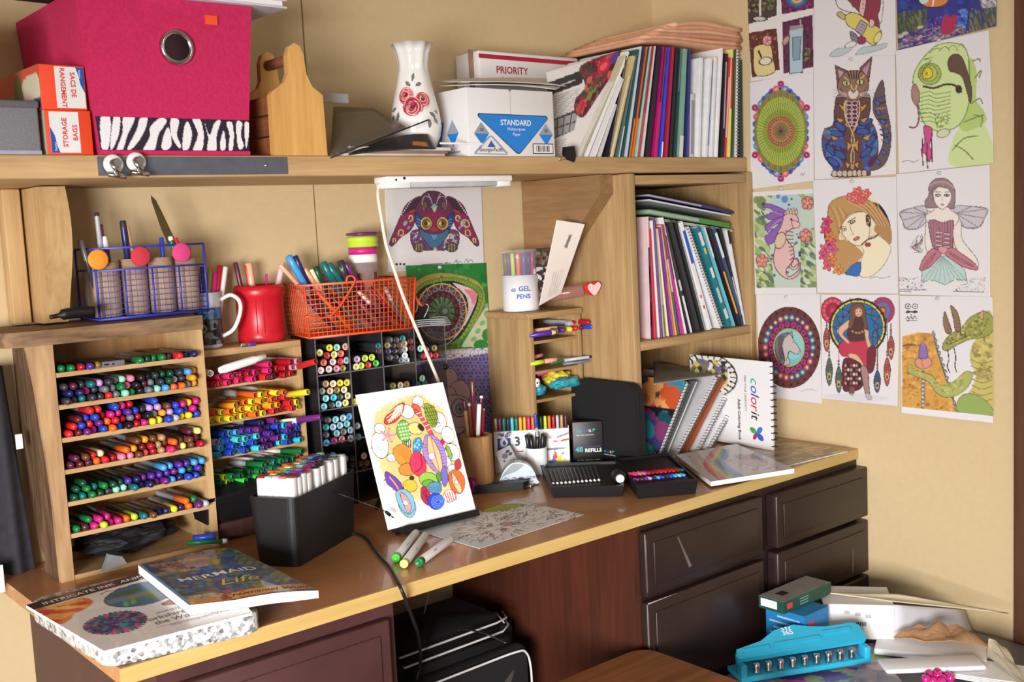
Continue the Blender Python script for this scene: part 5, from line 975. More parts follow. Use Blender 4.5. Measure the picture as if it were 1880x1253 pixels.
for k in range(12):
    p=at(1018+k*7.6,890-k*.6,2,0.770);q_=at(1008+k*7.6,864-k*.6,2,0.770);d=(q_-p);b.lathe([(0.003,0),(0.0036,0.004),(0.0036,d.length)],8,p-o1,d)
    b2.lathe([(0,-0.0005),(0.0022,0.0),(0.0022,0.004)],8,p-o1+Z3*0.003,d+Z3*0.03)
tag(b.build('slot_ridges',BLACK,t1),kind='stuff')
for k in range(12):
    p=at(1018+k*7.6,890-k*.6,2,0.772);bb1=MB();bb1.lathe([(0,0),(0.0026,0.0006),(0.0026,0.006)],8,p-o1,Vector((-0.5,0.6,0.6)));bb1.build('slot_glint',WHITE,t1)
t3,o3=tray('pen_tray','black pen tray holding two rows of coloured pen tips before the rainbow book',[at(1168,892,2,0.782),at(1282,882,2,0.782),at(1226,831,2,0.782),at(1128,842,2,0.782)],DZ,0.032,BLACK)
TP=[['hot pink','pink','pink','magenta','crimson','crimson','red','red','crimson','red','crimson','teal'],['purple','plum','violet','lilac','navy','sky blue','blue','navy','blue','sky blue','aqua','sky blue']]
for r_ in range(2):
    for k in range(12):
        p=at(1171+k*7.7+r_*3,873-k*.75+r_*9,2,0.782);c=TP[r_][k];b=MB();b.lathe([(0.0,0),(0.0032,0.0006),(0.0036,0.004),(0.0036,0.022 if r_==0 else 0.014)],10,(0,0,0),Vector((-0.30,0.9,0.10)))
        tag(b.build('gel_pen_tip',pm(c),None,p),f'{c} pen tip, {ORD[k]} from left in the {["back", "front"][r_]} row of the black tray','pen','pen tips in the black tray')
for k in range(10):
    b=MB();p=at(1150+k*7.5,838-k*.6,2,0.779);b.lathe([(0.0,0),(0.0022,0.0004),(0.0022,0.004)],8,p-o3,Vector((0,.3,1)));b.build('rear_peg',pm('charcoal'),t3)
wk=thing('white_capped_jar','black canister lying on its side with a white round cap between the two trays','canister',at(1139,880,1,-0.492));ax_=Vector((-0.60,-0.72,0.10)).normalized()
MB().lathe([(0.0,0.0),(0.0085,0.0),(0.0092,-0.003),(0.0092,-0.010)],22,(0,0,0),ax_*1).build('cap',WHITE,wk);MB().lathe([(0.0098,-0.009),(0.0145,-0.014),(0.0155,-0.02),(0.0155,-0.06)],22,(0,0,0),ax_).build('barrel',BLACK,wk)
def rain_cover(cv,H):
    al=np.ones(cv.X.shape,bool);cv.C[:]=(196,190,188);cv.mottle(al,7);R_=np.random.RandomState(2)
    for k,c in enumerate([(196,90,90),(206,120,80),(214,190,90),(120,160,120),(84,130,176),(100,150,200)]):cv.sl([(12+k*5,H*1.0),(16+k*5,H*.55-k*1),(36+k*4,H*.26+k*3),(64+k*2,H*.02+k*4)],c,5.6)
    for k in range(46):x,y=R_.uniform(52,96),R_.uniform(H*.32,H*.9);cv.sl([(x,y),(x+R_.uniform(-5,5),y+3),(x+R_.uniform(-8,8),y+6)],(110,86,92),.7)
    cv.sp([(66,H*.42),(78,H*.38),(90,H*.46),(86,H*.6),(72,H*.56)],(150,106,104),line=(90,60,64),w=.8);cv.sp([(62,H*.6),(76,H*.56),(86,H*.66),(80,H*.8),(66,H*.76)],(190,160,164),line=(110,80,90),w=.8);cv.scatter(al&(cv.Y<H*.45)&(cv.X<40),[(120,110,116),(150,120,120)],40,.5,1.6,6);cv.scatter(al&(cv.X>8)&(cv.X<24)&(cv.Y>H*.4),[(190,90,110),(206,120,130)],30,.8,2.4,7)
rz_=DZ+0.004;cc=[at(1240,835,2,DZ+0.016),at(1352,815,2,DZ+0.016),at(1458,860,2,DZ+0.016),at(1305,884,2,DZ+0.016)]
def gloss_paint(cv,H):
    cv.C[:]=(150,126,92);al=np.ones(cv.X.shape,bool);cv.scatter(al,[(176,148,106),(120,96,72),(196,176,140),(140,112,80),(104,84,72)],90,2,9,3,2.2,0.3);cv.scatter(al&(cv.X>55),[(206,170,120),(214,190,150)],20,2,7,4)
gl=[at(1332,818,2,DZ+0.004),at(1432,807,2,DZ+0.004),at(1556,828,2,DZ+0.004),at(1405,864,2,DZ+0.004)]
book('glossy_album','glossy tan covered album lying behind the rainbow book at the desk\'s right end',[(p.x,p.y)for p in gl],DZ,0.004,gloss_paint,60,60,coat=1.0,rough=0.08,cat='album',cm=mat('clear_page_edge',(206,204,200),.2))
book('rainbow_book','grey colouring book with a rainbow cover lying right of the black pen tray',[(p.x,p.y)for p in cc],DZ+0.0045,0.011,rain_cover,140,120,coat=0.15,rough=0.45)
# ------------------------------------------------------------------ on the wall shelf
SZ=1.4885
def frustum(b,x0,x1,y0,y1,z0,z1,grow,m=0):
    g_=grow;return b.hexa([(x0,y0,z0),(x1,y0,z0),(x1,y1,z0),(x0,y1,z0),(x0-g_,y0-g_,z1),(x1+g_,y0-g_,z1),(x1+g_,y1+g_,z1),(x0-g_,y1+g_,z1)],m)
pcub=thing('storage_cube','large hot pink fabric cube with a zebra band on the wall shelf','storage cube',(-1.690,-0.312,SZ))
PINK=mat('pink_felt',(196,34,88),0.95,var=0.10,scale=160,bump=0.5)
b=MB();b.hexa([(0,0,0),(0.266,0,0),(0.266,0.30,0),(0,0.30,0),(-0.020,-0.003,0.262),(0.291,-0.003,0.262),(0.291,0.311,0.262),(-0.020,0.311,0.262)]);b.build('fabric_body',PINK,pcub)
def zebra(cv,H):
    cv.C[:]=(40,30,46);R_=np.random.RandomState(12);x=2
    for pts in ([(3,.05),(9,.05),(5,.95),(1,.95)],[(11,0),(15,0),(12,.6),(6,1)],[(17,.0),(24,.0),(18,.55),(14,.98),(10,1),(15,.5)],[(27,.05),(32,0),(28,.5),(20,.95),(17,.95),(24,.4)],[(33,.3),(40,0),(44,.1),(38,.5),(34,1),(27,1),(32,.6)],[(42,.45),(45,.3),(46,.8),(42,1),(39,.9)],[(47,.0),(52,.05),(50,.5),(52,.85),(50,.9),(46,.5)],[(55,.3),(58,.1),(60,.5),(57,.95),(53,.95)],[(61,.0),(66,.0),(68,.5),(66,1),(60,1),(64,.5)],[(69,.1),(72,.5),(76,.1),(80,.05),(77,.5),(76,1),(70,1),(71,.6)],[(82,.35),(83,.9),(80,1),(79,.8)],[(84,.1),(88,.1),(89,.5),(88,.95),(85,.95),(86,.5)],[(91,.1),(95,.1),(94,.5),(96,.85),(92,.9)],[(97,.1),(100,.1),(100,.4),(98,.9),(97,.6)]):
        cv.sp([(a,c*H)for a,c in pts],(232,228,232))
cv,nx,ny=blank(0.262,0.052,200);zebra(cv,100*0.052/0.262)
linkobj('zebra_band',paper_mesh('zebra_band',lambda U,V:[0.0015+0.2655*U-0.004*(1-V)*(1-2*U)*1.0,-0.0022-0*U,0.008+0.054*(1-V)],nx,ny,cv,vcol_mat('felt_print',0.9)),pcub)
MB().box((-0.001,-0.006,0),(0.267,-0.001,0.007)).build('hem',PINK,pcub)
gx=at(325,87,1,-0.317);gp_=(gx.x+1.690,-0.0062,gx.z-SZ)
MB().lathe([(0.0205,0.003),(0.0225,-0.002),(0.026,-0.0035),(0.0295,-0.001),(0.0300,0.004)],40,gp_,(0,1,0)).build('grommet',STEEL,pcub);MB().lathe([(0.0,-0.0008),(0.021,-0.0008),(0.021,0.002)],32,gp_,(0,1,0)).build('grommet_hole',mat('dark_hole',(40,10,20),0.9),pcub)
sx_=at(387,37,1,-0.317);MB().box((-0.0115,-0.0006,-0.008),(0.0115,0,0.008)).build('price_sticker',mat('orange_sticker',(244,84,40),0.6),pcub,(sx_.x+1.690,-0.0062,sx_.z-SZ))
ws=thing('white_binder','white binder lying on the pink cube and overhanging its right side','binder',(-1.60,-0.335,SZ+0.2635),0.05)
MB().rbox((0,0,0),(0.27,0.22,0.004),.001).build('lower_cover',mat('binder_white',(222,218,232),.45,var=.02),ws);MB().box((0.004,0.003,0.004),(0.262,0.216,0.013)).build('pages',WPAP,ws);MB().rbox((0,0,0.013),(0.27,0.22,0.017),.001).build('upper_cover',MATS['binder_white'],ws)
df=thing('dark_folder','dark folder corner on top of the pink cube at its left','folder',(-1.79,-0.318,SZ+0.2635),0.1);MB().rbox((0,0,0),(0.16,0.13,0.018),.003).build('folder_cover',BLACKM,df)
# left end of the shelf
gb=thing('grey_storage_box','grey felt lidded box at the far left end of the wall shelf','box',(-1.955,-0.314,SZ))
MB().rbox((0,0,0),(0.174,0.24,0.076),0.004).build('box_body',mat('grey_felt',(126,126,132),0.85,var=0.12,scale=300),gb);MB().rbox((-0.001,-0.002,0.072),(0.1755,0.242,0.084),0.003).build('lid',mat('dark_grey_felt',(100,98,104),0.8,var=0.1,scale=300),gb);MB().box((0.0,-0.0015,0),(0.173,0,0.006)).build('hem',mat('pale_grey_felt',(160,164,178),0.8),gb)
yb=thing('yellow_carton','yellow carton edge standing on the grey felt box at the far left','carton',(-1.96,-0.29,SZ+0.084));MB().rbox((0,0,0.014),(0.125,0.1,0.13),0.002).build('carton',mat('yellow_card',(232,190,40),0.6,var=0.06),yb);MB().rbox((0,0,0),(0.127,0.1,0.014),0.001).build('base_flap',CARD,yb)
RED_C=mat('orange_red_card',(236,72,36),0.5,var=0.03);BLU=mat('label_blue',(36,80,170),.5,var=0)
for i,(z0,dx,rz,lab,flip)in enumerate([(0.0,0.0,0.0,'lower orange-red carton of storage bags, its label upside down',True),(0.0712,-0.003,0.03,'upper orange-red carton of storage bags with French lettering',False)]):
    bx=thing('bag_carton',lab,'carton',(-1.772+dx,-0.314,SZ+z0),rz,'storage bag cartons beside the pink cube');bw=0.072
    MB().rbox((0,0,0),(bw,0.20,0.0705),0.001).build('carton',RED_C,bx)
    xa,xb=(0.021,0.062)if not flip else (0.008,0.050)
    xa,xb=(0.024,0.070)if not flip else (0.006,0.052)
    MB().box((xa,-0.0005,0.003),(xb,0.0,0.068)).build('label_panel',CARD,bx)
    RI=mat('label_red',(222,60,44),.5,var=0)
    bl=MB();q0=[(0,0),(0,0.042),(0.004,0.036),(0.006,0.02),(0.014,0.008),(0.016,0.0)]
    if not flip:
        bl.prism([(xb-a_*0.9,0.068-c_*0.9)for a_,c_ in [(0,0),(0.014,0),(0.010,0.012),(0.007,0.03),(0,0.045)]],(0,-0.0006,0),X3,Z3,-Y3,0.0004)
        lettering(bx,'SACS DE',(xa+0.024,-0.0006,0.060),(0,0,-1),(1,0,0),0.0105,RI,align='LEFT',off=0.02);lettering(bx,'RANGEMENT',(xa+0.008,-0.0006,0.066),(0,0,-1),(1,0,0),0.0105,RI,align='LEFT',off=0.02);lettering(bx,'home',(xb-0.0085,-0.0009,0.064),(0,0,-1),(1,0,0),0.006,WINK,align='LEFT')
    else:
        bl.prism([(xa+a_*0.9,0.003+c_*0.9)for a_,c_ in [(0,0),(0.014,0),(0.010,0.012),(0.007,0.03),(0,0.045)]],(0,-0.0006,0),X3,Z3,-Y3,0.0004)
        lettering(bx,'STORAGE',(xa+0.026,-0.0006,0.012),(0,0,1),(-1,0,0),0.0105,RI,align='LEFT',off=0.02);lettering(bx,'BAGS',(xa+0.042,-0.0006,0.022),(0,0,1),(-1,0,0),0.0105,RI,align='LEFT',off=0.02);lettering(bx,'home',(xa+0.0085,-0.0009,0.006),(0,0,1),(-1,0,0),0.006,WINK,align='LEFT')
    bl.build('brand_patch',BLU,bx)
    def side_pic(cv,H,flip=flip):
        cv.C[:]=(206,84,54);cv.poly([(0,H*.55),(100,H*.5),(100,H),(0,H)],(170,120,96));cv.sp([(40,H*.2),(52,H*.1),(60,H*.4),(54,H*.8),(42,H*.7)],(96,110,60));cv.sp([(60,H*.3),(96,H*.2),(98,H*.8),(70,H*.86)],(214,206,180));cv.poly([(62,H*.8),(100,H*.72),(100,H),(62,H)],(70,60,110))
        if flip:cv.C[:]=(204,186,160);cv.poly([(0,0),(30,0),(30,H),(0,H)],(190,66,48));cv.poly([(60,0),(74,0),(74,H),(60,H)],(170,140,120))
    cv,nx,ny=blank(0.2,0.0705,60);side_pic(cv,35);linkobj('side_print',paper_mesh('side_print',lambda U,V:[-0.0005+0*U,0.2*(1-U),0.0705*(1-V)],nx,ny,cv,vcol_mat()),bx)
# wooden caddy
cd=thing('wooden_caddy','pine tool caddy with an arched end board and handle on the wall shelf','caddy',(-1.374,-0.314,SZ));CP=wood('caddy_pine',(226,176,104),(196,142,74),'Z',6)
b=MB();eo=[(0,0),(0.112,0),(0.110,0.112),(0.088,0.128),(0.078,0.150),(0.075,0.185),(0.068,0.200),(0.057,0.205),(0.046,0.198),(0.040,0.182),(0.040,0.150),(0.033,0.135),(0.006,0.116),(0.002,0.11)]
b.prism(eo,(0,0,0),X3,Z3,Y3,0.014);b.build('end_board',CP,cd);b=MB();b.prism(eo,(0,0.106,0),X3,Z3,Y3,0.014);b.build('end_board',CP,cd)
for z0,z1 in ((0.002,0.034),(0.037,0.072),(0.075,0.108)):
    MB().box((0,0.014,z0),(0.008,0.106,z1)).build('side_slat',wood('caddy_slat',(150,96,62),(110,66,40),'Y',6),cd);MB().box((0.103,0.014,z0),(0.111,0.106,z1)).build('side_slat',CP,cd)
MB().lathe([(0.010,0.014),(0.010,0.106)],14,(0.057,0,0.178),(0,1,0)).build('handle',MATS['caddy_slat'],cd);MB().box((0.008,0.014,0.002),(0.103,0.106,0.01)).build('bottom_board',CP,cd)
# plastic sheet on a stack of magazines
for k,(x0,x1,th_,c,lab)in enumerate([(-1.24,-0.985,0.005,(206,190,176),'lowest pale magazine lying flat under the vase'),(-1.225,-0.975,0.006,(150,120,110),'middle pinkish magazine lying flat under the vase'),(-1.21,-0.965,0.007,(226,222,220),'white paged magazine lying flat just under the dark one')]):
    MBb=MB().rbox((x0,-0.314+0.003*k,0),(x1,-0.277,th_),0.001);tag(MBb.build('flat_magazine',mat('magazine_%d'%k,c,0.5),None,(0,0,SZ+[0,0.0052,0.0114][k])),lab,'magazine','magazines lying flat on the shelf')
def dark_mag(cv,H):
    cv.C[:]=(40,38,40);cv.poly([(70,H*.5),(92,H*.6),(90,H*.9),(72,H*.8)],(176,110,50))
sheet3('dark_magazine','dark bent magazine with an orange patch lying on the flat magazines','magazine',[at(700,256,1,-0.291),at(785,246,1,-0.291),at(800,272,1,-0.317),at(640,282,1,-0.317)],40,30,dark_mag,thick=0.004,m=vcol_mat('glossy_print',.3,.3),bend=0.004)
sheet3('plastic_folder','smoky translucent plastic folder sloping up from the caddy to the vase','folder',[at(612,196,1,-0.13),at(684,198,1,-0.20),at(748,235,1,-0.318),at(606,289,1,-0.318)],6,6,None,(0,0,0),0.002,m=clear_mat('smoky_film',(96,88,76),0.62,0.2))
b=MB();b.tube([at(607,290,1,-0.319),at(787,220,1,-0.319)],0.0016,6);tag(b.build('folder_spine',INK),'thin black spine of the smoky plastic folder','spine')
bv=MB();bv.rbox((-0.075,0,0.004),(0.055,0.012,0.024),0.003);tag(bv.build('clear_sleeve',clear_mat('cloudy_film',(190,192,204),0.4,0.2),None,at(598,192,1,-0.24)),'cloudy clear plastic sleeve sticking out behind the wooden caddy','sleeve')
# vase
vs_=thing('rose_vase','white fluted porcelain vase printed with pink roses on the wall shelf','vase',(-0.998,-0.235,SZ))
def fl(a,h):return 1+(0.045*cos(8*a)if h>0.19 else 0.02*cos(8*a)*max(0,(h-0.10)/0.09)if h>0.10 else 0)
b=MB();prof=[(0.0,0.0),(0.03,0.0),(0.032,0.006),(0.040,0.022),(0.050,0.045),(0.0535,0.066),(0.051,0.092),(0.045,0.12),(0.038,0.15),(0.0315,0.18),(0.0305,0.195),(0.034,0.215),(0.043,0.236),(0.0405,0.234),(0.031,0.212),(0.027,0.19),(0.03,0.15),(0.0,0.12)]
b.lathe(prof,64,wob=fl);b.build('body',mat('porcelain',(236,234,230),0.12,var=0.01,coat=0.5),vs_)
cvv,nx,ny=blank(100,106,110,(236,234,230))
def roses(cv):
    for (x,y,r,c)in [(36,42,17,(214,120,116)),(70,50,15,(206,96,104)),(50,62,19,(176,66,84))]:
        cv.ell(x,y,r,r*.85,c);R_=np.random.RandomState(int(x))
        for k in range(6):cv.ell(x+R_.uniform(-3,3),y+R_.uniform(-3,3),r*(.9-.13*k),r*(.75-.11*k),None,R_.uniform(0,3),line=[(236,180,176),(150,40,62)][k%2],w=1.5)
        cv.ell(x,y,r*.22,r*.2,(130,34,56))
    for (x,y,a)in [(50,18,-1.2),(58,26,-.3),(46,26,-2.6),(14,62,2.8),(10,74,2.2),(22,70,1.8),(80,72,.5),(88,80,.9),(78,84,1.6),(92,70,.1)]:
        cv.sp([(x,y),(x+7*cos(a)-3*sin(a),y+7*sin(a)+3*cos(a)),(x+14*cos(a),y+14*sin(a)),(x+7*cos(a)+3*sin(a),y+7*sin(a)-3*cos(a))],(120,124,116),line=(86,92,88),w=1)
roses(cvv);hs=[p[1]for p in prof[2:13]];rs=[p[0]for p in prof[2:13]]
def vase_pos(U,V):
    z=0.050+0.128*(1-V);r=np.interp(z,hs,rs)+0.0007;a=-3.42+2.3*U;wobv=1+0.02*np.cos(8*(a-0))*np.clip((z-0.10)/0.09,0,1);return [r*wobv*np.cos(a),r*wobv*np.sin(a),z]
mme=paper_mesh('rose_print',vase_pos,nx,ny,cvv,vcol_mat('porcelain_print',0.12,0.5));linkobj('rose_print',mme,vs_)
# ream carton, parcel box, letters on top
rm=thing('paper_carton','white carton of copy paper with a blue triangle on the wall shelf','carton',(-0.922,-0.314,SZ));RW,RH,RD=0.243,0.142,0.105
MB().rbox((0,0,0),(RW,RD,RH),0.001).build('carton',CARD,rm)
GPB=mat('label_azure',(36,128,214),.45,var=0.02);GREYL=mat('label_grey',(150,156,168),.5,var=0)
def plate(par,pts,o,u,v,m_,name,t=0.0005,sm_=False):b=MB();b.prism(pts,o,u,v,Vector(u).cross(Vector(v)),t);return b.build(name,m_,par)
tri=[(0.033,0.088),(0.218,0.087),(0.222,0.082),(0.220,0.078),(0.142,0.010),(0.136,0.007),(0.129,0.009),(0.032,0.080),(0.030,0.085)]
plate(rm,[(0.134+(x-0.134)*1.03,0.056+(z-0.056)*1.05)for x,z in tri],(0,0,0),X3,Z3,mat('label_navy',(40,44,70),.5,var=0),'triangle_border',0.0004);plate(rm,tri,(0,-0.0003,0),X3,Z3,GPB,'blue_triangle')
lettering(rm,'STANDARD',(0.131,-0.0009,0.066),X3,Z3,0.0165,WINK,off=0.02);lettering(rm,'Multipurpose',(0.131,-0.0009,0.055),X3,Z3,0.0095,WINK);lettering(rm,'Paper',(0.131,-0.0009,0.044),X3,Z3,0.0095,WINK)
for cx in (0.035,0.217):plate(rm,[(cx-.02,0.048),(cx,0.071),(cx+.02,0.048)],(0,-0.0001,0),X3,Z3,GREYL,'diamond_top',.0008);plate(rm,[(cx-.02,0.0475),(cx+.02,0.0475),(cx,0.024)],(0,-0.0001,0),X3,Z3,GPB,'diamond_bottom',.0008);lettering(rm,'20',(cx,-0.001,0.052),X3,Z3,0.010,INK)
plate(rm,[(0.014,0.004),(0.100,0.003),(0.103,0.007),(0.062,0.043),(0.055,0.043),(0.013,0.008)],(0,-0.0004,0),X3,Z3,GREYL,'badge_border',.0012);plate(rm,[(0.017,0.006),(0.099,0.005),(0.060,0.0405),(0.057,0.0405)],(0,-0.0005,0),X3,Z3,CARD,'badge',.0014)
lettering(rm,'Georgia-Pacific',(0.058,-0.0019,0.010),X3,Z3,0.0108,mat('label_navy',(40,44,70)),off=0.01);plate(rm,[(0.048,0.019),(0.070,0.019),(0.059,0.033)],(0,-0.0006,0),X3,Z3,mat('label_royal',(60,90,180),.5,var=0),'badge_mark',.0016)
b=MB();b.box((0.177,-0.0006,0.005),(0.237,0,0.028));b.build('barcode_frame',INK,rm);MB().box((0.179,-0.0010,0.007),(0.235,0,0.026)).build('barcode_field',CARD,rm)
b=MB();[b.box((0.187+k*0.0045,-0.0013,0.010),(0.187+k*0.0045+[.0012,.0025,.0018][k%3],0,0.023))for k in range(9)];b.build('barcode',INK,rm)
b=MB();b.box((0.118,-0.0004,0.088),(0.1185,0,RH));b.box((0.115,-0.0006,RH-0.004),(0.121,0,RH));b.build('flap_seam',mat('seam_grey',(120,118,116),.6),rm)
for cx in (0.052,):plate(rm,[(cx-.02,0.052),(cx,0.080),(cx+.02,0.052)],(0,0,0),-Y3,Z3,GREYL,'diamond_top',.0006).location=(-0.0,0.105,0);plate(rm,[(cx-.02,0.0515),(cx+.02,0.0515),(cx,0.024)],(0,0,0),-Y3,Z3,GPB,'diamond_bottom',.0006).location=(0,0.105,0)
plate(rm,[(0.0,0.078),(0.022,0.078),(0.006,0.02),(0,0.02)],(0,0,0),-Y3,Z3,GPB,'blue_triangle',.0006).location=(0,0.105,0);MB().box((-0.0006,0.03,0.01),(0,0.09,0.014)).build('print_line',GREYL,rm)
st=MB().box((0,0,0),(0.112,0.0008,0.004));tag(st.build('paper_strip',WPAP,None,(at(808,263,1,-0.318).x,-0.3172,at(808,265,1,-0.318).z)),'narrow white paper strip across the lower left of the copy paper carton','strip')
for k,(c4,lab)in enumerate([([at(800,158,1,-0.17),at(1050,150,1,-0.06),at(1020,164,1,-0.30),at(870,155,1,-0.30)],'loose white sheet lying on the copy paper carton'),([at(795,150,1,-0.10),at(985,138,1,-0.03),at(1040,158,1,-0.25),at(850,150,1,-0.29)],'creased upper white sheet lying over the copy paper carton')]):
    sheet3('loose_sheet',lab,'sheet',c4,10,10,None,(232,228,226),0.0015,bend=0.004)
pmx=thing('parcel_box','white postal parcel box with red lettering behind the copy paper carton','parcel',(-0.716,-0.105,SZ))
MB().rbox((0,0,0.0),(0.32,0.09,0.262),0.004).build('carton',CARD,pmx);PRI=mat('postal_red',(172,30,56),.5,var=0.03)
plate(pmx,[(0.0,0.254),(0.318,0.253),(0.318,0.243),(0.0,0.244)],(0,0,0),X3,Z3,PRI,'red_band');lettering(pmx,'PRIORITY',(0.100,-0.0004,0.212),X3,Z3,0.0235,PRI,off=0.015);lettering(pmx,'* MAIL *',(0.100,-0.0004,0.190),X3,Z3,0.019,PRI,off=0.02)
MB().box((-0.014,0.02,0.10),(0.0,0.022,0.265)).build('side_flap',mat('brown_flap',(150,116,92),.7),pmx)

# ------------------------------------------------------------------ magazines and books standing in rows
BKM={}
def upright(name,lab,bottom,top,wpx,col,y,cat='book',group=None,depth=0.2,spiral=False,marks=None,page=False,ang=0.0,face=None):
    """a book standing on its edge, spine to the room: spine runs bottom->top (x, z at the front), width w metres along x"""
    (xb,zb),(xt,zt)=bottom,top;L=math.hypot(xt-xb,zt-zb);w=wpx;t=thing(name,lab,cat,(xb,y,zb),0,group)
    an=math.atan2(xt-xb,zt-zb);t.rotation_euler=(0,an,ang);key=(tuple(col),page)
    cm_=mat('cover_%02x%02x%02x'%tuple(col),col,0.45,var=0.06)
    b=MB()
    if w<0.0035:b.box((0,0,0),(w,depth,L));b.build('cover',cm_,t)
    else:
        b.rbox((0,0,0),(0.0012,depth,L),0.0004,seg=1);b.rbox((w-0.0012,0,0),(w,depth,L),0.0004,seg=1)
        if not (page or spiral):b.box((0.0006,-0.0004,0),(w-0.0006,0.0008,L))
        b.build('cover',cm_,t);MB().box((0.0012,0.0012,0.001),(w-0.0012,depth-0.002,L-0.001)).build('pages',mat('page_block',(226,224,220),.7,var=0.03,scale=200),t)
    for mk in (marks or []):  # (z0, z1, x0, x1, colour) along the spine, fractions
        z0,z1,x0,x1,c=mk;MB().box((w*x0,-0.0012,L*z0),(w*x1,-0.0003,L*z1)).build('spine_print',mat('print_%02x%02x%02x'%tuple(c),c,.5,var=.02),t)
    if spiral:
        b=MB();n=int(L/0.0085);r=max(0.0042,w*0.55)
        for k in range(n):b.tube([(w/2+r*cos(a),-0.002+r*0.9*sin(a)-0.001,0.006+k*0.0085+0.0012*a/6)for a in np.linspace(0,2*pi,9)[:-1]],0.0011,4,closed=True)
        b.build('spiral_binding',mat('spiral_wire',(150,150,156),.3,.7),t)
    if face:
        cv,nx,ny=blank(depth,L,70);face(cv,100*L/depth);linkobj('printed_face',paper_mesh('printed_face',lambda U,V:[-0.0006+0*U,depth*(1-U),L*(1-V)],nx,ny,cv,vcol_mat('glossy_print',.35,.3)),t)
    return t
NX={'w':(232,230,230),'k':(34,32,40)}
# top shelf: (bottom px, top px, top y px, width m, colour, label words, extras)
YS=-0.314
def fitrow(rows,y,zb,right=-0.002):
    '''spread a row of leaning books so that neighbours stand side by side'''
    L=[]
    for bp,tp,w,c,lab,ex in rows:xb=at(bp[0],bp[1],1,y).x;t=at(tp[0],tp[1],1,y);L.append([xb,t.x,t.z,w,c,lab,ex])
    for k in range(1,len(L)):
        p,q=L[k-1],L[k];h=min(p[2],q[2])-zb;px_=p[0]+(p[1]-p[0])*h/(p[2]-zb);qx=q[0]+(q[1]-q[0])*h/(q[2]-zb);g0,g1=q[0]-p[0],qx-px_;m=0.0028
        if g0<m:q[0]+=m-g0
        if g1<m:q[1]+=(m-g1)*(q[2]-zb)/h
        qx=q[0]+(q[1]-q[0])*h/(q[2]-zb);ca=(p[2]-zb)/math.hypot(p[1]-p[0],p[2]-zb);p[3]=max(0.0015,min(p[3],(min(q[0]-p[0],qx-px_))*ca-0.0006))
    return L
def pxz(u,v,y):p=at(u,v,1,y);return (p.x,p.z)
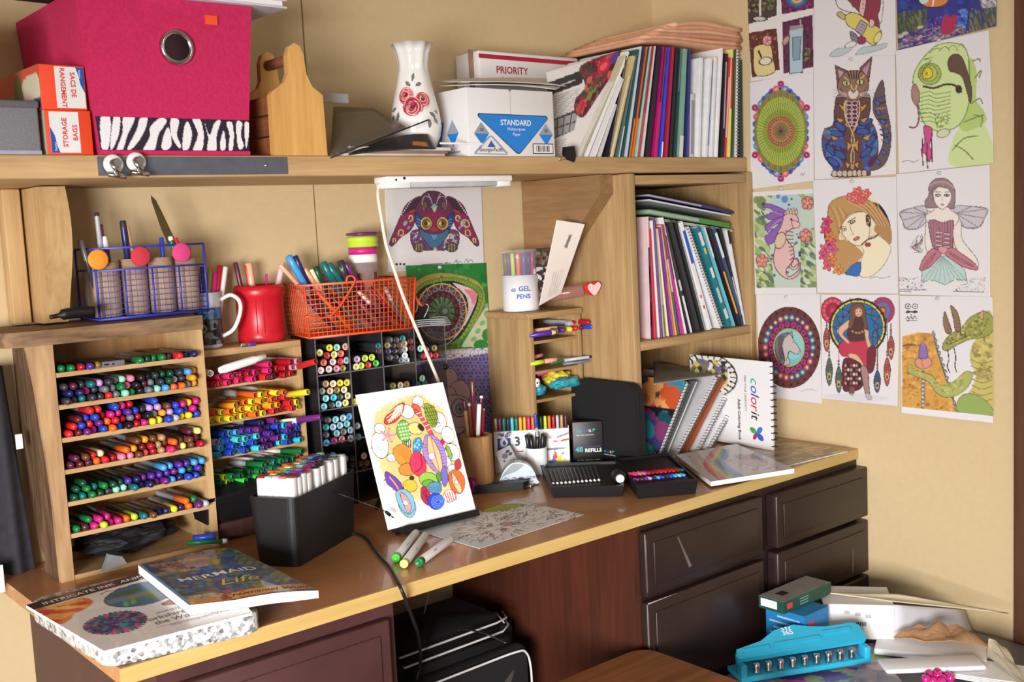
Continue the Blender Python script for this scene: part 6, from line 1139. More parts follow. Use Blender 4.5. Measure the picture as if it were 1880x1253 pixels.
TS=[((1064,292),(1126,150),.004,(228,222,210),'cream booklet leaning hardest, left end of the magazine row',{}),((1068,292),(1142,100),.006,(204,200,168),'pale olive magazine leaning behind the red-flower one',{}),((1076,291),(1148,93),.008,(238,236,230),'white softcover leaning next to the pale olive magazine',{}),((1086,291),(1140,140),.012,(226,226,232),'wide white pad of loose sheets leaning in the row',{'page':True}),
 ((1100,291),(1130,190),.010,(206,204,206),'short grey-white booklet in front of the black spine',{}),((1118,288),(1150,102),.007,(40,36,46),'black spined magazine left of the tan book',{'marks':[(.05,.9,.3,.6,(140,136,150))]}),((1121,292),(1162,102),.011,(206,186,128),'tan spined thick book leaning beside the black spine',{'marks':[(0,.8,.0,.3,(232,222,190))]}),
 ((1136,291),(1168,100),.007,(90,110,116),'grey-green spined magazine right of the tan book',{'marks':[(0,.3,.1,.9,(206,206,210))]}),((1143,291),(1172,90),.005,(30,84,78),'dark teal spined thin magazine',{}),((1150,291),(1177,85),.003,(196,214,220),'very thin pale blue booklet',{}),((1154,291),(1182,85),.006,(52,44,84),'indigo spined magazine with an orange foot',{'marks':[(0,.35,.4,1,(226,130,40))]}),
 ((1162,291),(1190,85),.005,(226,112,44),'orange spined thin magazine',{'marks':[(.35,1,0,1,(60,50,70))]}),((1168,291),(1194,85),.004,(150,206,200),'pale turquoise thin booklet',{}),((1172,291),(1198,84),.005,(206,70,56),'coral spined booklet with a red top',{'marks':[(.4,1,.3,.8,(150,36,60))]}),((1181,291),(1204,84),.0025,(214,220,224),'thin white booklet between coral and black spines',{}),
 ((1186,291),(1208,85),.013,(40,28,44),'thick black-violet spined book',{}),((1202,291),(1220,85),.010,(190,24,110),'magenta spined book beside the royal blue one',{'marks':[(.5,1,0,.5,(60,30,70))]}),((1213,291),(1228,86),.007,(44,74,206),'royal blue spined book',{'marks':[(0,.14,.5,1,(240,240,240))]}),((1222,291),(1235,86),.007,(180,26,66),'crimson spined book beside the royal blue one',{}),((1230,291),(1242,87),.008,(34,32,40),'black spined book right of the crimson one',{}),
 ((1239,291),(1250,88),.006,(28,66,60),'bottle green spined magazine',{'marks':[(.6,1,.3,.6,(130,140,140))]}),((1247,291),(1256,89),.012,(128,168,150),'sage green thick spined book',{'marks':[(0,.2,0,1,(220,214,214))]}),((1262,291),(1266,90),.006,(44,56,120),'navy spined magazine right of the sage green book',{'marks':[(0,.4,.2,.9,(110,76,150))]}),((1268,291),(1270,172),.012,(206,206,210),'short speckled grey book at the foot of the row',{'marks':[(.05,.9,.1,.9,(150,150,156))]}),
 ((1280,291),(1285,106),.012,(236,236,238),'first of the white spined books, right of the speckled short one',{}),((1294,291),(1304,106),.011,(234,234,238),'white spined book with a thin blue mark',{'marks':[(.12,.45,.85,1,(50,90,180)),(.45,.98,.9,1,(60,60,70))]}),((1306,291),(1314,104),.009,(230,232,236),'third of the white spined books',{}),((1314,291),(1324,88),.008,(236,234,234),'tall white spined book next to the black lettered spine',{}),
 ((1325,290),(1332,98),.010,(36,30,40),'black spined book with pale lettering',{'marks':[(.28,.92,.35,.65,(190,190,196))]}),((1331,290),(1340,105),.006,(206,40,76),'red floral spined book',{'marks':[(.2,.8,.1,.9,(236,190,200))]}),((1338,290),(1344,90),.006,(234,216,120),'pale yellow spined book',{'marks':[(.45,.92,0,1,(190,40,60))]}),((1345,290),(1350,90),.005,(60,90,50),'dark green spined book',{}),((1352,290),(1354,90),.006,(226,226,222),'black and white checked spiral pad at the right end of the row',{'spiral':True}),((1360,290),(1358,110),.009,(46,52,50),'dark spined book against the wall at the right end of the row',{})]
for k,(xb,xt,zt,w,c,lab,ex)in enumerate(fitrow(TS,YS,SZ)):
    upright('magazine',lab,(min(xb,-.012),SZ),(min(xt,-.012),zt),w,c,YS+0.001*(k%3),'magazine','books standing on the wall shelf',0.21,**ex)
def flower_cover(cv,H):
    cv.C[:]=(212,206,202);R_=np.random.RandomState(1)
    cv.poly([(0,H*.13),(52,H*.09),(52,H*.24),(0,H*.28)],(56,50,54));cv.line([(8,H*.21),(40,H*.18)],(190,186,186),1.6)
    for k in range(9):cv.line([(2,H*(.31+k*.028)),(50,H*(.29+k*.026))],(170,164,164),1)
    cv.poly([(0,H*.56),(56,H*.50),(56,H*.72),(0,H*.78)],(70,64,66))
    for r_ in range(2):
        for k in range(4):cv.poly([(2+k*14,H*(.575+.10*r_-.01*k)),(14+k*14,H*(.565+.10*r_-.01*k)),(14+k*14,H*(.65+.10*r_-.01*k)),(2+k*14,H*(.66+.10*r_-.01*k))],(150,146,146))
    m_=cv.mask([(44,H*.06),(70,H*.0),(98,H*.0),(100,H*.2),(84,H*.46),(70,H*.6),(50,H*.54),(46,H*.4),(58,H*.28)],True);cv.put(m_,(96,44,56));cv.scatter(m_,[(150,40,60),(190,60,70),(80,36,50),(110,60,60),(200,90,80),(60,70,60),(90,110,60)],150,1,4.5,5)
    cv.ell(80,H*.12,9,H*.07,(196,40,60));cv.ell(80,H*.12,5,H*.04,(226,90,90));cv.ell(92,H*.06,6,H*.06,(90,60,130));cv.scatter(cv.mask([(62,H*.3),(86,H*.3),(80,H*.44),(62,H*.44)]),[(110,130,60),(60,90,70)],20,1,3,6)
    for k in range(6):cv.line([(2,H*(.82+k*.028)),(40,H*(.80+k*.028))],(180,174,172),.9)
sheet3('flower_magazine','magazine with dark red flowers on its cover leaning face out beside the copy paper carton','magazine',[at(1003,132,1,-0.21),at(1143,92,1,-0.29),at(1066,291,1,-0.312),at(1015,292,1,-0.25)],90,100,flower_cover,thick=0.003,m=vcol_mat('glossy_print',.3,.3))
bk_=thing('binder_clip','black binder clip hanging over the shelf edge below the flower magazine','clip',at(1047,283,1,-0.322));b=MB()
b.prism([(-.016,.016),(.014,.018),(.018,-.004),(.012,-.018),(-.010,-.012),(-.018,.0)],(0,0,0),X3,Z3,Y3,0.008);b.build('clip_body',BLACK,bk_);b=MB();b.tube([(-.02,0,-.004),(-.035,-.001,-.01),(-.034,-.001,-.015),(-.018,0,-.012)],0.0012,5);b.build('wire_handle',STEEL,bk_)
for k in range(6):
    c=[(214,160,128),(226,172,138),(206,150,120),(228,178,144),(216,164,130),(224,172,140)][k];X0,X1=-0.39+0.024*k,-0.004
    U,V=np.meshgrid(np.linspace(0,1,16),np.linspace(0,1,8));xx=X0+(X1-X0)*U;yy=-0.312+0.004*sin(k*2.0)+0.28*V;zz=0.012*np.sin(np.clip(U*1.6,0,1)*pi/2)-0.006*U+0.002*np.sin(U*7+k)
    me=bpy.data.meshes.new('folder');i_=np.arange(16*8).reshape(8,16);q=np.stack([i_[:-1,:-1],i_[:-1,1:],i_[1:,1:],i_[1:,:-1]],-1).reshape(-1,4);me.from_pydata(np.stack([xx,yy,zz],-1).reshape(-1,3).tolist(),[],q.tolist());me.materials.append(mat('peach_folder_%d'%k,c,.7));me.polygons.foreach_set('use_smooth',[True]*len(q))
    o=linkobj('peach_folder',me,None,(0,0,SZ+0.2685+k*0.0098));md=o.modifiers.new('t','SOLIDIFY');md.thickness=0.0088;md.offset=1;tag(o,f'{["lowest", "second lowest", "third lowest", "third highest", "second highest", "topmost"][k]} peach folder lying on top of the magazine row','folder','peach folders on the magazine row')
# bookcase, upper compartment: lying books then leaning ones
YB=-0.318;BZ=0.75+0.298
for k,(a_,c_,th_,yy,c,lab)in enumerate([((1190,398),(1345,422),.006,-.30,(206,206,210),'grey-white pad lying lowest of the tilted books'),((1192,384),(1340,410),.013,-.30,(76,140,62),'green covered book lying on the pad'),((1192,366),(1342,395),.004,-.295,(214,214,218),'thin white booklet lying on the green book'),((1190,356),(1348,388),.007,-.29,(62,52,110),'violet-navy glossy book lying topmost in the bookcase')]):
    p,q_=at(a_[0],a_[1],1,yy),at(c_[0],c_[1],1,yy);d=q_-p;t=thing('lying_book',lab,'book',p,0,'books lying tilted in the bookcase');dn=d.normalized();up_=dn.cross(Y3)*-1
    b=MB();b.prism([(0,0),(d.length,0),(d.length,th_),(0,th_)],(0,0,0),dn,up_,Y3,0.2);b.build('cover',mat('lying_%d'%k,c,.3,var=.1),t)
    if th_>.005:MB().prism([(-.0004,th_*.2),(d.length*.6,th_*.2),(d.length*.6,th_*.8),(-.0004,th_*.8)],(0,-0.0006,0),dn,up_,Y3,0.195).build('pages',mat('grey_pages',(166,168,176),.6),t)
UB=[((1194,606),(1188,398),.005,(226,196,200),'pink-white cover standing against the left side of the bookcase',{'marks':[(.0,.75,0,1,(60,58,60)),(.1,.3,.2,.8,(210,210,210)),(.45,.6,.1,.7,(230,230,228))]}),((1203,606),(1192,420),.006,(206,44,70),'red spined book at the left of the upper compartment',{}),((1211,604),(1198,405),.003,(236,234,234),'thin white booklet right of the red spine',{}),((1214,604),(1200,400),.004,(110,76,130),'violet-grey spined booklet near the left bookcase side',{}),((1220,603),(1205,420),.004,(190,184,176),'grey patterned spined booklet',{'marks':[(0,.3,.1,.9,(120,110,100))]}),
 ((1227,602),(1207,420),.005,(228,214,130),'pale yellow spined book in the bookcase',{'marks':[(0,.9,.0,.4,(240,238,230))]}),((1234,601),(1210,418),.006,(120,50,150),'violet spined book with an orange stripe',{'marks':[(0,.5,.6,1,(226,130,60))]}),((1241,600),(1213,414),.004,(238,170,110),'peach spined booklet in the bookcase',{}),((1246,600),(1216,416),.005,(60,120,60),'green mottled spined book',{'marks':[(.1,.3,0,1,(60,90,170)),(.4,.7,0,1,(210,200,190))]}),((1254,598),(1218,412),.006,(206,60,150),'magenta spined book in the bookcase',{'marks':[(.5,.9,0,1,(50,44,50))]}),((1260,596),(1212,400),.005,(236,234,236),'tall white spined book left of the black ones',{}),
 ((1268,596),(1222,416),.008,(58,56,58),'black and white spined book',{'marks':[(.0,.35,.1,.9,(226,226,226)),(.4,.5,.1,.9,(200,200,200))]}),((1280,592),(1228,408),.012,(48,46,50),'thick charcoal spined book',{}),((1291,590),(1240,408),.008,(40,40,42),'second charcoal spined book',{'marks':[(0,.95,.86,1,(210,210,206))]}),((1302,589),(1248,410),.014,(236,236,236),'white covered book with blue panel and red marks',{'marks':[(.62,.92,.3,.95,(40,90,190)),(.2,.23,.2,.6,(220,60,60)),(.30,.33,.2,.5,(220,60,60))]}),
 ((1322,586),(1260,420),.011,(228,228,230),'white spiral pad in the middle of the upper compartment',{'spiral':True}),((1337,585),(1278,420),.014,(30,120,130),'teal covered book with white shapes',{'marks':[(.82,.95,.2,.9,(220,220,216)),(.74,.8,.3,.7,(236,200,60)),(.5,.6,.2,.8,(226,230,230)),(.25,.4,.1,.7,(190,200,200)),(.08,.18,.2,.9,(214,216,216))]}),((1349,584),(1293,418),.005,(110,190,206),'thin aqua booklet right of the teal book',{'marks':[(.7,1,0,1,(230,226,210))]}),
 ((1357,582),(1300,418),.008,(40,32,46),'black spined book with an orange block',{'marks':[(.12,.55,.3,1,(240,166,44))]}),((1366,580),(1310,420),.009,(58,84,116),'slate blue covered book',{'marks':[(.7,.95,0,.9,(226,232,236)),(0,.1,0,.8,(40,34,40))]}),((1376,578),(1322,420),.008,(36,34,40),'black spined book right of the slate blue one',{'marks':[(.1,.5,.2,.6,(206,206,210))]}),((1385,574),(1335,424),.008,(226,226,228),'white spined book at the right end of the upper compartment',{'marks':[(.86,1,0,1,(34,32,36))]})]
for k,(xb,xt,zt,w,c,lab,ex)in enumerate(fitrow(UB,YB,BZ)):
    upright('book',lab,(min(xb,-0.033),BZ),(xt,zt),w,c,YB+0.0012*(k%3),'book','books leaning in the bookcase',0.22,**ex)
# lower compartment: spiral sketchbooks leaning right, a clear sheet over them
def night_cover(cv,H):
    al=np.ones(cv.X.shape,bool);cv.C[:]=(30,34,48);cv.scatter(al&(cv.Y<H*.36),[(226,120,60),(206,90,50),(240,170,100),(60,140,170),(90,70,60)],60,3,12,1,1.6,.8);cv.scatter(al&(cv.Y>H*.40),[(30,110,150),(40,140,150),(70,60,120),(30,80,90),(24,28,40),(130,60,110)],90,2,9,2,1.8,.5)
LB_=[((1203,838),(1260,700),.012,(40,46,60),'dark blue and teal covered spiral book, leftmost of the leaning sketchbooks',{'spiral':True,'face':night_cover}),((1216,838),(1275,700),.009,(90,90,92),'grey spiral book second from the left',{'spiral':False,'marks':[(0,1,.3,.7,(206,206,208))]}),((1232,836),(1310,690),.013,(200,200,204),'silver-edged spiral book in the middle of the leaning sketchbooks',{'spiral':True}),((1252,832),(1325,690),.009,(150,76,44),'rust covered sketchbook between two spiral ones',{}),((1268,830),(1340,690),.013,(226,226,228),'white spiral book second from the right',{'spiral':True}),((1288,828),(1366,686),.013,(236,236,238),'white spiral book, rightmost of the leaning sketchbooks',{'spiral':True})]
for k,(xb,xt,zt,w,c,lab,ex)in enumerate(fitrow([((a[0],836),*r)for a,*r in LB_],-0.335,DZ)):
    upright('spiral_book',lab,(xb,DZ+0.002),(xt,zt),w,c,-0.335-0.003*k,'sketchbook','sketchbooks leaning in the lower bookcase',0.25,**ex)
def film(cv,H):cv.C[:]=(150,146,140);cv.scatter(np.ones(cv.X.shape,bool),[(168,164,158),(134,130,126)],20,4,14,2)
sheet3('loose_sheet','grey sheet sloping across the tops of the leaning sketchbooks','sheet',[at(1200,665,1,-0.06),at(1300,676,1,-0.10),at(1362,682,1,-0.345),at(1200,706,1,-0.338)],20,20,film,thick=0.001)
# big notebook standing at the right
N1=at(1420,832,2,DZ);N0=at(1280,800,2,DZ+0.0);nb_d=Vector((0.07,0.9975,0)).normalized();NWd,NHt=0.279,0.220
lean=Vector((0.0,0.0,0));Zl=(Z3+lean*0.6).normalized();nbk=thing('colour_notebook','white spiral notebook with coloured script lettering standing right of the leaning sketchbooks','notebook',(N1.x,N1.y,DZ+0.0045))
NHt=0.222
def nb_cover(cv,H):
    cv.C[:]=(232,231,231);
    cv.ell(24,H*.22,36,H*.26,(70,64,62));cv.ell(24,H*.22,34,H*.245,(226,224,220));cv.ell(24,H*.22,24,H*.17,(130,116,90));cv.scatter(cv.mask([(2,H*.04),(48,H*.04),(48,H*.36),(2,H*.36)]),[(60,56,54),(206,190,96),(226,224,220),(110,100,140)],90,1.2,3.2,3)
    for k in range(24):a=pi*k/12;cv.line([(24+28*cos(a),H*(.22)+H*.2*sin(a)),(24+35*cos(a),H*.22+H*.25*sin(a))],(50,46,46),1.6)
nd=-nb_d  # reading left->right of the picture is from the back corner to the front corner
BLc=Vector((0,0,0))+nb_d*NWd;BRc=Vector((0,0,0));TLc,TRc=BLc+Zl*NHt,BRc+Zl*NHt
cv,nx,ny=blank(NWd,NHt,110);nb_cover(cv,100*NHt/NWd);G=quadgrid([TLc,TRc,BRc,BLc],nx,ny);o=linkobj('cover',paper_mesh('cover',lambda U,V:G,nx,ny,cv,vcol_mat('satin_print',.4)),nbk);md=o.modifiers.new('t','SOLIDIFY');md.thickness=.001;md.offset=-1
nrm=(nd).cross(Zl).normalized()
b=MB();b.prism([(0.004,0.002),(NWd-.004,0.002),(NWd-.004,NHt-.002),(.004,NHt-.002)],nrm*-.0016,nb_d,Zl,-nrm,.008);b.build('pages',WPAP,nbk)
b=MB();nn_=13
for k in range(nn_):c_=Zl*(NHt*(k+.7)/(nn_+.4))+nd*.001;b.tube([c_+nd*(.007*cos(a)+.000)+nrm*(.007*sin(a)-.004)for a in np.linspace(0,2*pi,11)[:-1]],.0014,5,closed=True)
b.build('spiral_binding',mat('dark_wire',(70,68,74),.35,.5),nbk)
ru,rv=-Zl,nd*1.0
for txt,m_,t0 in (('c',TEAL_I,.0),('o',BLUE_I,.0185),('l',mat('ink_indigo',(56,60,170),.5,var=0),.039),('o',RED_I,.0475),('r',mat('ink_orange',(190,60,50),.5,var=0),.068),('it',INK,.085)):lettering(nbk,txt,TRc+nd*(-.068)-Zl*(NHt*.19+t0),ru,rv,.0385,m_,align='LEFT',shear=.25,off=.004)
lettering(nbk,'FREE YOUR CREATIVITY',TRc+nd*(-.089)-Zl*(NHt*.18),ru,rv,.0085,INK,align='LEFT');lettering(nbk,'Adult Coloring Book',TRc+nd*(-.112)-Zl*(NHt*.46),ru,rv,.0125,INK,align='LEFT',off=.025)
for k,(a,c,s_)in enumerate([(2.6,(80,150,90),.022),(4.1,(180,40,100),.018),(.7,(60,120,200),.022),(5.6,(60,90,190),.024)]):
    b=MB();o_=TRc+nd*-.052-Zl*(NHt*.83);e1,e2=nd*cos(a)+Zl*sin(a),-nd*sin(a)+Zl*cos(a);b.prism([(p.x*s_,p.y*s_)for p in catmull([(0,0,0),(.5,.34,0),(1.0,.22,0),(1.05,-.1,0),(.5,-.3,0)],4,True)],o_+nrm*.0004,e1,e2,nrm,.0004);b.build('butterfly_wing',mat('wing_%d'%k,c,.5,var=.1),nbk)
# ------------------------------------------------------------------ drawings pinned to the walls
def wall_paper(name,lab,px4,ax,val,paint,nx=146,ny=188,bgc=(226,222,224),zoom=None,pins=(),curl=0.0,group=None):
    """a sheet lying on the wall plane; the drawing is laid out in the units the sheet was measured in"""
    X,Y=quadgrid([tuple(p)for p in px4],nx,ny)
    d=[CF[k]+CR[k]*(X-940)/FPX-CU[k]*(Y-626.5)/FPX for k in range(3)];t=(val-CAM[ax])/d[ax];P=[CAM[k]+t*d[k]for k in range(3)]
    U,V=np.meshgrid(np.linspace(0,1,nx),np.linspace(0,1,ny));P[ax]=P[ax]-curl*(V**3)*(0.3+0.7*U)-0.0006*np.sin(U*5)*np.sin(V*4)
    cv=Canvas(X,Y,bgc);paint(cv);g_=cv.C.mean(-1,keepdims=True);cv.C=(cv.C*0.86+g_*0.14)*0.97;o0=Vector((P[0][-1,0],P[1][-1,0],P[2][-1,0]));P=[P[k]-o0[k]for k in range(3)]
    o=linkobj(name,paper_mesh(name,lambda a,b_:P,nx,ny,cv,vcol_mat()),None,o0);md=o.modifiers.new('thickness','SOLIDIFY');md.thickness=0.0004;md.offset=-1
    tag(o,lab,'drawing',group)
    for (u,v)in pins:
        q_=at(u,v,ax,val);n_=(-1,0,0)if ax==0 else (0,-1,0);pn=MB().lathe([(0.0045,0),(0.0045,0.0015),(0.0028,0.003),(0.0034,0.007),(0,0.0078)],10,(0,0,0),n_).build('push_pin',clear_mat('clear_pin',(226,226,228),0.7,0.1),o,q_-o0-Vector(n_)*-0.001)
    return o
K=(58,48,52)
def Z7(cv):return cv.view(1340,0,2.3204)
def Z8(cv):return cv.view(1340,330,2.724)
def ZT(cv):return cv.view(1360,0,3.9167)
def drinks(cv):
    ZT(cv);b=cv
    b.poly([(38,-60),(262,-60),(258,112),(45,178)],(74,62,54));b.scatter(b.mask([(40,-60),(258,-60),(254,70),(48,100)]),[(110,120,74),(140,140,100),(54,44,40),(90,100,60)],70,4,12,1);b.line([(140,-60),(140,120)],(214,210,200),16);b.ell(135,135,54,17,(200,194,186),line=K,w=3)
    b.poly([(288,-60),(535,-60),(522,58),(296,104)],(112,34,84));b.scatter(b.mask([(290,-60),(530,-60),(520,58),(298,100)]),[(70,20,60),(150,50,110),(90,30,80)],80,4,12,2);[b.ell(402,-8,r,r*.8,c)for r,c in ((78,(60,90,150)),(56,(60,130,190)),(38,(226,190,70)),(20,(220,100,90)))]
    b.poly([(56,238),(258,202),(280,500),(80,560)],(104,48,38));b.scatter(b.mask([(58,240),(256,206),(270,400),(66,420)]),[(150,80,70),(70,30,26),(170,110,100),(90,60,40)],70,4,11,3);b.sp([(90,400),(100,340),(160,318),(215,330),(232,420),(240,520),(110,540)],(226,206,130),line=K,w=3);b.ell(178,440,46,28,(226,214,200),-.2,line=K,w=3);b.ell(190,292,32,36,(232,170,170),line=(170,70,80),w=4);[b.line([(190,292),(190+28*cos(a),292+30*sin(a))],(190,90,100),2.5)for a in np.linspace(0,6,7)];b.line([(130,370),(146,410)],K,14)
    b.poly([(300,160),(515,106),(524,480),(306,530)],(100,34,74));b.scatter(b.mask([(302,162),(512,110),(520,470),(310,520)]),[(130,40,90),(66,24,50),(80,60,60)],80,4,12,4);b.poly([(346,220),(450,190),(446,520),(350,530)],(170,198,214),line=K,w=3);b.poly([(356,190),(446,178),(450,200),(350,222)],(150,140,156));b.poly([(372,270),(432,262),(424,430),(376,436)],(130,160,182),line=(80,100,130),w=3);b.line([(428,145),(432,190)],(190,150,160),12);b.scatter(b.mask([(455,340),(500,350),(500,440),(455,440)]),[(120,140,60),(90,110,50)],16,5,10,5);b.ell(326,290,18,40,(200,150,140),.5,line=(130,60,60),w=3)
def mouse(cv):
    ZT(cv);b=cv
    b.sp([(765,-40),(985,-40),(1000,60),(985,110),(1000,190),(965,190),(900,140),(835,70),(790,20)],(150,50,70),line=K,w=3);b.poly([(862,-20),(905,-20),(896,60),(880,130),(850,90)],(226,180,176),line=K,w=2);[b.ell(880,y,5,5,(130,60,70))for y in (0,30,60)]
    b.sl([(680,-20),(700,50),(770,85),(820,90)],K,4);b.sl([(780,-30),(800,40),(830,60)],(120,100,100),3);b.line([(1020,-30),(1024,60),(1012,150),(990,190)],(120,110,104),9);[b.line([(1010,y),(1034,y-6)],(226,222,220),2)for y in range(-30,180,12)]
    b.sp([(690,95),(722,86),(752,112),(742,142),(706,122)],(196,180,120),line=K,w=3);b.sp([(752,118),(796,92),(850,104),(930,160),(1006,214),(1000,270),(962,326),(910,300),(826,220),(768,180)],(222,206,96),line=K,w=3);b.poly([(862,142),(912,176),(872,262),(822,218)],(176,160,178),line=K,w=2);[b.line([(838+k*8,226-k*18),(868+k*8,246-k*20)],(110,90,120),3)for k in range(4)]
    b.ell(985,270,22,46,(232,220,130),.5,line=(120,110,60),w=3);b.ell(866,290,34,28,(178,36,92),line=K,w=2);b.sp([(786,226),(830,250),(840,300),(800,290)],(150,156,160),line=K,w=2);[b.line([(790,236+k*14),(836,256+k*12)],(60,60,66),2)for k in range(4)];b.ell(790,324,44,22,(226,224,222),-.4,line=(140,140,144),w=3)
    b.sp([(640,396),(690,352),(760,346),(800,340),(778,370),(720,400),(660,408)],(184,204,206),line=(140,160,164),w=3);b.sp([(822,388),(880,340),(960,330),(1050,312),(1030,346),(940,376),(850,392)],(184,204,206),line=(140,160,164),w=3);b.sp([(930,140),(960,150),(955,190),(925,190)],(230,180,180),line=K,w=2)
def reef(cv):
    ZT(cv);b=cv;al=np.ones(cv.X.shape,bool);cv.C[:]=(48,50,146);b.scatter(al,[(38,44,130),(60,60,170),(50,40,120),(44,70,170)],160,8,30,1)
    b.sp([(1280,0),(1340,-30),(1480,-30),(1490,10),(1440,44),(1360,52),(1310,36)],(232,130,60),line=K,w=3);b.sp([(1285,0),(1320,-20),(1350,10),(1310,30)],(190,220,226));b.line([(1390,-20),(1380,44)],(240,232,220),10)
    b.scatter(b.mask([(1125,90),(1340,60),(1340,200),(1130,280)]),[(92,100,60),(60,80,60),(120,120,76),(70,70,80)],190,4,9,2,4.5,1.35);b.scatter(b.mask([(1650,60),(1835,40),(1835,210),(1640,240)]),[(100,106,60),(70,90,70),(130,120,80),(60,60,120)],130,4,9,3,4,1.3);b.scatter(b.mask([(1715,-30),(1835,-30),(1835,50),(1730,60)]),[(180,176,180),(140,140,150),(210,206,206)],50,5,14,4,2.5,.9)
    b.scatter(b.mask([(1125,240),(1600,170),(1640,230),(1130,352)]),[(150,130,140),(100,70,150),(70,50,110),(180,150,150),(120,100,110)],260,4,12,5,1.6,-.3);b.scatter(b.mask([(1320,150),(1470,110),(1470,230),(1320,260)]),[(90,50,160),(120,90,190),(60,40,120)],90,4,10,6);b.sp([(1470,108),(1500,120),(1530,106),(1558,120),(1540,180),(1520,236),(1450,246),(1440,190)],(190,36,76));b.scatter(b.mask([(1555,70),(1640,60),(1620,190),(1560,190)]),[(60,120,210),(80,140,220),(60,80,190)],40,6,14,7);[b.ell(x,y,24,12,(190,180,176),-.2)for x,y in ((1150,262),(1180,240),(1290,196))]
def mandala(cv):
    Z7(cv);b=cv;cx,cy=217,560
    for a in range(36):
        t=a*2*pi/36;k=abs(cos(3*(t-pi/2)));r=1.0+0.06*k;x,y=cx+118*r*.86*cos(t),cy+200*r*.86*sin(t);c=[(60,110,200),(90,70,180),(230,80,120),(240,130,90),(70,150,210),(60,110,200)][a%6];b.ell(x,y,17,17,c);b.ell(x,y,8,8,(30,60,130)if a%2 else (250,160,150))
    for t in (pi/2,-pi/2,pi/6,-pi/6,5*pi/6,-5*pi/6):
        x,y=cx+124*cos(t)*1.02,cy+206*sin(t)*.98
        for c,r in (((230,60,110),15),((60,40,130),10),((240,120,150),5)):b.ell(x,y,r,r,c)
    b.ell(cx,cy,112,176,(136,130,60));
    for a in range(48):t=a*2*pi/48;b.line([(cx+80*cos(t),cy+120*sin(t)),(cx+108*cos(t),cy+170*sin(t))],[(90,100,44),(60,150,190),(120,110,50),(220,90,90)][a%4],3)
    b.ell(cx,cy,102,146,(176,190,60));
    for a in range(60):t=a*2*pi/60;b.line([(cx+60*cos(t),cy+75*sin(t)),(cx+100*cos(t),cy+143*sin(t))],(116,140,44),2.4);b.ell(cx+86*cos(t),cy+118*sin(t),2.6,2.6,(60,150,160))
    b.ell(cx,cy,76,92,(150,166,56));[b.line([(cx+52*cos(t),cy+58*sin(t)),(cx+75*cos(t),cy+90*sin(t))],(96,120,40),2)for t in np.linspace(0,2*pi,44)];b.ell(cx,cy,57,64,(206,60,66));b.ell(cx,cy,50,56,(150,150,70));[b.ell(cx+45*cos(t),cy+50*sin(t),3.4,3.4,(90,60,50))for t in np.linspace(0,2*pi,26)];b.ell(cx,cy,40,43,(230,90,80));b.ell(cx,cy,34,37,(150,140,80));[b.line([(cx+12*cos(t),cy+13*sin(t)),(cx+33*cos(t),cy+36*sin(t))],(96,76,50),2)for t in np.linspace(0,2*pi,26)];b.ell(cx,cy,16,17,(120,90,70));b.ell(cx,cy,7,7,(70,50,44));b.sl([(300,748),(308,738),(312,748),(320,736)],(150,146,150),2)
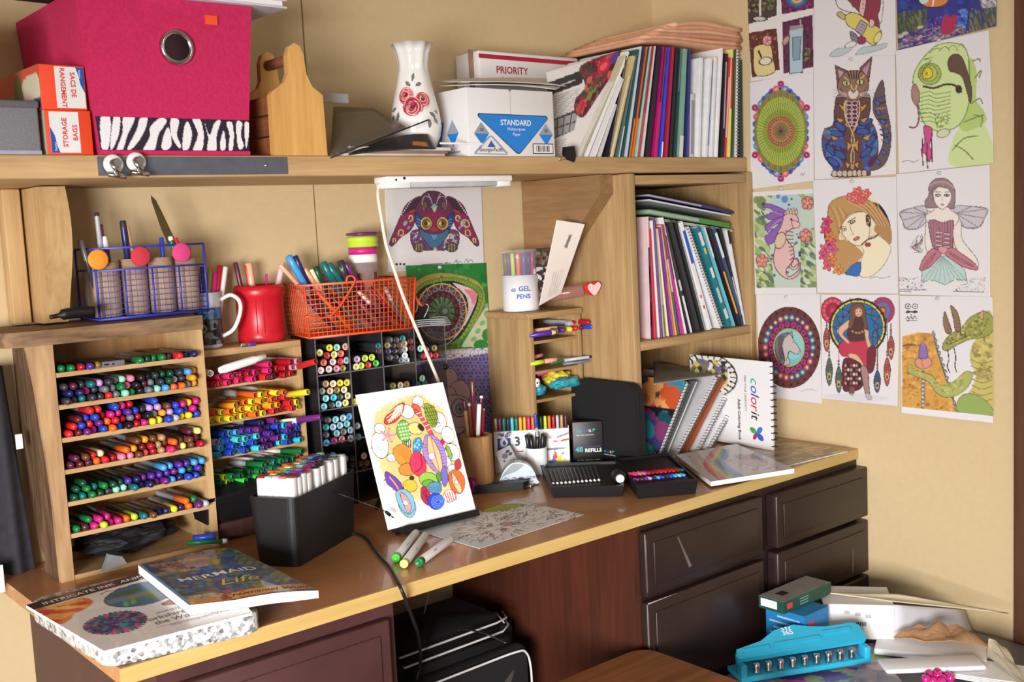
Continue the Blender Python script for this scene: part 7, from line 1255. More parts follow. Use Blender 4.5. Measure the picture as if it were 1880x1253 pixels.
def cat(cv):
    Z7(cv);b=cv;BL,OR,BR,PU,YE=(58,84,158),(218,146,60),(104,66,66),(86,38,86),(214,190,110)
    b.sp([(650,342),(664,440),(684,545),(682,640),(655,705),(600,728),(575,705),(625,672),(652,610),(645,540),(612,480),(614,410)],(104,84,88),line=K,w=3);[b.line([(618+k*3.6,420+k*22),(660+k*2,410+k*25)],[(60,70,130),(60,50,54),(160,120,90)][k%3],7)for k in range(9)];[b.ell(x,y,14,9,(70,96,170),.8,line=K,w=2)for x,y in ((628,440),(632,480),(652,520),(664,560),(666,600),(655,650),(630,690))]
    body=[(462,405),(446,460),(440,530),(402,556),(392,610),(404,670),(440,720),(440,752),(585,752),(600,715),(630,660),(628,580),(610,530),(590,515),(600,450),(588,400),(530,425)]
    b.sp(body,BR,line=K,w=3);m_=b.mask(body,True)
    b.scatter(m_&b.mask([(390,540),(460,530),(500,640),(470,740),(390,700)]),[BL,(40,60,130),(70,110,180),PU],40,7,15,1,2.2,.9);b.scatter(m_&b.mask([(560,540),(640,520),(640,700),(570,740)]),[BL,(40,60,130),(70,110,180),PU],40,7,14,2,2.2,-.9);[b.ell(x,y,30,13,BL,r,line=(30,34,80),w=2)for x,y,r in ((470,540,.7),(455,570,.2),(560,540,-.7),(578,520,-.3),(430,640,.9),(470,660,.6),(600,600,-.9),(580,650,-.7),(440,690,.6),(566,560,0))]
    [b.poly(p,OR,line=K,w=1.5)for p in ([(455,440),(492,455),(490,480)],[(590,440),(556,455),(560,480)],[(450,500),(490,510),(470,525)],[(590,500),(552,510),(572,525)],[(430,575),(466,590),(440,600)],[(600,570),(560,590),(590,600)],[(500,600),(520,620),(500,650)],[(548,590),(526,620),(545,650)],[(490,690),(515,700),(500,720)],[(550,690),(526,700),(545,720)])]
    b.sp([(492,430),(548,428),(552,470),(540,530),(524,560),(506,530),(492,480)],PU,line=YE,w=3);[b.ell(x,y,12,9,None,line=(220,180,160),w=2)for y in range(440,540,18)for x in (508,532)];b.sl([(495,430),(490,490),(516,550),(530,600),(516,660),(520,720)],YE,4);b.sl([(550,430),(552,490),(528,550),(518,600),(530,660),(524,720)],YE,3)
    b.scatter(b.mask([(400,545),(440,540),(420,600),(396,600)]),[(150,50,120),(60,140,150)],10,5,9,4);[b.ell(x,740,13,14,(206,180,160),line=K,w=2)for x in (446,468,490,512)];[b.ell(x,738,12,15,(206,180,160),line=K,w=2)for x in (532,552,572)]
    b.poly([(449,278),(500,302),(480,350),(458,360)],(120,84,80),line=K,w=3);b.poly([(606,240),(552,292),(575,340),(592,350)],(120,84,80),line=K,w=3);b.poly([(460,295),(486,308),(470,340)],(206,150,160));b.poly([(598,262),(565,298),(582,326)],(196,130,160));b.sp([(462,350),(490,310),(540,300),(580,320),(592,370),(570,412),(526,428),(480,412),(460,385)],(150,108,84),line=K,w=3)
    [b.sl([(500+k*14,302),(506+k*11,318),(512+k*9,335)],K,5)for k in range(5)];b.sl([(490,330),(510,350),(524,385)],YE,5);b.sl([(572,322),(548,348),(534,385)],YE,5);b.ell(497,355,17,12,(190,200,110),line=K,w=3);b.ell(554,350,17,12,(190,200,110),line=K,w=3);b.ell(498,355,4,9,K);b.ell(553,350,4,9,K);b.sp([(505,395),(526,378),(548,393),(540,415),(526,422),(512,416)],(222,206,196));b.poly([(518,385),(536,384),(527,396)],(210,140,130),line=K,w=1);b.line([(470,375),(485,395)],K,3);b.line([(585,372),(570,392)],K,3)
    for s_ in (-1,1):[b.line([(526+s_*28,400+k*4),(526+s_*88,380+k*16)],(190,184,184),1.2)for k in range(3)]
def chameleon(cv):
    Z7(cv);b=cv;G1,G2,GD,BRN=(206,226,150),(184,210,110),(110,140,60),(104,76,64)
    b.sp([(946,704),(950,600),(985,540),(1050,480),(1100,560),(1130,640),(1130,700)],G1,line=None);b.sp([(1010,250),(1050,300),(1050,420),(1080,470),(1090,520),(1000,560),(970,480)],G2);[b.sl(p,GD,5)for p in ([(1000,520),(1050,500),(1080,490)],[(960,620),(1000,640),(1040,680)],[(950,640),(1000,590),(1060,580)],[(1035,260),(1062,250),(1066,262)],[(1045,330),(1070,300),(1062,330)],[(1030,440),(1064,420),(1076,440)],[(1040,490),(1075,500),(1070,540)])]
    b.sp([(790,300),(830,240),(880,195),(930,182),(980,190),(1010,220),(1020,300),(1020,420),(1000,500),(960,545),(900,560),(850,545),(820,510),(805,450),(790,400),(780,350)],G1,line=GD,w=4)
    [b.sl([(810,400+k*17),(850,390+k*18),(880,402+k*17),(940,392+k*16)],GD,2.5)for k in range(8)];b.sp([(930,260),(950,232),(985,240),(1010,300),(1030,380),(1025,440),(1012,400),(990,330),(960,310),(935,300)],BRN,line=(70,50,46),w=3);b.sl([(825,368),(870,375),(920,360),(960,365),(985,392)],(80,60,50),9);b.ell(975,380,14,18,(70,48,44))
    b.ell(852,315,48,46,(170,190,90),line=GD,w=4);b.ell(848,312,36,34,(196,200,90),line=(110,120,50),w=3);b.ell(842,312,22,25,(236,214,40),line=(70,60,30),w=3);b.ell(838,314,6,9,(180,150,30));[b.sl([(800+k*14,330-k*38),(816+k*14,318-k*34),(850+k*8,268-k*12)],GD,4)for k in range(3)];[b.sl([(850+k*40,225-k*8),(880+k*36,205-k*6),(900+k*36,215)],GD,3)for k in range(4)]
    b.sp([(778,370),(792,360),(806,390),(808,430),(795,450),(780,430),(774,400)],(176,130,120),line=(100,60,56),w=3);b.sl([(800,450),(806,500),(798,535),(780,545),(766,540)],(130,84,80),7);b.scatter(b.mask([(870,490),(930,480),(935,540),(880,545)]),[(150,180,90),(120,150,70)],26,3,6,3);b.ell(910,568,28,18,(214,214,176),-.3,line=GD,w=3)
    b.sp([(826,540),(860,545),(862,580),(850,620),(862,650),(850,690),(836,660),(816,640),(832,600)],(216,70,140),line=(90,40,50),w=3);[b.sl([(x,570+k*20),(x-2,620+k*22),(x+2,690+k*14)],(84,44,44),5)for k,x in enumerate((862,822,842))];b.sl([(735,690),(760,684),(785,690),(805,682)],(140,136,140),2)
def seahorse(cv):
    Z7(cv);b=cv;q_=[(100,838),(360,822),(372,1225),(112,1228)];m_=b.mask(q_);b.put(m_,(190,206,190));b.put(m_&(cv.Y<400)&(cv.X>1395)&(cv.X<1470),(170,200,226),.5);b.scatter(m_&(b.mask([(100,838),(180,830),(160,950),(190,1225),(100,1228)])|b.mask([(300,1000),(372,960),(372,1225),(300,1225)])|b.mask([(290,830),(365,822),(365,900),(320,860)])),[(150,176,110),(176,196,130),(120,146,90),(200,214,170),(100,120,84)],260,6,12,1,2,.7)
    R_=np.random.RandomState(3)
    for k in range(46):x,y=R_.uniform(130,355),R_.uniform(840,1200);r=R_.uniform(3,7);b.ell(x,y,r,r,[(70,96,150),(60,120,150),(90,100,140),(50,70,120)][k%4])
    b.ell(234,850,15,15,(96,140,196));b.ell(206,838,9,9,(96,140,196))
    for x,y in ((330,866),(322,1004),(137,1112)):
        for a in range(5):t=a*2*pi/5-1.5;b.ell(x+15*cos(t),y+18*sin(t),11,12,(222,130,140),t,line=(150,44,60),w=3)
        b.ell(x,y,7,8,(236,200,90),line=(120,60,40),w=2);[b.line([(x,y),(x+14*cos(t),y+16*sin(t))],(230,180,70),3)for t in np.arange(5)*2*pi/5-1.5]
    b.sp([(230,920),(265,905),(290,930),(286,960),(250,985),(235,1010),(270,1060),(270,1110),(240,1150),(250,1180),(285,1160),(296,1130),(285,1100),(262,1120),(270,1140),(300,1120),(292,1170),(250,1190),(205,1160),(186,1110),(195,1050),(205,990),(215,950)],(226,180,172),line=(130,60,80),w=4)
    [b.line([(238+k*3.4,985+k*17),(268+k*1.0,990+k*15)],(150,80,100),5)for k in range(8)];b.sl([(262,1120),(255,1135),(268,1150),(288,1140),(292,1118),(276,1102),(255,1108)],(130,60,80),3.5);b.sp([(265,940),(296,950),(294,968),(270,970)],(226,180,172),line=(130,60,80),w=3);b.ell(262,935,5,5,K);[b.poly([(240+k*12,912),(248+k*12,884+4*(k%2)),(254+k*12,912)],(226,200,150),line=(130,70,60),w=2)for k in range(4)];b.ell(215,1025,22,36,(220,190,150),.3,line=(130,80,60),w=3)
    for pts in ([(238,900),(200,880),(160,868),(140,882),(175,890),(205,915)],[(230,910),(190,905),(150,920),(135,900),(165,935),(215,930)],[(225,925),(190,935),(150,965),(160,985),(190,960),(222,945)],[(222,945),(195,970),(150,1010),(165,1040),(190,1030),(200,1000),(218,965)]):b.sp(pts,(140,90,180),line=(84,50,120),w=3)
    b.sl([(225,915),(180,900),(150,890)],(190,150,220),3);b.sl([(220,935),(185,960),(160,1000)],(190,150,220),3)
def redhead(cv):
    Z8(cv);b=cv;circ=b.mask([(646+162*cos(t),282+206*sin(t))for t in np.linspace(0,2*pi,40)[:-1]]);b.put(circ,(232,218,180));H_=(196,146,84)
    hair=[(490,190),(500,120),(560,85),(640,85),(720,120),(780,190),(806,280),(800,320),(770,300),(740,240),(700,180),(640,160),(590,180),(560,230),(545,300),(590,350),(640,400),(610,440),(560,470),(520,430),(520,360),(500,290)]
    b.put(b.mask([(700,110),(790,130),(810,240),(770,220)])&circ,(40,34,40));b.sp(hair,H_,line=(130,90,50),w=2);b.sp([(560,300),(660,360),(640,410),(580,470),(540,450),(530,380)],H_);b.sp([(720,250),(770,180),(806,250),(806,310),(780,300)],(186,134,80))
    for k in range(14):b.sl([(500+k*16,150-abs(k-6)*3),(530+k*15,200),(545+k*8,280+k*6)],[(160,110,56),(220,176,120)][k%2],3)if k<5 else b.sl([(500+k*18,110),(620+k*10,150),(700+k*7,230)],[(160,110,56),(220,176,120)][k%2],2.5)
    b.sp([(560,230),(600,180),(660,160),(700,185),(700,240),(690,300),(650,330),(610,320),(570,280)],(238,222,190),line=(150,110,80),w=2);b.sl([(590,215),(610,200),(628,190)],(110,70,50),5);b.sl([(550,245),(565,235),(580,235)],(110,70,50),5);b.ell(614,212,13,7,(250,250,246),-.4,line=K,w=3);b.ell(615,212,5,5,(90,100,60));b.ell(572,250,10,6,(250,250,246),-.4,line=K,w=3);b.ell(573,250,4,4,(90,100,60));b.sl([(600,225),(608,255),(620,272),(605,275)],(180,130,100),3);b.ell(634,295,15,7,(196,120,110),-.4,line=(130,60,60),w=2)
    b.sp([(660,330),(700,290),(740,280),(800,330),(795,380),(760,440),(700,486),(650,480),(655,410),(670,360)],(238,226,190),line=(170,140,100),w=2);b.sl([(660,325),(690,300),(720,290),(740,275)],(80,60,50),7);b.sp([(656,415),(645,480),(600,478),(578,470),(600,440),(630,418)],(50,110,190),line=(30,60,120),w=2);b.ell(692,205,12,32,(70,50,44),-.2);[b.ell(690+8*sin(k),190+k*9,4,4,(200,180,150))for k in range(5)];b.ell(690,325,14,10,(190,60,60),line=(110,40,40),w=2)
    for x,y in ((640,60),(610,85),(660,95),(680,70),(630,95)):[b.ell(x+15*cos(t),y+13*sin(t),12,9,[(232,100,96),(238,130,120)][int(t*2)%2],t,line=(190,50,60),w=2)for t in np.arange(5)*1.26];b.ell(x,y,4,4,(240,200,90))
    b.sp([(470,270),(500,250),(520,350),(490,340)],(70,30,70))
    for x,y,c in ((485,210,(222,60,110)),(478,250,(226,70,110)),(505,305,(230,70,120)),(475,345,(236,90,130)),(515,350,(226,90,130)),(500,285,(240,130,60)),(505,400,(240,140,60)),(490,430,(232,90,110)),(540,450,(240,150,70)),(470,380,(230,80,120))):[b.ell(x+15*cos(t),y+15*sin(t),13,8,c,t,line=tuple(int(v*.75)for v in c),w=2)for t in np.arange(5)*1.26]
    b.sl([(700,495),(730,486),(760,494),(800,484)],(150,146,150),2)
def fairy(cv):
    Z7(cv);b=cv;SK,PK=(232,222,212),(176,116,132)
    R_=np.random.RandomState(6);m_=b.mask([(722,1180),(830,1180),(830,1240),(722,1240)])|b.mask([(960,1190),(1090,1180),(1090,1245),(960,1245)]);b.scatter(m_,[(130,126,130),(176,172,176),(100,96,100)],240,1.2,3,1)
    for s_,P in ((-1,[(835,880),(780,885),(725,905),(735,940),(750,975),(800,975),(838,940)]),(1,[(960,880),(1030,880),(1096,890),(1085,930),(1060,970),(1000,970),(965,930)])):
        b.sp(P,(200,192,200),line=(110,104,110),w=2.5);c0=(838,910)if s_<0 else (962,910);[b.line([c0,P[i]],(120,114,120),1.8)for i in range(1,6)];[b.line([P[i],P[i+1]],(150,140,150),2)for i in range(1,5)]
    for k in range(16):a=R_.uniform(0,6);b.sl([(810+14*cos(a),1000+k*4),(800+20*cos(a+1),1030+k*3),(790+24*cos(a+2),1045+k*2)],[(110,90,90),(150,130,126)][k%2],3)
    b.sp([(845,900),(835,960),(835,1060),(870,1090),(860,1000),(870,930)],SK,line=(140,120,114),w=2);b.sp([(955,900),(985,950),(990,1020),(1050,1100),(1055,1140),(1010,1120),(960,1050),(950,960)],SK,line=(140,120,114),w=2);b.sp([(835,920),(870,895),(880,870),(930,870),(940,895),(975,920),(960,960),(905,970),(850,955)],SK,line=(140,120,114),w=2)
    b.sp([(848,945),(875,938),(905,950),(945,938),(952,950),(950,1010),(945,1055),(905,1075),(870,1055),(855,1010)],PK,line=(96,60,70),w=3);[b.line([(855+k*12,945),(862+k*11,1055)],(130,76,92),1.8)for k in range(9)];[b.line([(880,990+k*18),(935,1000+k*18)],(226,206,206),2.4)for k in range(4)];[b.line([(935,990+k*18),(880,1000+k*18)],(110,66,76),2.4)for k in range(4)]
    b.poly([(820,1150),(870,1090),(945,1090),(1000,1150),(1010,1195),(960,1190),(915,1215),(870,1195),(815,1200)],(184,210,204),line=(110,130,130),w=2.5);[b.line([(905,1090),(820+k*24,1198)],(140,170,166),2)for k in range(9)]
    b.sp([(870,1060),(900,1080),(880,1110),(850,1140),(810,1152),(820,1110),(850,1070)],(196,116,132),line=(110,60,76),w=2.5);b.sp([(945,1055),(985,1080),(1040,1120),(1056,1150),(1000,1140),(950,1110),(915,1080)],(196,116,132),line=(110,60,76),w=2.5);[b.sl([(880,1075),(850+k*4,1100+k*6),(820+k*6,1140+k*2)],(150,80,96),1.8)for k in range(3)];[b.sl([(935,1072+k*5),(980,1100+k*6),(1035,1130+k*4)],(150,80,96),1.8)for k in range(3)];b.sp([(885,1060),(905,1050),(930,1062),(908,1082)],(216,150,156),line=(110,60,76),w=2);b.line([(850,1200),(855,1225)],SK,12);b.line([(960,1195),(965,1225)],SK,12)
    b.sp([(850,790),(880,762),(925,765),(955,800),(960,850),(950,890),(920,880),(890,885),(840,885),(832,860),(848,830)],(150,124,130),line=(90,70,76),w=2.5);b.sp([(868,820),(905,790),(940,820),(938,860),(906,892),(876,866)],(236,226,218),line=(150,126,120),w=1.8);b.sl([(850,790),(885,776),(925,780),(952,800)],(200,150,160),6);b.sl([(868,850),(862,810),(890,795),(920,800)],(120,96,104),6)
    for x in (887,924):b.ell(x,832,10,5.5,(246,246,244),line=K,w=2);b.ell(x,832,4,4,(70,90,90));b.line([(x-10,818),(x+10,817)],(110,90,90),2.4)
    b.line([(906,836),(904,856)],(190,160,150),2);b.ell(906,872,9,3.6,(190,120,124));cv.view(1340,330,2.724);[b.line([(850,548+k*10),(985-k*80,552+k*10)],(130,126,130),2)for k in range(2)];b.line([(1115,560),(1270,564)],(90,88,92),2.2)
def horse(cv):
    Z8(cv);b=cv;cx,cy=296,840
    b.ell(cx,cy,156,202,(112,50,46),line=(60,30,30),w=3);[b.ell(cx+145*cos(t),cy+188*sin(t),5,7,(50,26,28))for t in np.linspace(0,2*pi,26)];b.ell(cx,cy,133,168,(44,60,96));
    for t in np.linspace(0,2*pi,27)[:-1]:b.ell(cx+118*cos(t),cy+150*sin(t),14,17,[(60,110,170),(190,60,110),(100,60,130)][int(t*10)%3]);b.ell(cx+119*cos(t),cy+151*sin(t),7,8,(230,206,60))
    b.ell(cx,cy,106,134,(120,30,70));[b.ell(cx+90*cos(t),cy+116*sin(t),15,17,(176,50,110),line=(70,24,50),w=3)for t in np.linspace(0,2*pi,20)[:-1]];[b.ell(cx+90*cos(t),cy+116*sin(t),5,6,(70,40,110))for t in np.linspace(0,2*pi,20)[:-1]];b.ell(cx,cy,80,98,(196,180,70),line=(70,50,30),w=3);b.ell(cx,cy,74,91,(110,190,196));b.ell(cx+20,cy-10,50,70,(150,210,212),al=.6)
    b.sp([(240,790),(275,770),(300,768),(318,800),(350,850),(350,868),(325,872),(300,858),(290,880),(300,920),(270,928),(240,890),(230,840)],(196,182,176),line=K,w=3);b.poly([(300,772),(310,758),(316,792)],(180,166,160),line=K,w=2);b.sp([(232,800),(262,772),(296,770),(270,800),(262,850),(276,900),(262,926),(236,890),(226,840)],(120,116,118),line=K,w=2);[b.sl([(250+k*5,782),(242+k*5,830),(256+k*5,900)],(70,66,70),2)for k in range(5)];b.ell(316,815,4,3,K);b.ell(346,858,3,3,K);b.sl([(300,856),(290,880),(282,905)],(90,84,86),3);b.sl([(360,1058),(400,1050),(432,1056)],(170,166,172),2)
def dreamcatcher(cv):
    Z8(cv);b=cv
    for cx,cy in ((514,655),(765,655)):
        b.ell(cx,cy,58,66,(196,50,76),line=K,w=3);[b.ell(cx+r*cos(t),cy+r*1.12*sin(t),8,8,c)for r,c in ((44,(110,70,160)if cx>600 else (230,90,110)),(28,(60,130,170)if cx>600 else (170,30,60)))for t in np.linspace(0,2*pi,15)];b.ell(cx,cy,14,16,(226,120,80)if cx>600 else (226,60,90),line=K,w=2)
    cx,cy=640,738;b.ell(cx,cy,144,144,(50,40,34));b.ell(cx,cy,134,134,(222,200,80));b.ell(cx,cy,124,124,(36,110,166),line=K,w=3);R_=np.random.RandomState(2)
    for k in range(14):t=k*2*pi/14;b.sl([(cx+122*cos(t),cy+122*sin(t)),(cx+80*cos(t+.3),cy+80*sin(t+.3)),(cx+122*cos(t+.9),cy+122*sin(t+.9))],(34,44,60),3);b.ell(cx+95*cos(t+.45),cy+95*sin(t+.45),5,5,(206,60,60))
    for k in range(24):t=k*2*pi/24;b.line([(cx+128*cos(t),cy+128*sin(t)),(cx+148*cos(t),cy+148*sin(t))],(40,34,30),4)
    SK=(226,176,140);HR=(120,80,56)
    b.sp([(545,830),(600,790),(660,790),(695,830),(700,890),(690,940),(650,930),(600,890),(560,880)],(206,50,76),line=(110,20,44),w=3);b.sp([(600,870),(640,880),(670,930),(660,950),(620,910),(596,890)],SK,line=(150,100,80),w=2);b.sp([(590,745),(610,690),(660,690),(690,760),(680,800),(600,805)],(90,50,50),line=K,w=2);[b.ell(615+k*16,760+8*sin(k),6,6,(190,140,80))for k in range(5)];b.sp([(600,700),(540,750),(550,780),(590,820),(596,808),(566,770),(604,730)],SK,line=(150,100,80),w=2);b.sp([(668,700),(690,740),(696,800),(710,840),(690,838),(678,790)],SK,line=(150,100,80),w=2)
    b.sp([(600,690),(605,640),(640,618),(672,640),(682,700),(690,750),(672,740),(660,690),(630,690),(612,740),(596,740)],HR,line=(70,44,34),w=2);b.ell(644,664,18,23,SK,line=(150,100,80),w=1.5);b.line([(620,648),(668,646)],(170,40,60),4);[b.ell(x,660,3,2,K)for x in (637,652)];b.line([(638,677),(652,676)],(190,60,60),3)
    b.sp([(570,900),(640,910),(670,960),(660,1040),(600,1060),(565,1040)],(110,34,50),line=K,w=3);[b.ell(580+14*(k%6),930+22*(k//6),8,9,[(196,150,130),(60,24,40),(176,60,80),(226,206,190)][k%4],line=K,w=1.5)for k in range(30)];b.sp([(690,850),(730,840),(720,950),(690,960)],(120,40,56),line=K,w=2);b.sp([(655,940),(690,950),(700,1060),(712,1095),(690,1098),(676,1060)],(170,130,120),line=K,w=2);b.sp([(600,1040),(625,1040),(618,1078),(600,1072)],(120,80,76),line=K,w=2)
    for x,y0,L_ in ((484,800,60),(497,960,70),(545,1000,66),(805,840,60),(787,960,72),(738,1010,56)):
        b.line([(x,720),(x,y0-L_)],(70,60,60),2);[b.ell(x,y0-L_-10-k*16,6,7,[(60,110,170),(190,50,80)][k%2])for k in range(2)];b.sp([(x,y0-L_),(x+17,y0-L_*.2),(x+10,y0+L_*.75),(x,y0+L_),(x-12,y0+L_*.6),(x-16,y0-L_*.2)],[(70,90,130),(190,80,70),(90,110,90)][int(x)%3],line=K,w=2.5);b.ell(x,y0+L_*.35,9,18,(214,170,80));b.ell(x,y0+L_*.38,5,9,(40,60,120));[b.line([(x-14,y0-L_*.4+k*12),(x+14,y0-L_*.5+k*12)],(40,40,50),2)for k in range(3)]
    b.sp([(470,1080),(640,1070),(800,1090),(700,1110),(560,1100)],(206,206,214),al=.6)
def dragon(cv):
    Z8(cv);b=cv;Y1,Y2,G1=(222,160,64),(196,186,90),(150,150,70)
    w1=[(862,785),(940,765),(1020,770),(1040,860),(1075,980),(1110,1090),(1140,1165),(862,1140)];b.poly(w1,Y1);b.scatter(b.mask(w1),[(206,140,50),(232,176,90),(214,150,60),(180,120,50)],200,4,12,1);[b.sl([(1018,760+0),(1040,860),(1082,990),(1140,1160)],(110,104,96),9)];[b.ell(1020+k*9.5,775+k*31,7,9,(170,160,150),line=(80,74,70),w=2)for k in range(13)];b.sl([(965,1140),(970,1060),(968,960)],(120,110,100),14);[b.ell(967,970+k*20,9,8,(206,196,180),line=(110,100,90),w=2)for k in range(9)];[b.sl([(866,830+k*36),(900,820+k*36),(940,832+k*36)],(190,120,50),2.5)for k in range(8)];b.poly([(1005,775),(1020,750),(1030,790)],(150,140,130));b.sl([(865,835),(890,826),(930,828)],(90,80,70),6)
    b.sp([(1313,680),(1313,1180),(1150,1165),(1140,1110),(1200,1060),(1230,980),(1200,900),(1210,830),(1240,780),(1230,720)],(204,188,96));b.scatter(b.mask([(1200,700),(1313,690),(1313,1000),(1220,1000)]),[(176,166,80),(214,200,110),(150,140,66),(190,160,90)],130,5,12,2);[b.sl([(1205+k*2,900+k*32),(1260,920+k*32),(1313,905+k*32)],(150,136,60),5)for k in range(7)];b.sp([(1150,1165),(1145,1100),(1190,1070),(1260,1090),(1313,1140),(1313,1180)],(150,176,84),line=(110,120,60),w=3)
    b.sp([(1064,830),(1080,800),(1110,770),(1160,740),(1200,690),(1270,660),(1313,690),(1313,760),(1260,790),(1200,800),(1140,826),(1090,856),(1068,852)],(160,160,72),line=(96,96,50),w=3);b.scatter(b.mask([(1080,800),(1200,700),(1300,690),(1260,780),(1120,826)]),[(130,136,56),(186,180,90),(110,110,50)],70,4,9,3);b.sl([(1090,826),(1140,806),(1200,776)],(76,72,40),4);b.ell(1165,766,12,8,(226,200,80),line=K,w=3);b.ell(1084,818,5,4,K)
    for pts in ([(1085,770),(1068,720),(1074,660),(1090,700),(1110,760)],[(1130,760),(1118,700),(1104,630),(1140,670),(1155,750)]):b.sp(pts,(150,112,76),line=(90,60,44),w=3);[b.line([(pts[0][0]+k*2,pts[0][1]-k*18),(pts[4][0]-k*4,pts[4][1]-k*16)],(110,80,56),2.5)for k in range(5)]
    b.sp([(1240,680),(1268,656),(1266,700)],(206,160,110),line=(110,90,50),w=2);b.sl([(1090,850),(1096,900),(1088,930),(1100,966)],(50,40,40),5);b.sl([(1120,836),(1130,890),(1126,930),(1134,962)],(50,40,40),5)
    b.sp([(900,940),(950,960),(1010,980),(1060,1030),(1120,1010),(1180,960),(1215,980),(1180,1050),(1100,1090),(1040,1070),(990,1010),(920,980),(890,960)],(176,180,90),line=(110,116,56),w=3);b.scatter(b.mask([(900,945),(1010,980),(1060,1030),(1180,970),(1170,1050),(1090,1085),(1000,1010)]),[(150,160,76),(196,196,110),(206,170,90)],70,4,8,4);[b.sl([(905+k*24,960-k*2),(900+k*24,920),(915+k*24,905)],(176,180,90),9)for k in range(4)]
    b.ell(968,915,42,32,(226,150,120),line=(150,90,70),w=3);b.sl([(968,890),(962,915),(970,940)],(180,100,80),3);b.sp([(945,890),(950,840),(966,812),(985,840),(990,890),(966,896)],(140,110,180),line=(90,60,120),w=2);b.ell(965,822,10,12,(170,120,150));b.poly([(858,1135),(1315,1180),(1322,1215),(860,1165)],(232,228,230))
    [b.ell(908+s_*18,634,13,12,None,line=K,w=3)for s_ in (-1,1)];[b.ell(908+s_*18,634,4,4,K)for s_ in (-1,1)];b.sp([(878,664),(890,654),(908,660),(926,654),(942,662),(925,668),(908,664),(892,668)],K);b.ell(908,678,3,3,K);b.sl([(882,696),(890,686),(896,698),(906,686),(914,698),(924,684),(934,696)],K,4);b.line([(884,706),(936,705)],K,2.5)
RW_=-0.002
wall_paper('drawing','sheet of four dark drink pictures at the top left of the right wall',[(1369,-100),(1493,-110),(1494,133),(1378,150)],0,RW_-0.002,drinks,pins=[])
wall_paper('drawing','sheet with a red-robed mouse holding a yellow bottle at the top of the right wall',[(1494,-110),(1642,-112),(1645,101),(1494,106)],0,RW_-0.0035,mouse)
wall_paper('drawing','blue underwater reef picture at the top right of the right wall',[(1643,-120),(1832,-140),(1829,48),(1649,92)],0,RW_-0.005,reef,pins=[(1725,74)])
wall_paper('drawing','round green and blue mandala drawing below the drinks sheet',[(1376,152),(1493,128),(1494,332),(1378,348)],0,RW_-0.001,mandala,pins=[(1436,346)])
wall_paper('drawing','sitting patterned cat drawing in the middle of the right wall\'s second row',[(1493,103),(1643,101),(1645,320),(1495,330)],0,RW_-0.003,cat,pins=[(1564,109)])
wall_paper('drawing','green one-eyed chameleon drawing right of the patterned cat',[(1644,93),(1815,55),(1826,300),(1650,319)],0,RW_-0.004,chameleon,curl=0.004)
wall_paper('drawing','pink seahorse with purple mane drawing below the mandala',[(1374,353),(1494,346),(1499,540),(1383,541)],0,RW_-0.001,seahorse,pins=[(1434,346)])
wall_paper('drawing','portrait of a red-haired woman with flowers below the cat drawing',[(1492,331),(1645,324),(1649,540),(1500,538)],0,RW_-0.0025,redhead,pins=[(1566,333)])
wall_paper('drawing','winged fairy in a pink and mint dress below the chameleon drawing',[(1645,320),(1817,302),(1818,546),(1651,541)],0,RW_-0.0035,fairy,pins=[(1726,318)])
wall_paper('drawing','oval maroon frame with a horse head, leftmost in the bottom row of drawings',[(1388,541),(1505,540),(1509,742),(1396,728)],0,RW_-0.001,horse,pins=[(1445,545)])
wall_paper('drawing','woman in red sitting before a dreamcatcher, between the horse and dragon drawings',[(1507,541),(1650,541),(1649,746),(1509,732)],0,RW_-0.002,dreamcatcher,curl=0.003)
wall_paper('drawing','olive dragon holding a tiny wizard, rightmost in the bottom row of drawings',[(1651,543),(1822,545),(1825,777),(1655,759)],0,RW_-0.003,dragon,pins=[(1723,548)],curl=0.004)
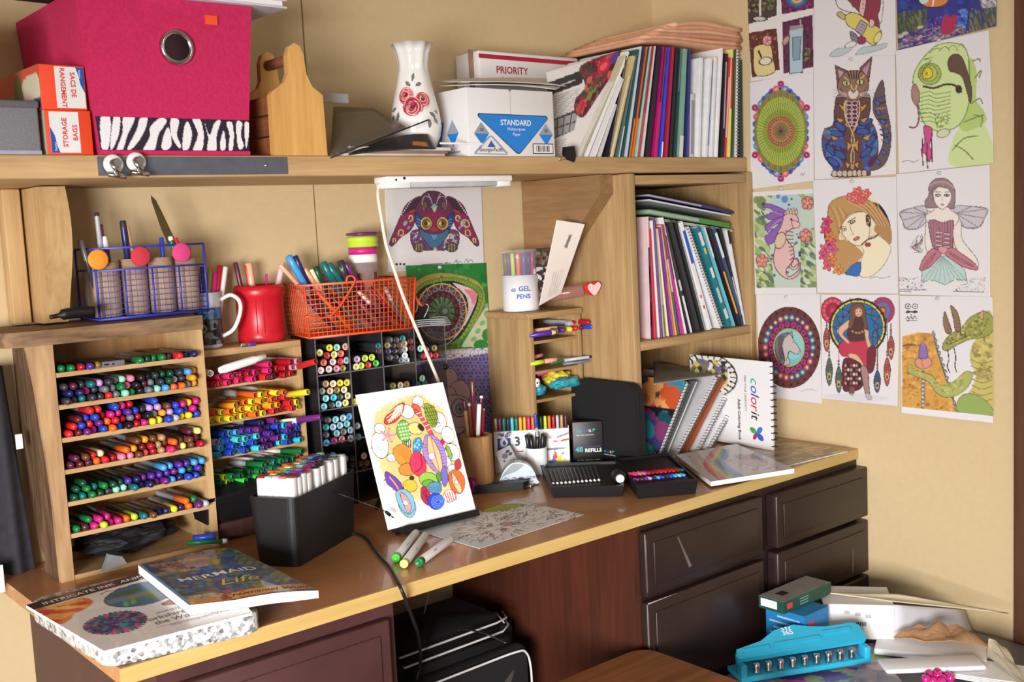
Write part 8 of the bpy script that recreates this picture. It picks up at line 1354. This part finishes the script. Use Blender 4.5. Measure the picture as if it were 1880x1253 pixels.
# back wall
def bunny(cv):
    cv.view(680,300,6.264);b=cv;MG,DP,YL=(142,40,88),(96,44,74),(236,200,110)
    for s_ in (1,-1):
        X_=lambda x:x if s_>0 else 735*2-x
        b.sp([(X_(590),385),(X_(480),420),(X_(400),490),(X_(350),600),(X_(290),740),(X_(225),900),(X_(228),945),(X_(262),945),(X_(350),850),(X_(440),790),(X_(500),700),(X_(540),540)],MG,line=K,w=10);b.sp([(X_(575),395),(X_(480),432),(X_(410),500),(X_(370),590),(X_(420),570),(X_(540),500)],(70,40,60));[b.ell(X_(360+k*16),590-k*24,7,10,(214,206,214))for k in range(8)]
        b.sl([(X_(440),640),(X_(452),606),(X_(480),610),(X_(484),650),(X_(450),668)],YL,12);b.sl([(X_(320),830),(X_(330),776),(X_(370),770),(X_(374),820),(X_(340),836)],YL,11);b.sl([(X_(260),910),(X_(262),872),(X_(290),870),(X_(284),906)],YL,10);b.ell(X_(400),690,20,32,(120,190,160),.6);b.ell(X_(440),740,14,22,(196,110,190),.6);b.line([(X_(450),560),(X_(520),540)],(200,70,50),14)
    b.sl([(1100,720),(1050,720),(1056,660),(1120,660),(1136,720),(1090,740)],YL,12)
    b.sp([(470,790),(560,760),(735,780),(920,760),(1010,790),(1022,880),(990,960),(860,1000),(735,1000),(600,1000),(500,970),(462,880)],(110,60,110),line=K,w=8);b.scatter(b.mask([(475,800),(600,780),(640,980),(500,960)])|b.mask([(860,790),(1010,800),(990,960),(840,980)]),[(214,206,190),(130,80,130),(190,170,120),(90,60,90),(170,160,190)],70,6,16,3);b.sp([(560,770),(735,990),(910,770),(735,800)],(60,110,150),line=(60,30,60),w=6);b.sp([(690,800),(735,880),(780,800),(735,815)],(70,160,200));b.poly([(720,1000),(745,960),(775,1000)],(206,190,80))
    for x in (560,935):b.ell(x,965,68,56,(96,74,56),line=K,w=8);[b.line([(x-30+k*30,930),(x-34+k*34,1005)],(190,170,130),5)for k in range(3)]
    b.ell(735,590,225,225,(116,44,86),line=K,w=9);b.sp([(575,400),(640,330),(710,318),(800,335),(870,400),(860,500),(735,470),(600,500)],(92,48,84),line=K,w=7);[b.sl([(735+s_*24,470),(735+s_*50,400),(735+s_*110,380),(735+s_*140,450),(735+s_*120,530)],(190,176,190),7)for s_ in (-1,1)];[b.sl([(735+s_*70,350),(735+s_*40,410)],(206,196,206),5)for s_ in (-1,1)];[b.ell(735+s_*105,480,26,44,(120,90,60),line=(60,40,50),w=4)for s_ in (-1,1)]
    [b.sp([(735+s_*210,570),(735+s_*225,660),(735+s_*170,760),(735+s_*130,700),(735+s_*160,620)],(36,70,150),line=(30,30,70),w=4)for s_ in (-1,1)];[b.line([(735+s_*200,640+k*36),(735+s_*160,660+k*30)],(110,160,210),5)for s_ in (-1,1)for k in range(3)];b.sp([(735,560),(640,590),(620,640),(735,790),(850,640),(830,590)],(150,34,76))
    for s_ in (-1,1):b.ell(735+s_*95,692,66,74,YL,line=(90,40,40),w=6);b.ell(735+s_*92,692,52,60,(120,90,50));b.ell(735+s_*80,694,30,32,(176,180,60));b.ell(735+s_*92,694,20,24,(70,44,40));b.ell(735+s_*66,694,13,14,(238,220,120))
    b.poly([(735,570),(690,500),(735,455),(780,500)],(110,190,170),line=(50,40,50),w=5);b.poly([(735,572),(712,530),(735,500),(758,530)],(214,180,140));b.sp([(690,760),(735,740),(780,760),(735,786)],(190,40,70))
    [b.poly([(290+k*42,1148),(318+k*42,1148),(318+k*42,1174),(290+k*42,1174)],(50,46,50))for k in range(3)];b.line([(300,1196),(400,1194)],(170,166,172),4);b.line([(290,1218),(412,1214)],(170,166,172),4);b.line([(600,1168),(830,1152)],(120,116,122),5);b.line([(850,1150),(930,1146)],(90,88,92),6);b.sl([(960,1150),(990,1110),(1000,1150),(1030,1130),(1050,1140)],(110,108,112),4);b.sl([(1080,1140),(1110,1100),(1116,1140),(1150,1110),(1180,1135)],(110,108,112),4)
def eye(cv):
    cv.view(480,310,3.3864);b=cv;cv.C[:]=(30,130,50);al=np.ones(cv.X.shape,bool);b.scatter(al,[(24,116,44),(44,150,64),(60,170,80),(30,140,60)],120,8,26,1)
    b.sp([(925,780),(980,690),(1090,650),(1220,660),(1340,700),(1385,770),(1380,860),(1300,1000),(1200,1090),(1100,1140),(925,1150)],(176,150,60));m_=b.mask([(925,780),(980,690),(1090,650),(1220,660),(1340,700),(1385,770),(1300,1000),(1100,1140),(925,1150)],True);b.scatter(m_,[(196,170,70),(150,130,50),(120,110,40)],160,4,9,2)
    P=[(940,810),(985,735),(1070,700),(1170,690),(1250,705),(1330,745),(1350,800),(1310,920),(1230,1050),(1130,1110)]
    for x,y in [tuple(p)[:2]for p in catmull([(a,c,0)for a,c in P],5)]:b.ell(x+10,y,17,15,(120,170,50),line=(70,110,36),w=2)
    b.sp([(940,830),(1000,740),(1100,705),(1200,700),(1290,740),(1350,790),(1320,900),(1230,1050),(1120,1100),(1000,1090),(930,1040)],(36,28,34));b.sp([(1190,712),(1290,742),(1342,790),(1310,890),(1260,980),(1285,880),(1270,790)],(222,196,196));b.sp([(1260,750),(1342,775),(1320,850),(1300,800)],(226,120,140));R_=np.random.RandomState(1);[b.ell(R_.uniform(1240,1310),R_.uniform(760,900),3,3,(130,110,110))for _ in range(26)]
    cx,cy=1120,890;b.ell(cx,cy,158,178,(206,190,110));b.ell(cx,cy,150,170,(110,30,52));[b.poly([(cx+165*cos(t),cy+184*sin(t)),(cx+120*cos(t-.1),cy+136*sin(t-.1)),(cx+120*cos(t+.1),cy+136*sin(t+.1))],(84,34,50),line=(206,180,90),w=2)for t in np.linspace(0,2*pi,21)[:-1]];[b.ell(cx+128*cos(t),cy+144*sin(t),8,15,[(70,130,180),(110,70,140)][k%2],t)for k,t in enumerate(np.linspace(.15,2*pi+.15,21)[:-1])];b.ell(cx,cy,105,120,(60,24,38),line=(30,20,26),w=6);[b.ell(cx+95*cos(t),cy+108*sin(t),9,11,(130,40,60))for t in np.linspace(0,2*pi,18)];b.ell(cx,cy,82,94,(60,96,66));[b.line([(cx+40*cos(t),cy+46*sin(t)),(cx+80*cos(t),cy+92*sin(t))],[(96,140,90),(40,70,50),(150,170,130)][k%3],5)for k,t in enumerate(np.linspace(0,2*pi,40))];b.ell(cx+10,cy-4,46,50,(90,120,90));b.ell(cx+12,cy,34,36,(66,90,74));b.ell(cx+20,cy-4,18,18,(120,150,130));b.sl([(960,1040),(1060,1100),(1170,1080),(1270,960)],(214,210,206),4)
    m_=b.mask([(1300,1010),(1400,850),(1425,860),(1425,1110),(1240,1110)]);b.put(m_,(196,200,160));[b.ell(x,y,20,14,(110,180,110),-.6)for x,y in ((1345,1010),(1375,960),(1400,900),(1320,1060),(1405,850))];b.ell(1405,1035,34,40,(34,140,50));b.ell(1365,1095,46,32,(34,140,50));b.scatter(b.mask([(1100,1120),(1230,1060),(1250,1110),(1110,1150)]),[(90,130,50),(60,100,40)],30,5,9,3)
def elephant(cv):
    cv.view(540,580,3.1316);b=cv;b.poly([(700,285),(1115,215),(1148,560),(1160,900),(700,900)],(88,70,140));R_=np.random.RandomState(5)
    for i in range(-1,11):
        for j in range(-1,18):
            x,y=690+i*46+(j%2)*23,230+j*40;[b.line([(x,y),(x+23*cos(t),y+23*sin(t))],(150,136,190),2.2)for t in np.arange(6)*pi/3+.5];b.ell(x,y,4,4,(60,46,100))
    b.put(b.mask([(700,285),(820,262),(800,420),(700,500)]),(70,74,130),.45)
    for pts in ([(790,350),(850,305),(910,310),(940,350),(925,420),(860,430),(800,400)],[(900,400),(960,370),(1005,410),(1010,470),(960,500),(910,470)],[(840,420),(920,420),(930,520),(870,560),(820,500)],[(860,470),(1000,480),(1000,620),(940,680),(860,640)]):b.sp(pts,(176,140,148),line=(80,66,76),w=4)
    b.sl([(800,350),(850,320),(910,325)],(120,80,96),4);b.ell(950,530,46,52,(150,140,156),line=(60,54,66),w=5);b.ell(952,536,24,28,(120,124,150),line=(70,66,90),w=4);b.ell(956,540,9,11,(60,66,100));b.sl([(900,600),(930,640),(990,640)],(90,76,86),4)
wall_paper('drawing','long-eared patterned bunny drawing under the strip lamp',[(706,330),(884,328),(889,487),(713,500)],1,-0.002,bunny,190,160,pins=[])
wall_paper('drawing','green and maroon dragon eye drawing below the bunny',[(745,488),(892,483),(902,638),(757,645)],1,-0.004,eye,160,160,pins=[(806,491)])
wall_paper('drawing','purple patterned elephant drawing below the dragon eye',[(762,650),(908,637),(920,850),(775,870)],1,-0.001,elephant,140,170)
# ------------------------------------------------------------------ pile in the lower right corner
PZ=0.335
tt=thing('storage_tote','dark plastic tote under the pile of stationery in the right corner','tote',(-0.72,-1.32,0));MB().rbox((0.02,0.02,0),(0.66,0.60,0.36),0.02).build('tote_body',mat('tote_grey',(78,78,88),.5),tt);MB().rbox((0,0,0.345),(0.69,0.63,0.372),0.008).build('lid',mat('tote_lid',(110,108,116),.5),tt)
def prt(u,v,z):return at(u,v,2,z)
def magz(cv,H):cv.C[:]=(150,140,160);cv.scatter(np.ones(cv.X.shape,bool),[(190,90,150),(110,80,150),(150,176,120),(200,196,206),(90,110,140),(214,160,190)],120,2,9,2,2.2,.3)
sheet3('bagged_magazine','violet and pink magazine in a clear bag under the turquoise hole punch','magazine',[prt(1400,1195,.385),prt(1660,1175,.385),prt(1625,1262,.385),prt(1370,1275,.385)],50,40,magz,thick=0.012,m=vcol_mat('glossy_print',.3,.3))
# hole punch
A0,A1=prt(1362,1246,0.405),prt(1600,1208,0.405);pd_=A1-A0;PL=pd_.length;pdn=pd_.normalized();ppn=Vector((-pdn.y,pdn.x,0));TQ=mat('turquoise_plastic',(44,176,214),.35,var=.03)
hp_=thing('hole_punch','turquoise multi-hole punch with a row of steel cutters on top of the pile','hole punch',A0,math.atan2(pdn.y,pdn.x));b=MB()
b.rbox((0,0,-0.012),(PL,0.07,0.0),0.003);b.build('base',TQ,hp_)
b=MB();b.rbox((0.0,0.022,0.022),(PL,0.030,0.040),0.003);b.rbox((0,0.0,-0.002),(0.014,0.03,0.024),0.003);b.rbox((PL-.014,0,-.002),(PL,0.03,0.024),0.003);b.build('cutter_rail',TQ,hp_)
for k in range(9):x=PL*(.13+k*.0925);d=MB().lathe([(0.0,0.022),(0.0065,0.021),(0.0075,0.014),(0.0068,0.010),(0.0075,0.004),(0.0075,-0.001)],14,(x,0.012,0.001)).build('steel_cutter',STEEL,hp_)
b=MB();hpts=[(0,.018),(PL*.02,.034),(PL*.22,.046),(PL*.36,.068),(PL*.52,.075),(PL*.64,.064),(PL*.75,.058),(PL*.96,.058),(PL,.05),(PL,.014),(0,.010)]
hv=Vector((0,.86,.5)).normalized();b.prism([(p[0],p[1]*.98)for p in hpts],(0,0.012,0.018),X3,hv,Vector((0,-.5,.86)),0.014);b.build('handle',TQ,hp_)
nh=X3.cross(hv).normalized();b=MB();b.prism([(PL*.06,.020),(PL*.26,.022),(PL*.26,.032),(PL*.06,.030)],Vector((0,0.012,0.018))+nh*.014,X3,hv,nh,.003);b.prism([(PL*.29,.024),(PL*.66,.027),(PL*.66,.036),(PL*.31,.034)],Vector((0,0.012,0.018))+nh*.014,X3,hv,nh,.003);b.prism([(PL*.70,.036),(PL*.92,.036),(PL*.92,.046),(PL*.70,.046)],Vector((0,0.012,0.018))+nh*.014,X3,hv,nh,.003);b.build('handle_ribs',TQ,hp_)
lettering(hp_,'365',Vector((PL*.445,0.012,0.018))+hv*.050+nh*.0143,X3,hv,.017,WINK,off=.02);b=MB()
for a in (-.5,0,.5):b.prism([(-.001,.0),(.001,0),(.0016,.007),(-.0016,.007)],Vector((PL*.45,0.012,0.018))+hv*.063+nh*.0145+X3*(a*.012),X3,(hv+X3*a).normalized(),nh,.0004)
b.build('splash_mark',WINK,hp_)
# boxes behind
def carton6(name,lab,p8,m_,z0=None):
    o0=Vector((p8[0][0],p8[0][1],p8[0][2]));t=thing(name,lab,'box',o0);MB().hexa([tuple(Vector(p)-o0)for p in p8]).build('carton',m_,t);return t,o0
def boxpts(o,d,w,dep,h):d=d.normalized();n=Vector((-d.y,d.x,0));o=Vector(o);lo=[o,o+d*w,o+d*w+n*dep,o+n*dep];return lo+[p+Z3*h for p in lo]
M0,M1=Vector((-0.351,-0.765,0.40)),Vector((-0.259,-0.882,0.40));wd_=M1-M0;dx_=wd_.normalized();nf=Vector((dx_.y,-dx_.x,0))
mb,o0=carton6('white_mailer','white cardboard mailer box with a small barcode label beside the right wall',boxpts(M0,wd_,wd_.length,0.12,0.078),CARD)
for k in range(3):MB().hexa([tuple(p)for p in boxpts(dx_*(wd_.length*(.30+.15*k))+nf*.0006+Z3*(.056-.004*k),dx_,wd_.length*.08,.0005,.008)]).build('label_print',mat('print_grey',(176,174,176),.6),mb)
b=MB();[b.hexa([tuple(p)for p in boxpts(dx_*(wd_.length*.47+k*.0024)+nf*.0008+Z3*.030,dx_,[.001,.0016][k%2],.0005,.009)])for k in range(9)];b.build('barcode',INK,mb)
sheet3('mailer_flap','white side flap of the mailer bent towards the right wall','flap',[(-0.255,-0.880,0.478),at(1770,1120,0,-0.03),at(1786,1162,0,-0.03),(-0.255,-0.880,0.40)],8,8,None,(206,204,212),.002)
sheet3('mailer_flap','tan lid sheet lying open on the mailer with its corner towards the wall','flap',[at(1512,1088,2,.488),at(1650,1091,2,.486),at(1852,1126,2,.452),at(1640,1104,2,.4805)],8,8,None,(206,194,166),.002)
gb_,o0=carton6('staple_box','dark green flat stationery box with a white label lying on the blue one',boxpts((-0.475,-0.752,0.4845),X3,.175,.066,.027),mat('dark_green_card',(30,74,60),.4,var=.1))
MB().box((-.0006,.018,.006),(0,.060,.023)).build('label',WPAP,gb_);MB().box((.012,-.0006,.008),(.030,0,.020)).build('red_mark',mat('brand_red',(206,70,64),.5,var=0),gb_)
for k in range(3):MB().box((.058,-.0005,.006+.006*k),(.088,0,.0085+.006*k)).build('print_line',mat('dim_print',(120,150,140),.5,var=0),gb_)
MB().box((0,0,.0268),(.174,.065,.0274)).build('top_print',mat('grey_top_print',(136,132,128),.5),gb_);MB().box((.03,.025,.0273),(.055,.045,.0278)).build('die_cut_slot',INK,gb_)
bb_,o0=carton6('blue_box','blue stationery box with white print under the dark green one',boxpts((-0.456,-0.79,0.40),X3,.088,.10,.0838),mat('stationery_blue',(34,120,178),.4,var=.04))
for k in range(5):MB().box((-.0006,.012,.014+.013*k),(0,[.085,.09,.08,.09,.07][k],.018+.013*k)).build('print_line',mat('pale_blue_print',(150,196,226),.5,var=0),bb_)
MB().box((.012,-.0006,.05),(.034,0,.066)).build('red_mark',MATS['brand_red'],bb_);MB().box((.010,-.0006,.03),(.05,0,.042)).build('gold_print',mat('gold_print',(150,140,90),.5),bb_)
# kraft bag, white pads, beige wrapper, pink beads
def rag(name,lab,cat,c4,col,amp,seed,nx=16,ny=12,thick=.002,rough=.7):
    c4=[Vector(p)for p in c4];o0=c4[3].copy();G=quadgrid([tuple(p-o0)for p in c4],nx,ny);U,V=np.meshgrid(np.linspace(0,1,nx),np.linspace(0,1,ny));R_=np.random.RandomState(seed)
    for _ in range(5):a,p_,c_=R_.uniform(0,6),R_.uniform(3,9),R_.uniform(0,6);G[2]=G[2]+amp*.4*np.abs(np.sin(p_*(U*cos(a)+V*sin(a))+c_))
    me=bpy.data.meshes.new(name);i_=np.arange(nx*ny).reshape(ny,nx);q=np.stack([i_[:-1,:-1],i_[1:,:-1],i_[1:,1:],i_[:-1,1:]],-1).reshape(-1,4);me.from_pydata(np.stack(G,-1).reshape(-1,3).tolist(),[],q.tolist());me.materials.append(mat(name+'_%d'%seed,col,rough,var=.08));o=linkobj(name,me,None,o0);md=o.modifiers.new('t','SOLIDIFY');md.thickness=thick;return tag(o,lab,cat)
rag('kraft_bag','crumpled brown kraft paper bag behind the white pads','bag',[at(1680,1166,2,.415),at(1770,1164,2,.42),at(1816,1205,2,.405),at(1640,1184,2,.405)],(168,128,92),.016,3)
b=MB();pad0,pad1=prt(1602,1187,.405),prt(1820,1212,.405);dpad=pad1-pad0
for k,(u0,v0,u1,v1,h,z,dep,col,lab)in enumerate([(1604,1203,1812,1226,.014,.388,.10,(240,240,242),'thick white pad lying in front of the kraft bag'),(1628,1240,1812,1232,.010,.4025,.06,(236,235,242),'white rolled-edge pad lying on top of the thick pad')]):
    p,q_=prt(u0,v0,z),prt(u1,v1,z);d=q_-p;t=thing('paper_pad',lab,'pad',p,math.atan2(d.y,d.x));MB().rbox((0,0,0),(d.length,dep,h),.004).build('sheets',mat('pad_%d'%k,col,.6,var=.01),t)
MBp=MB();
for k in range(4):
    p,q_=prt(1735,1243-k*2,.388+.003*k),prt(1870,1268-k*4,.388+.003*k);d=q_-p;t=thing('white_page',f'white loose page, {ORD[k]} up in the fan at the lower right of the pile','page',p,math.atan2(d.y,d.x));MB().rbox((0,0,0),(.16,.09,.0022),.0004,seg=1).build('page_sheet',WPAP,t)
rag('beige_wrapper','stiff beige wrapper slanting down at the right edge of the pile','wrapper',[at(1815,1176,2,.435),at(1850,1198,2,.415),at(1885,1270,2,.395),at(1812,1212,2,.398)],(186,176,150),.006,8)
bd=thing('bead_bag','shiny magenta beads in clear wrap at the bottom of the pile','beads',prt(1722,1250,.393))
for k in range(12):a=k*2.4;r=.007*math.sqrt(k);MB().lathe([(0,-.009),(.007,-.0065),(.0095,0),(.007,.0065),(0,.009)],14,(r*1.7*cos(a),r*sin(a)*.9,.006+.005*(k%3==0))).build('bead',mat('magenta_bead',(206,30,130),.1,var=.05,coat=1.0),bd)
rag('grey_pouch','grey plastic pouch at the bottom edge of the pile left of the pads','pouch',[prt(1575,1236,.396),prt(1640,1238,.396),prt(1668,1275,.393),prt(1545,1275,.393)],(126,124,140),.006,9,rough=.35)
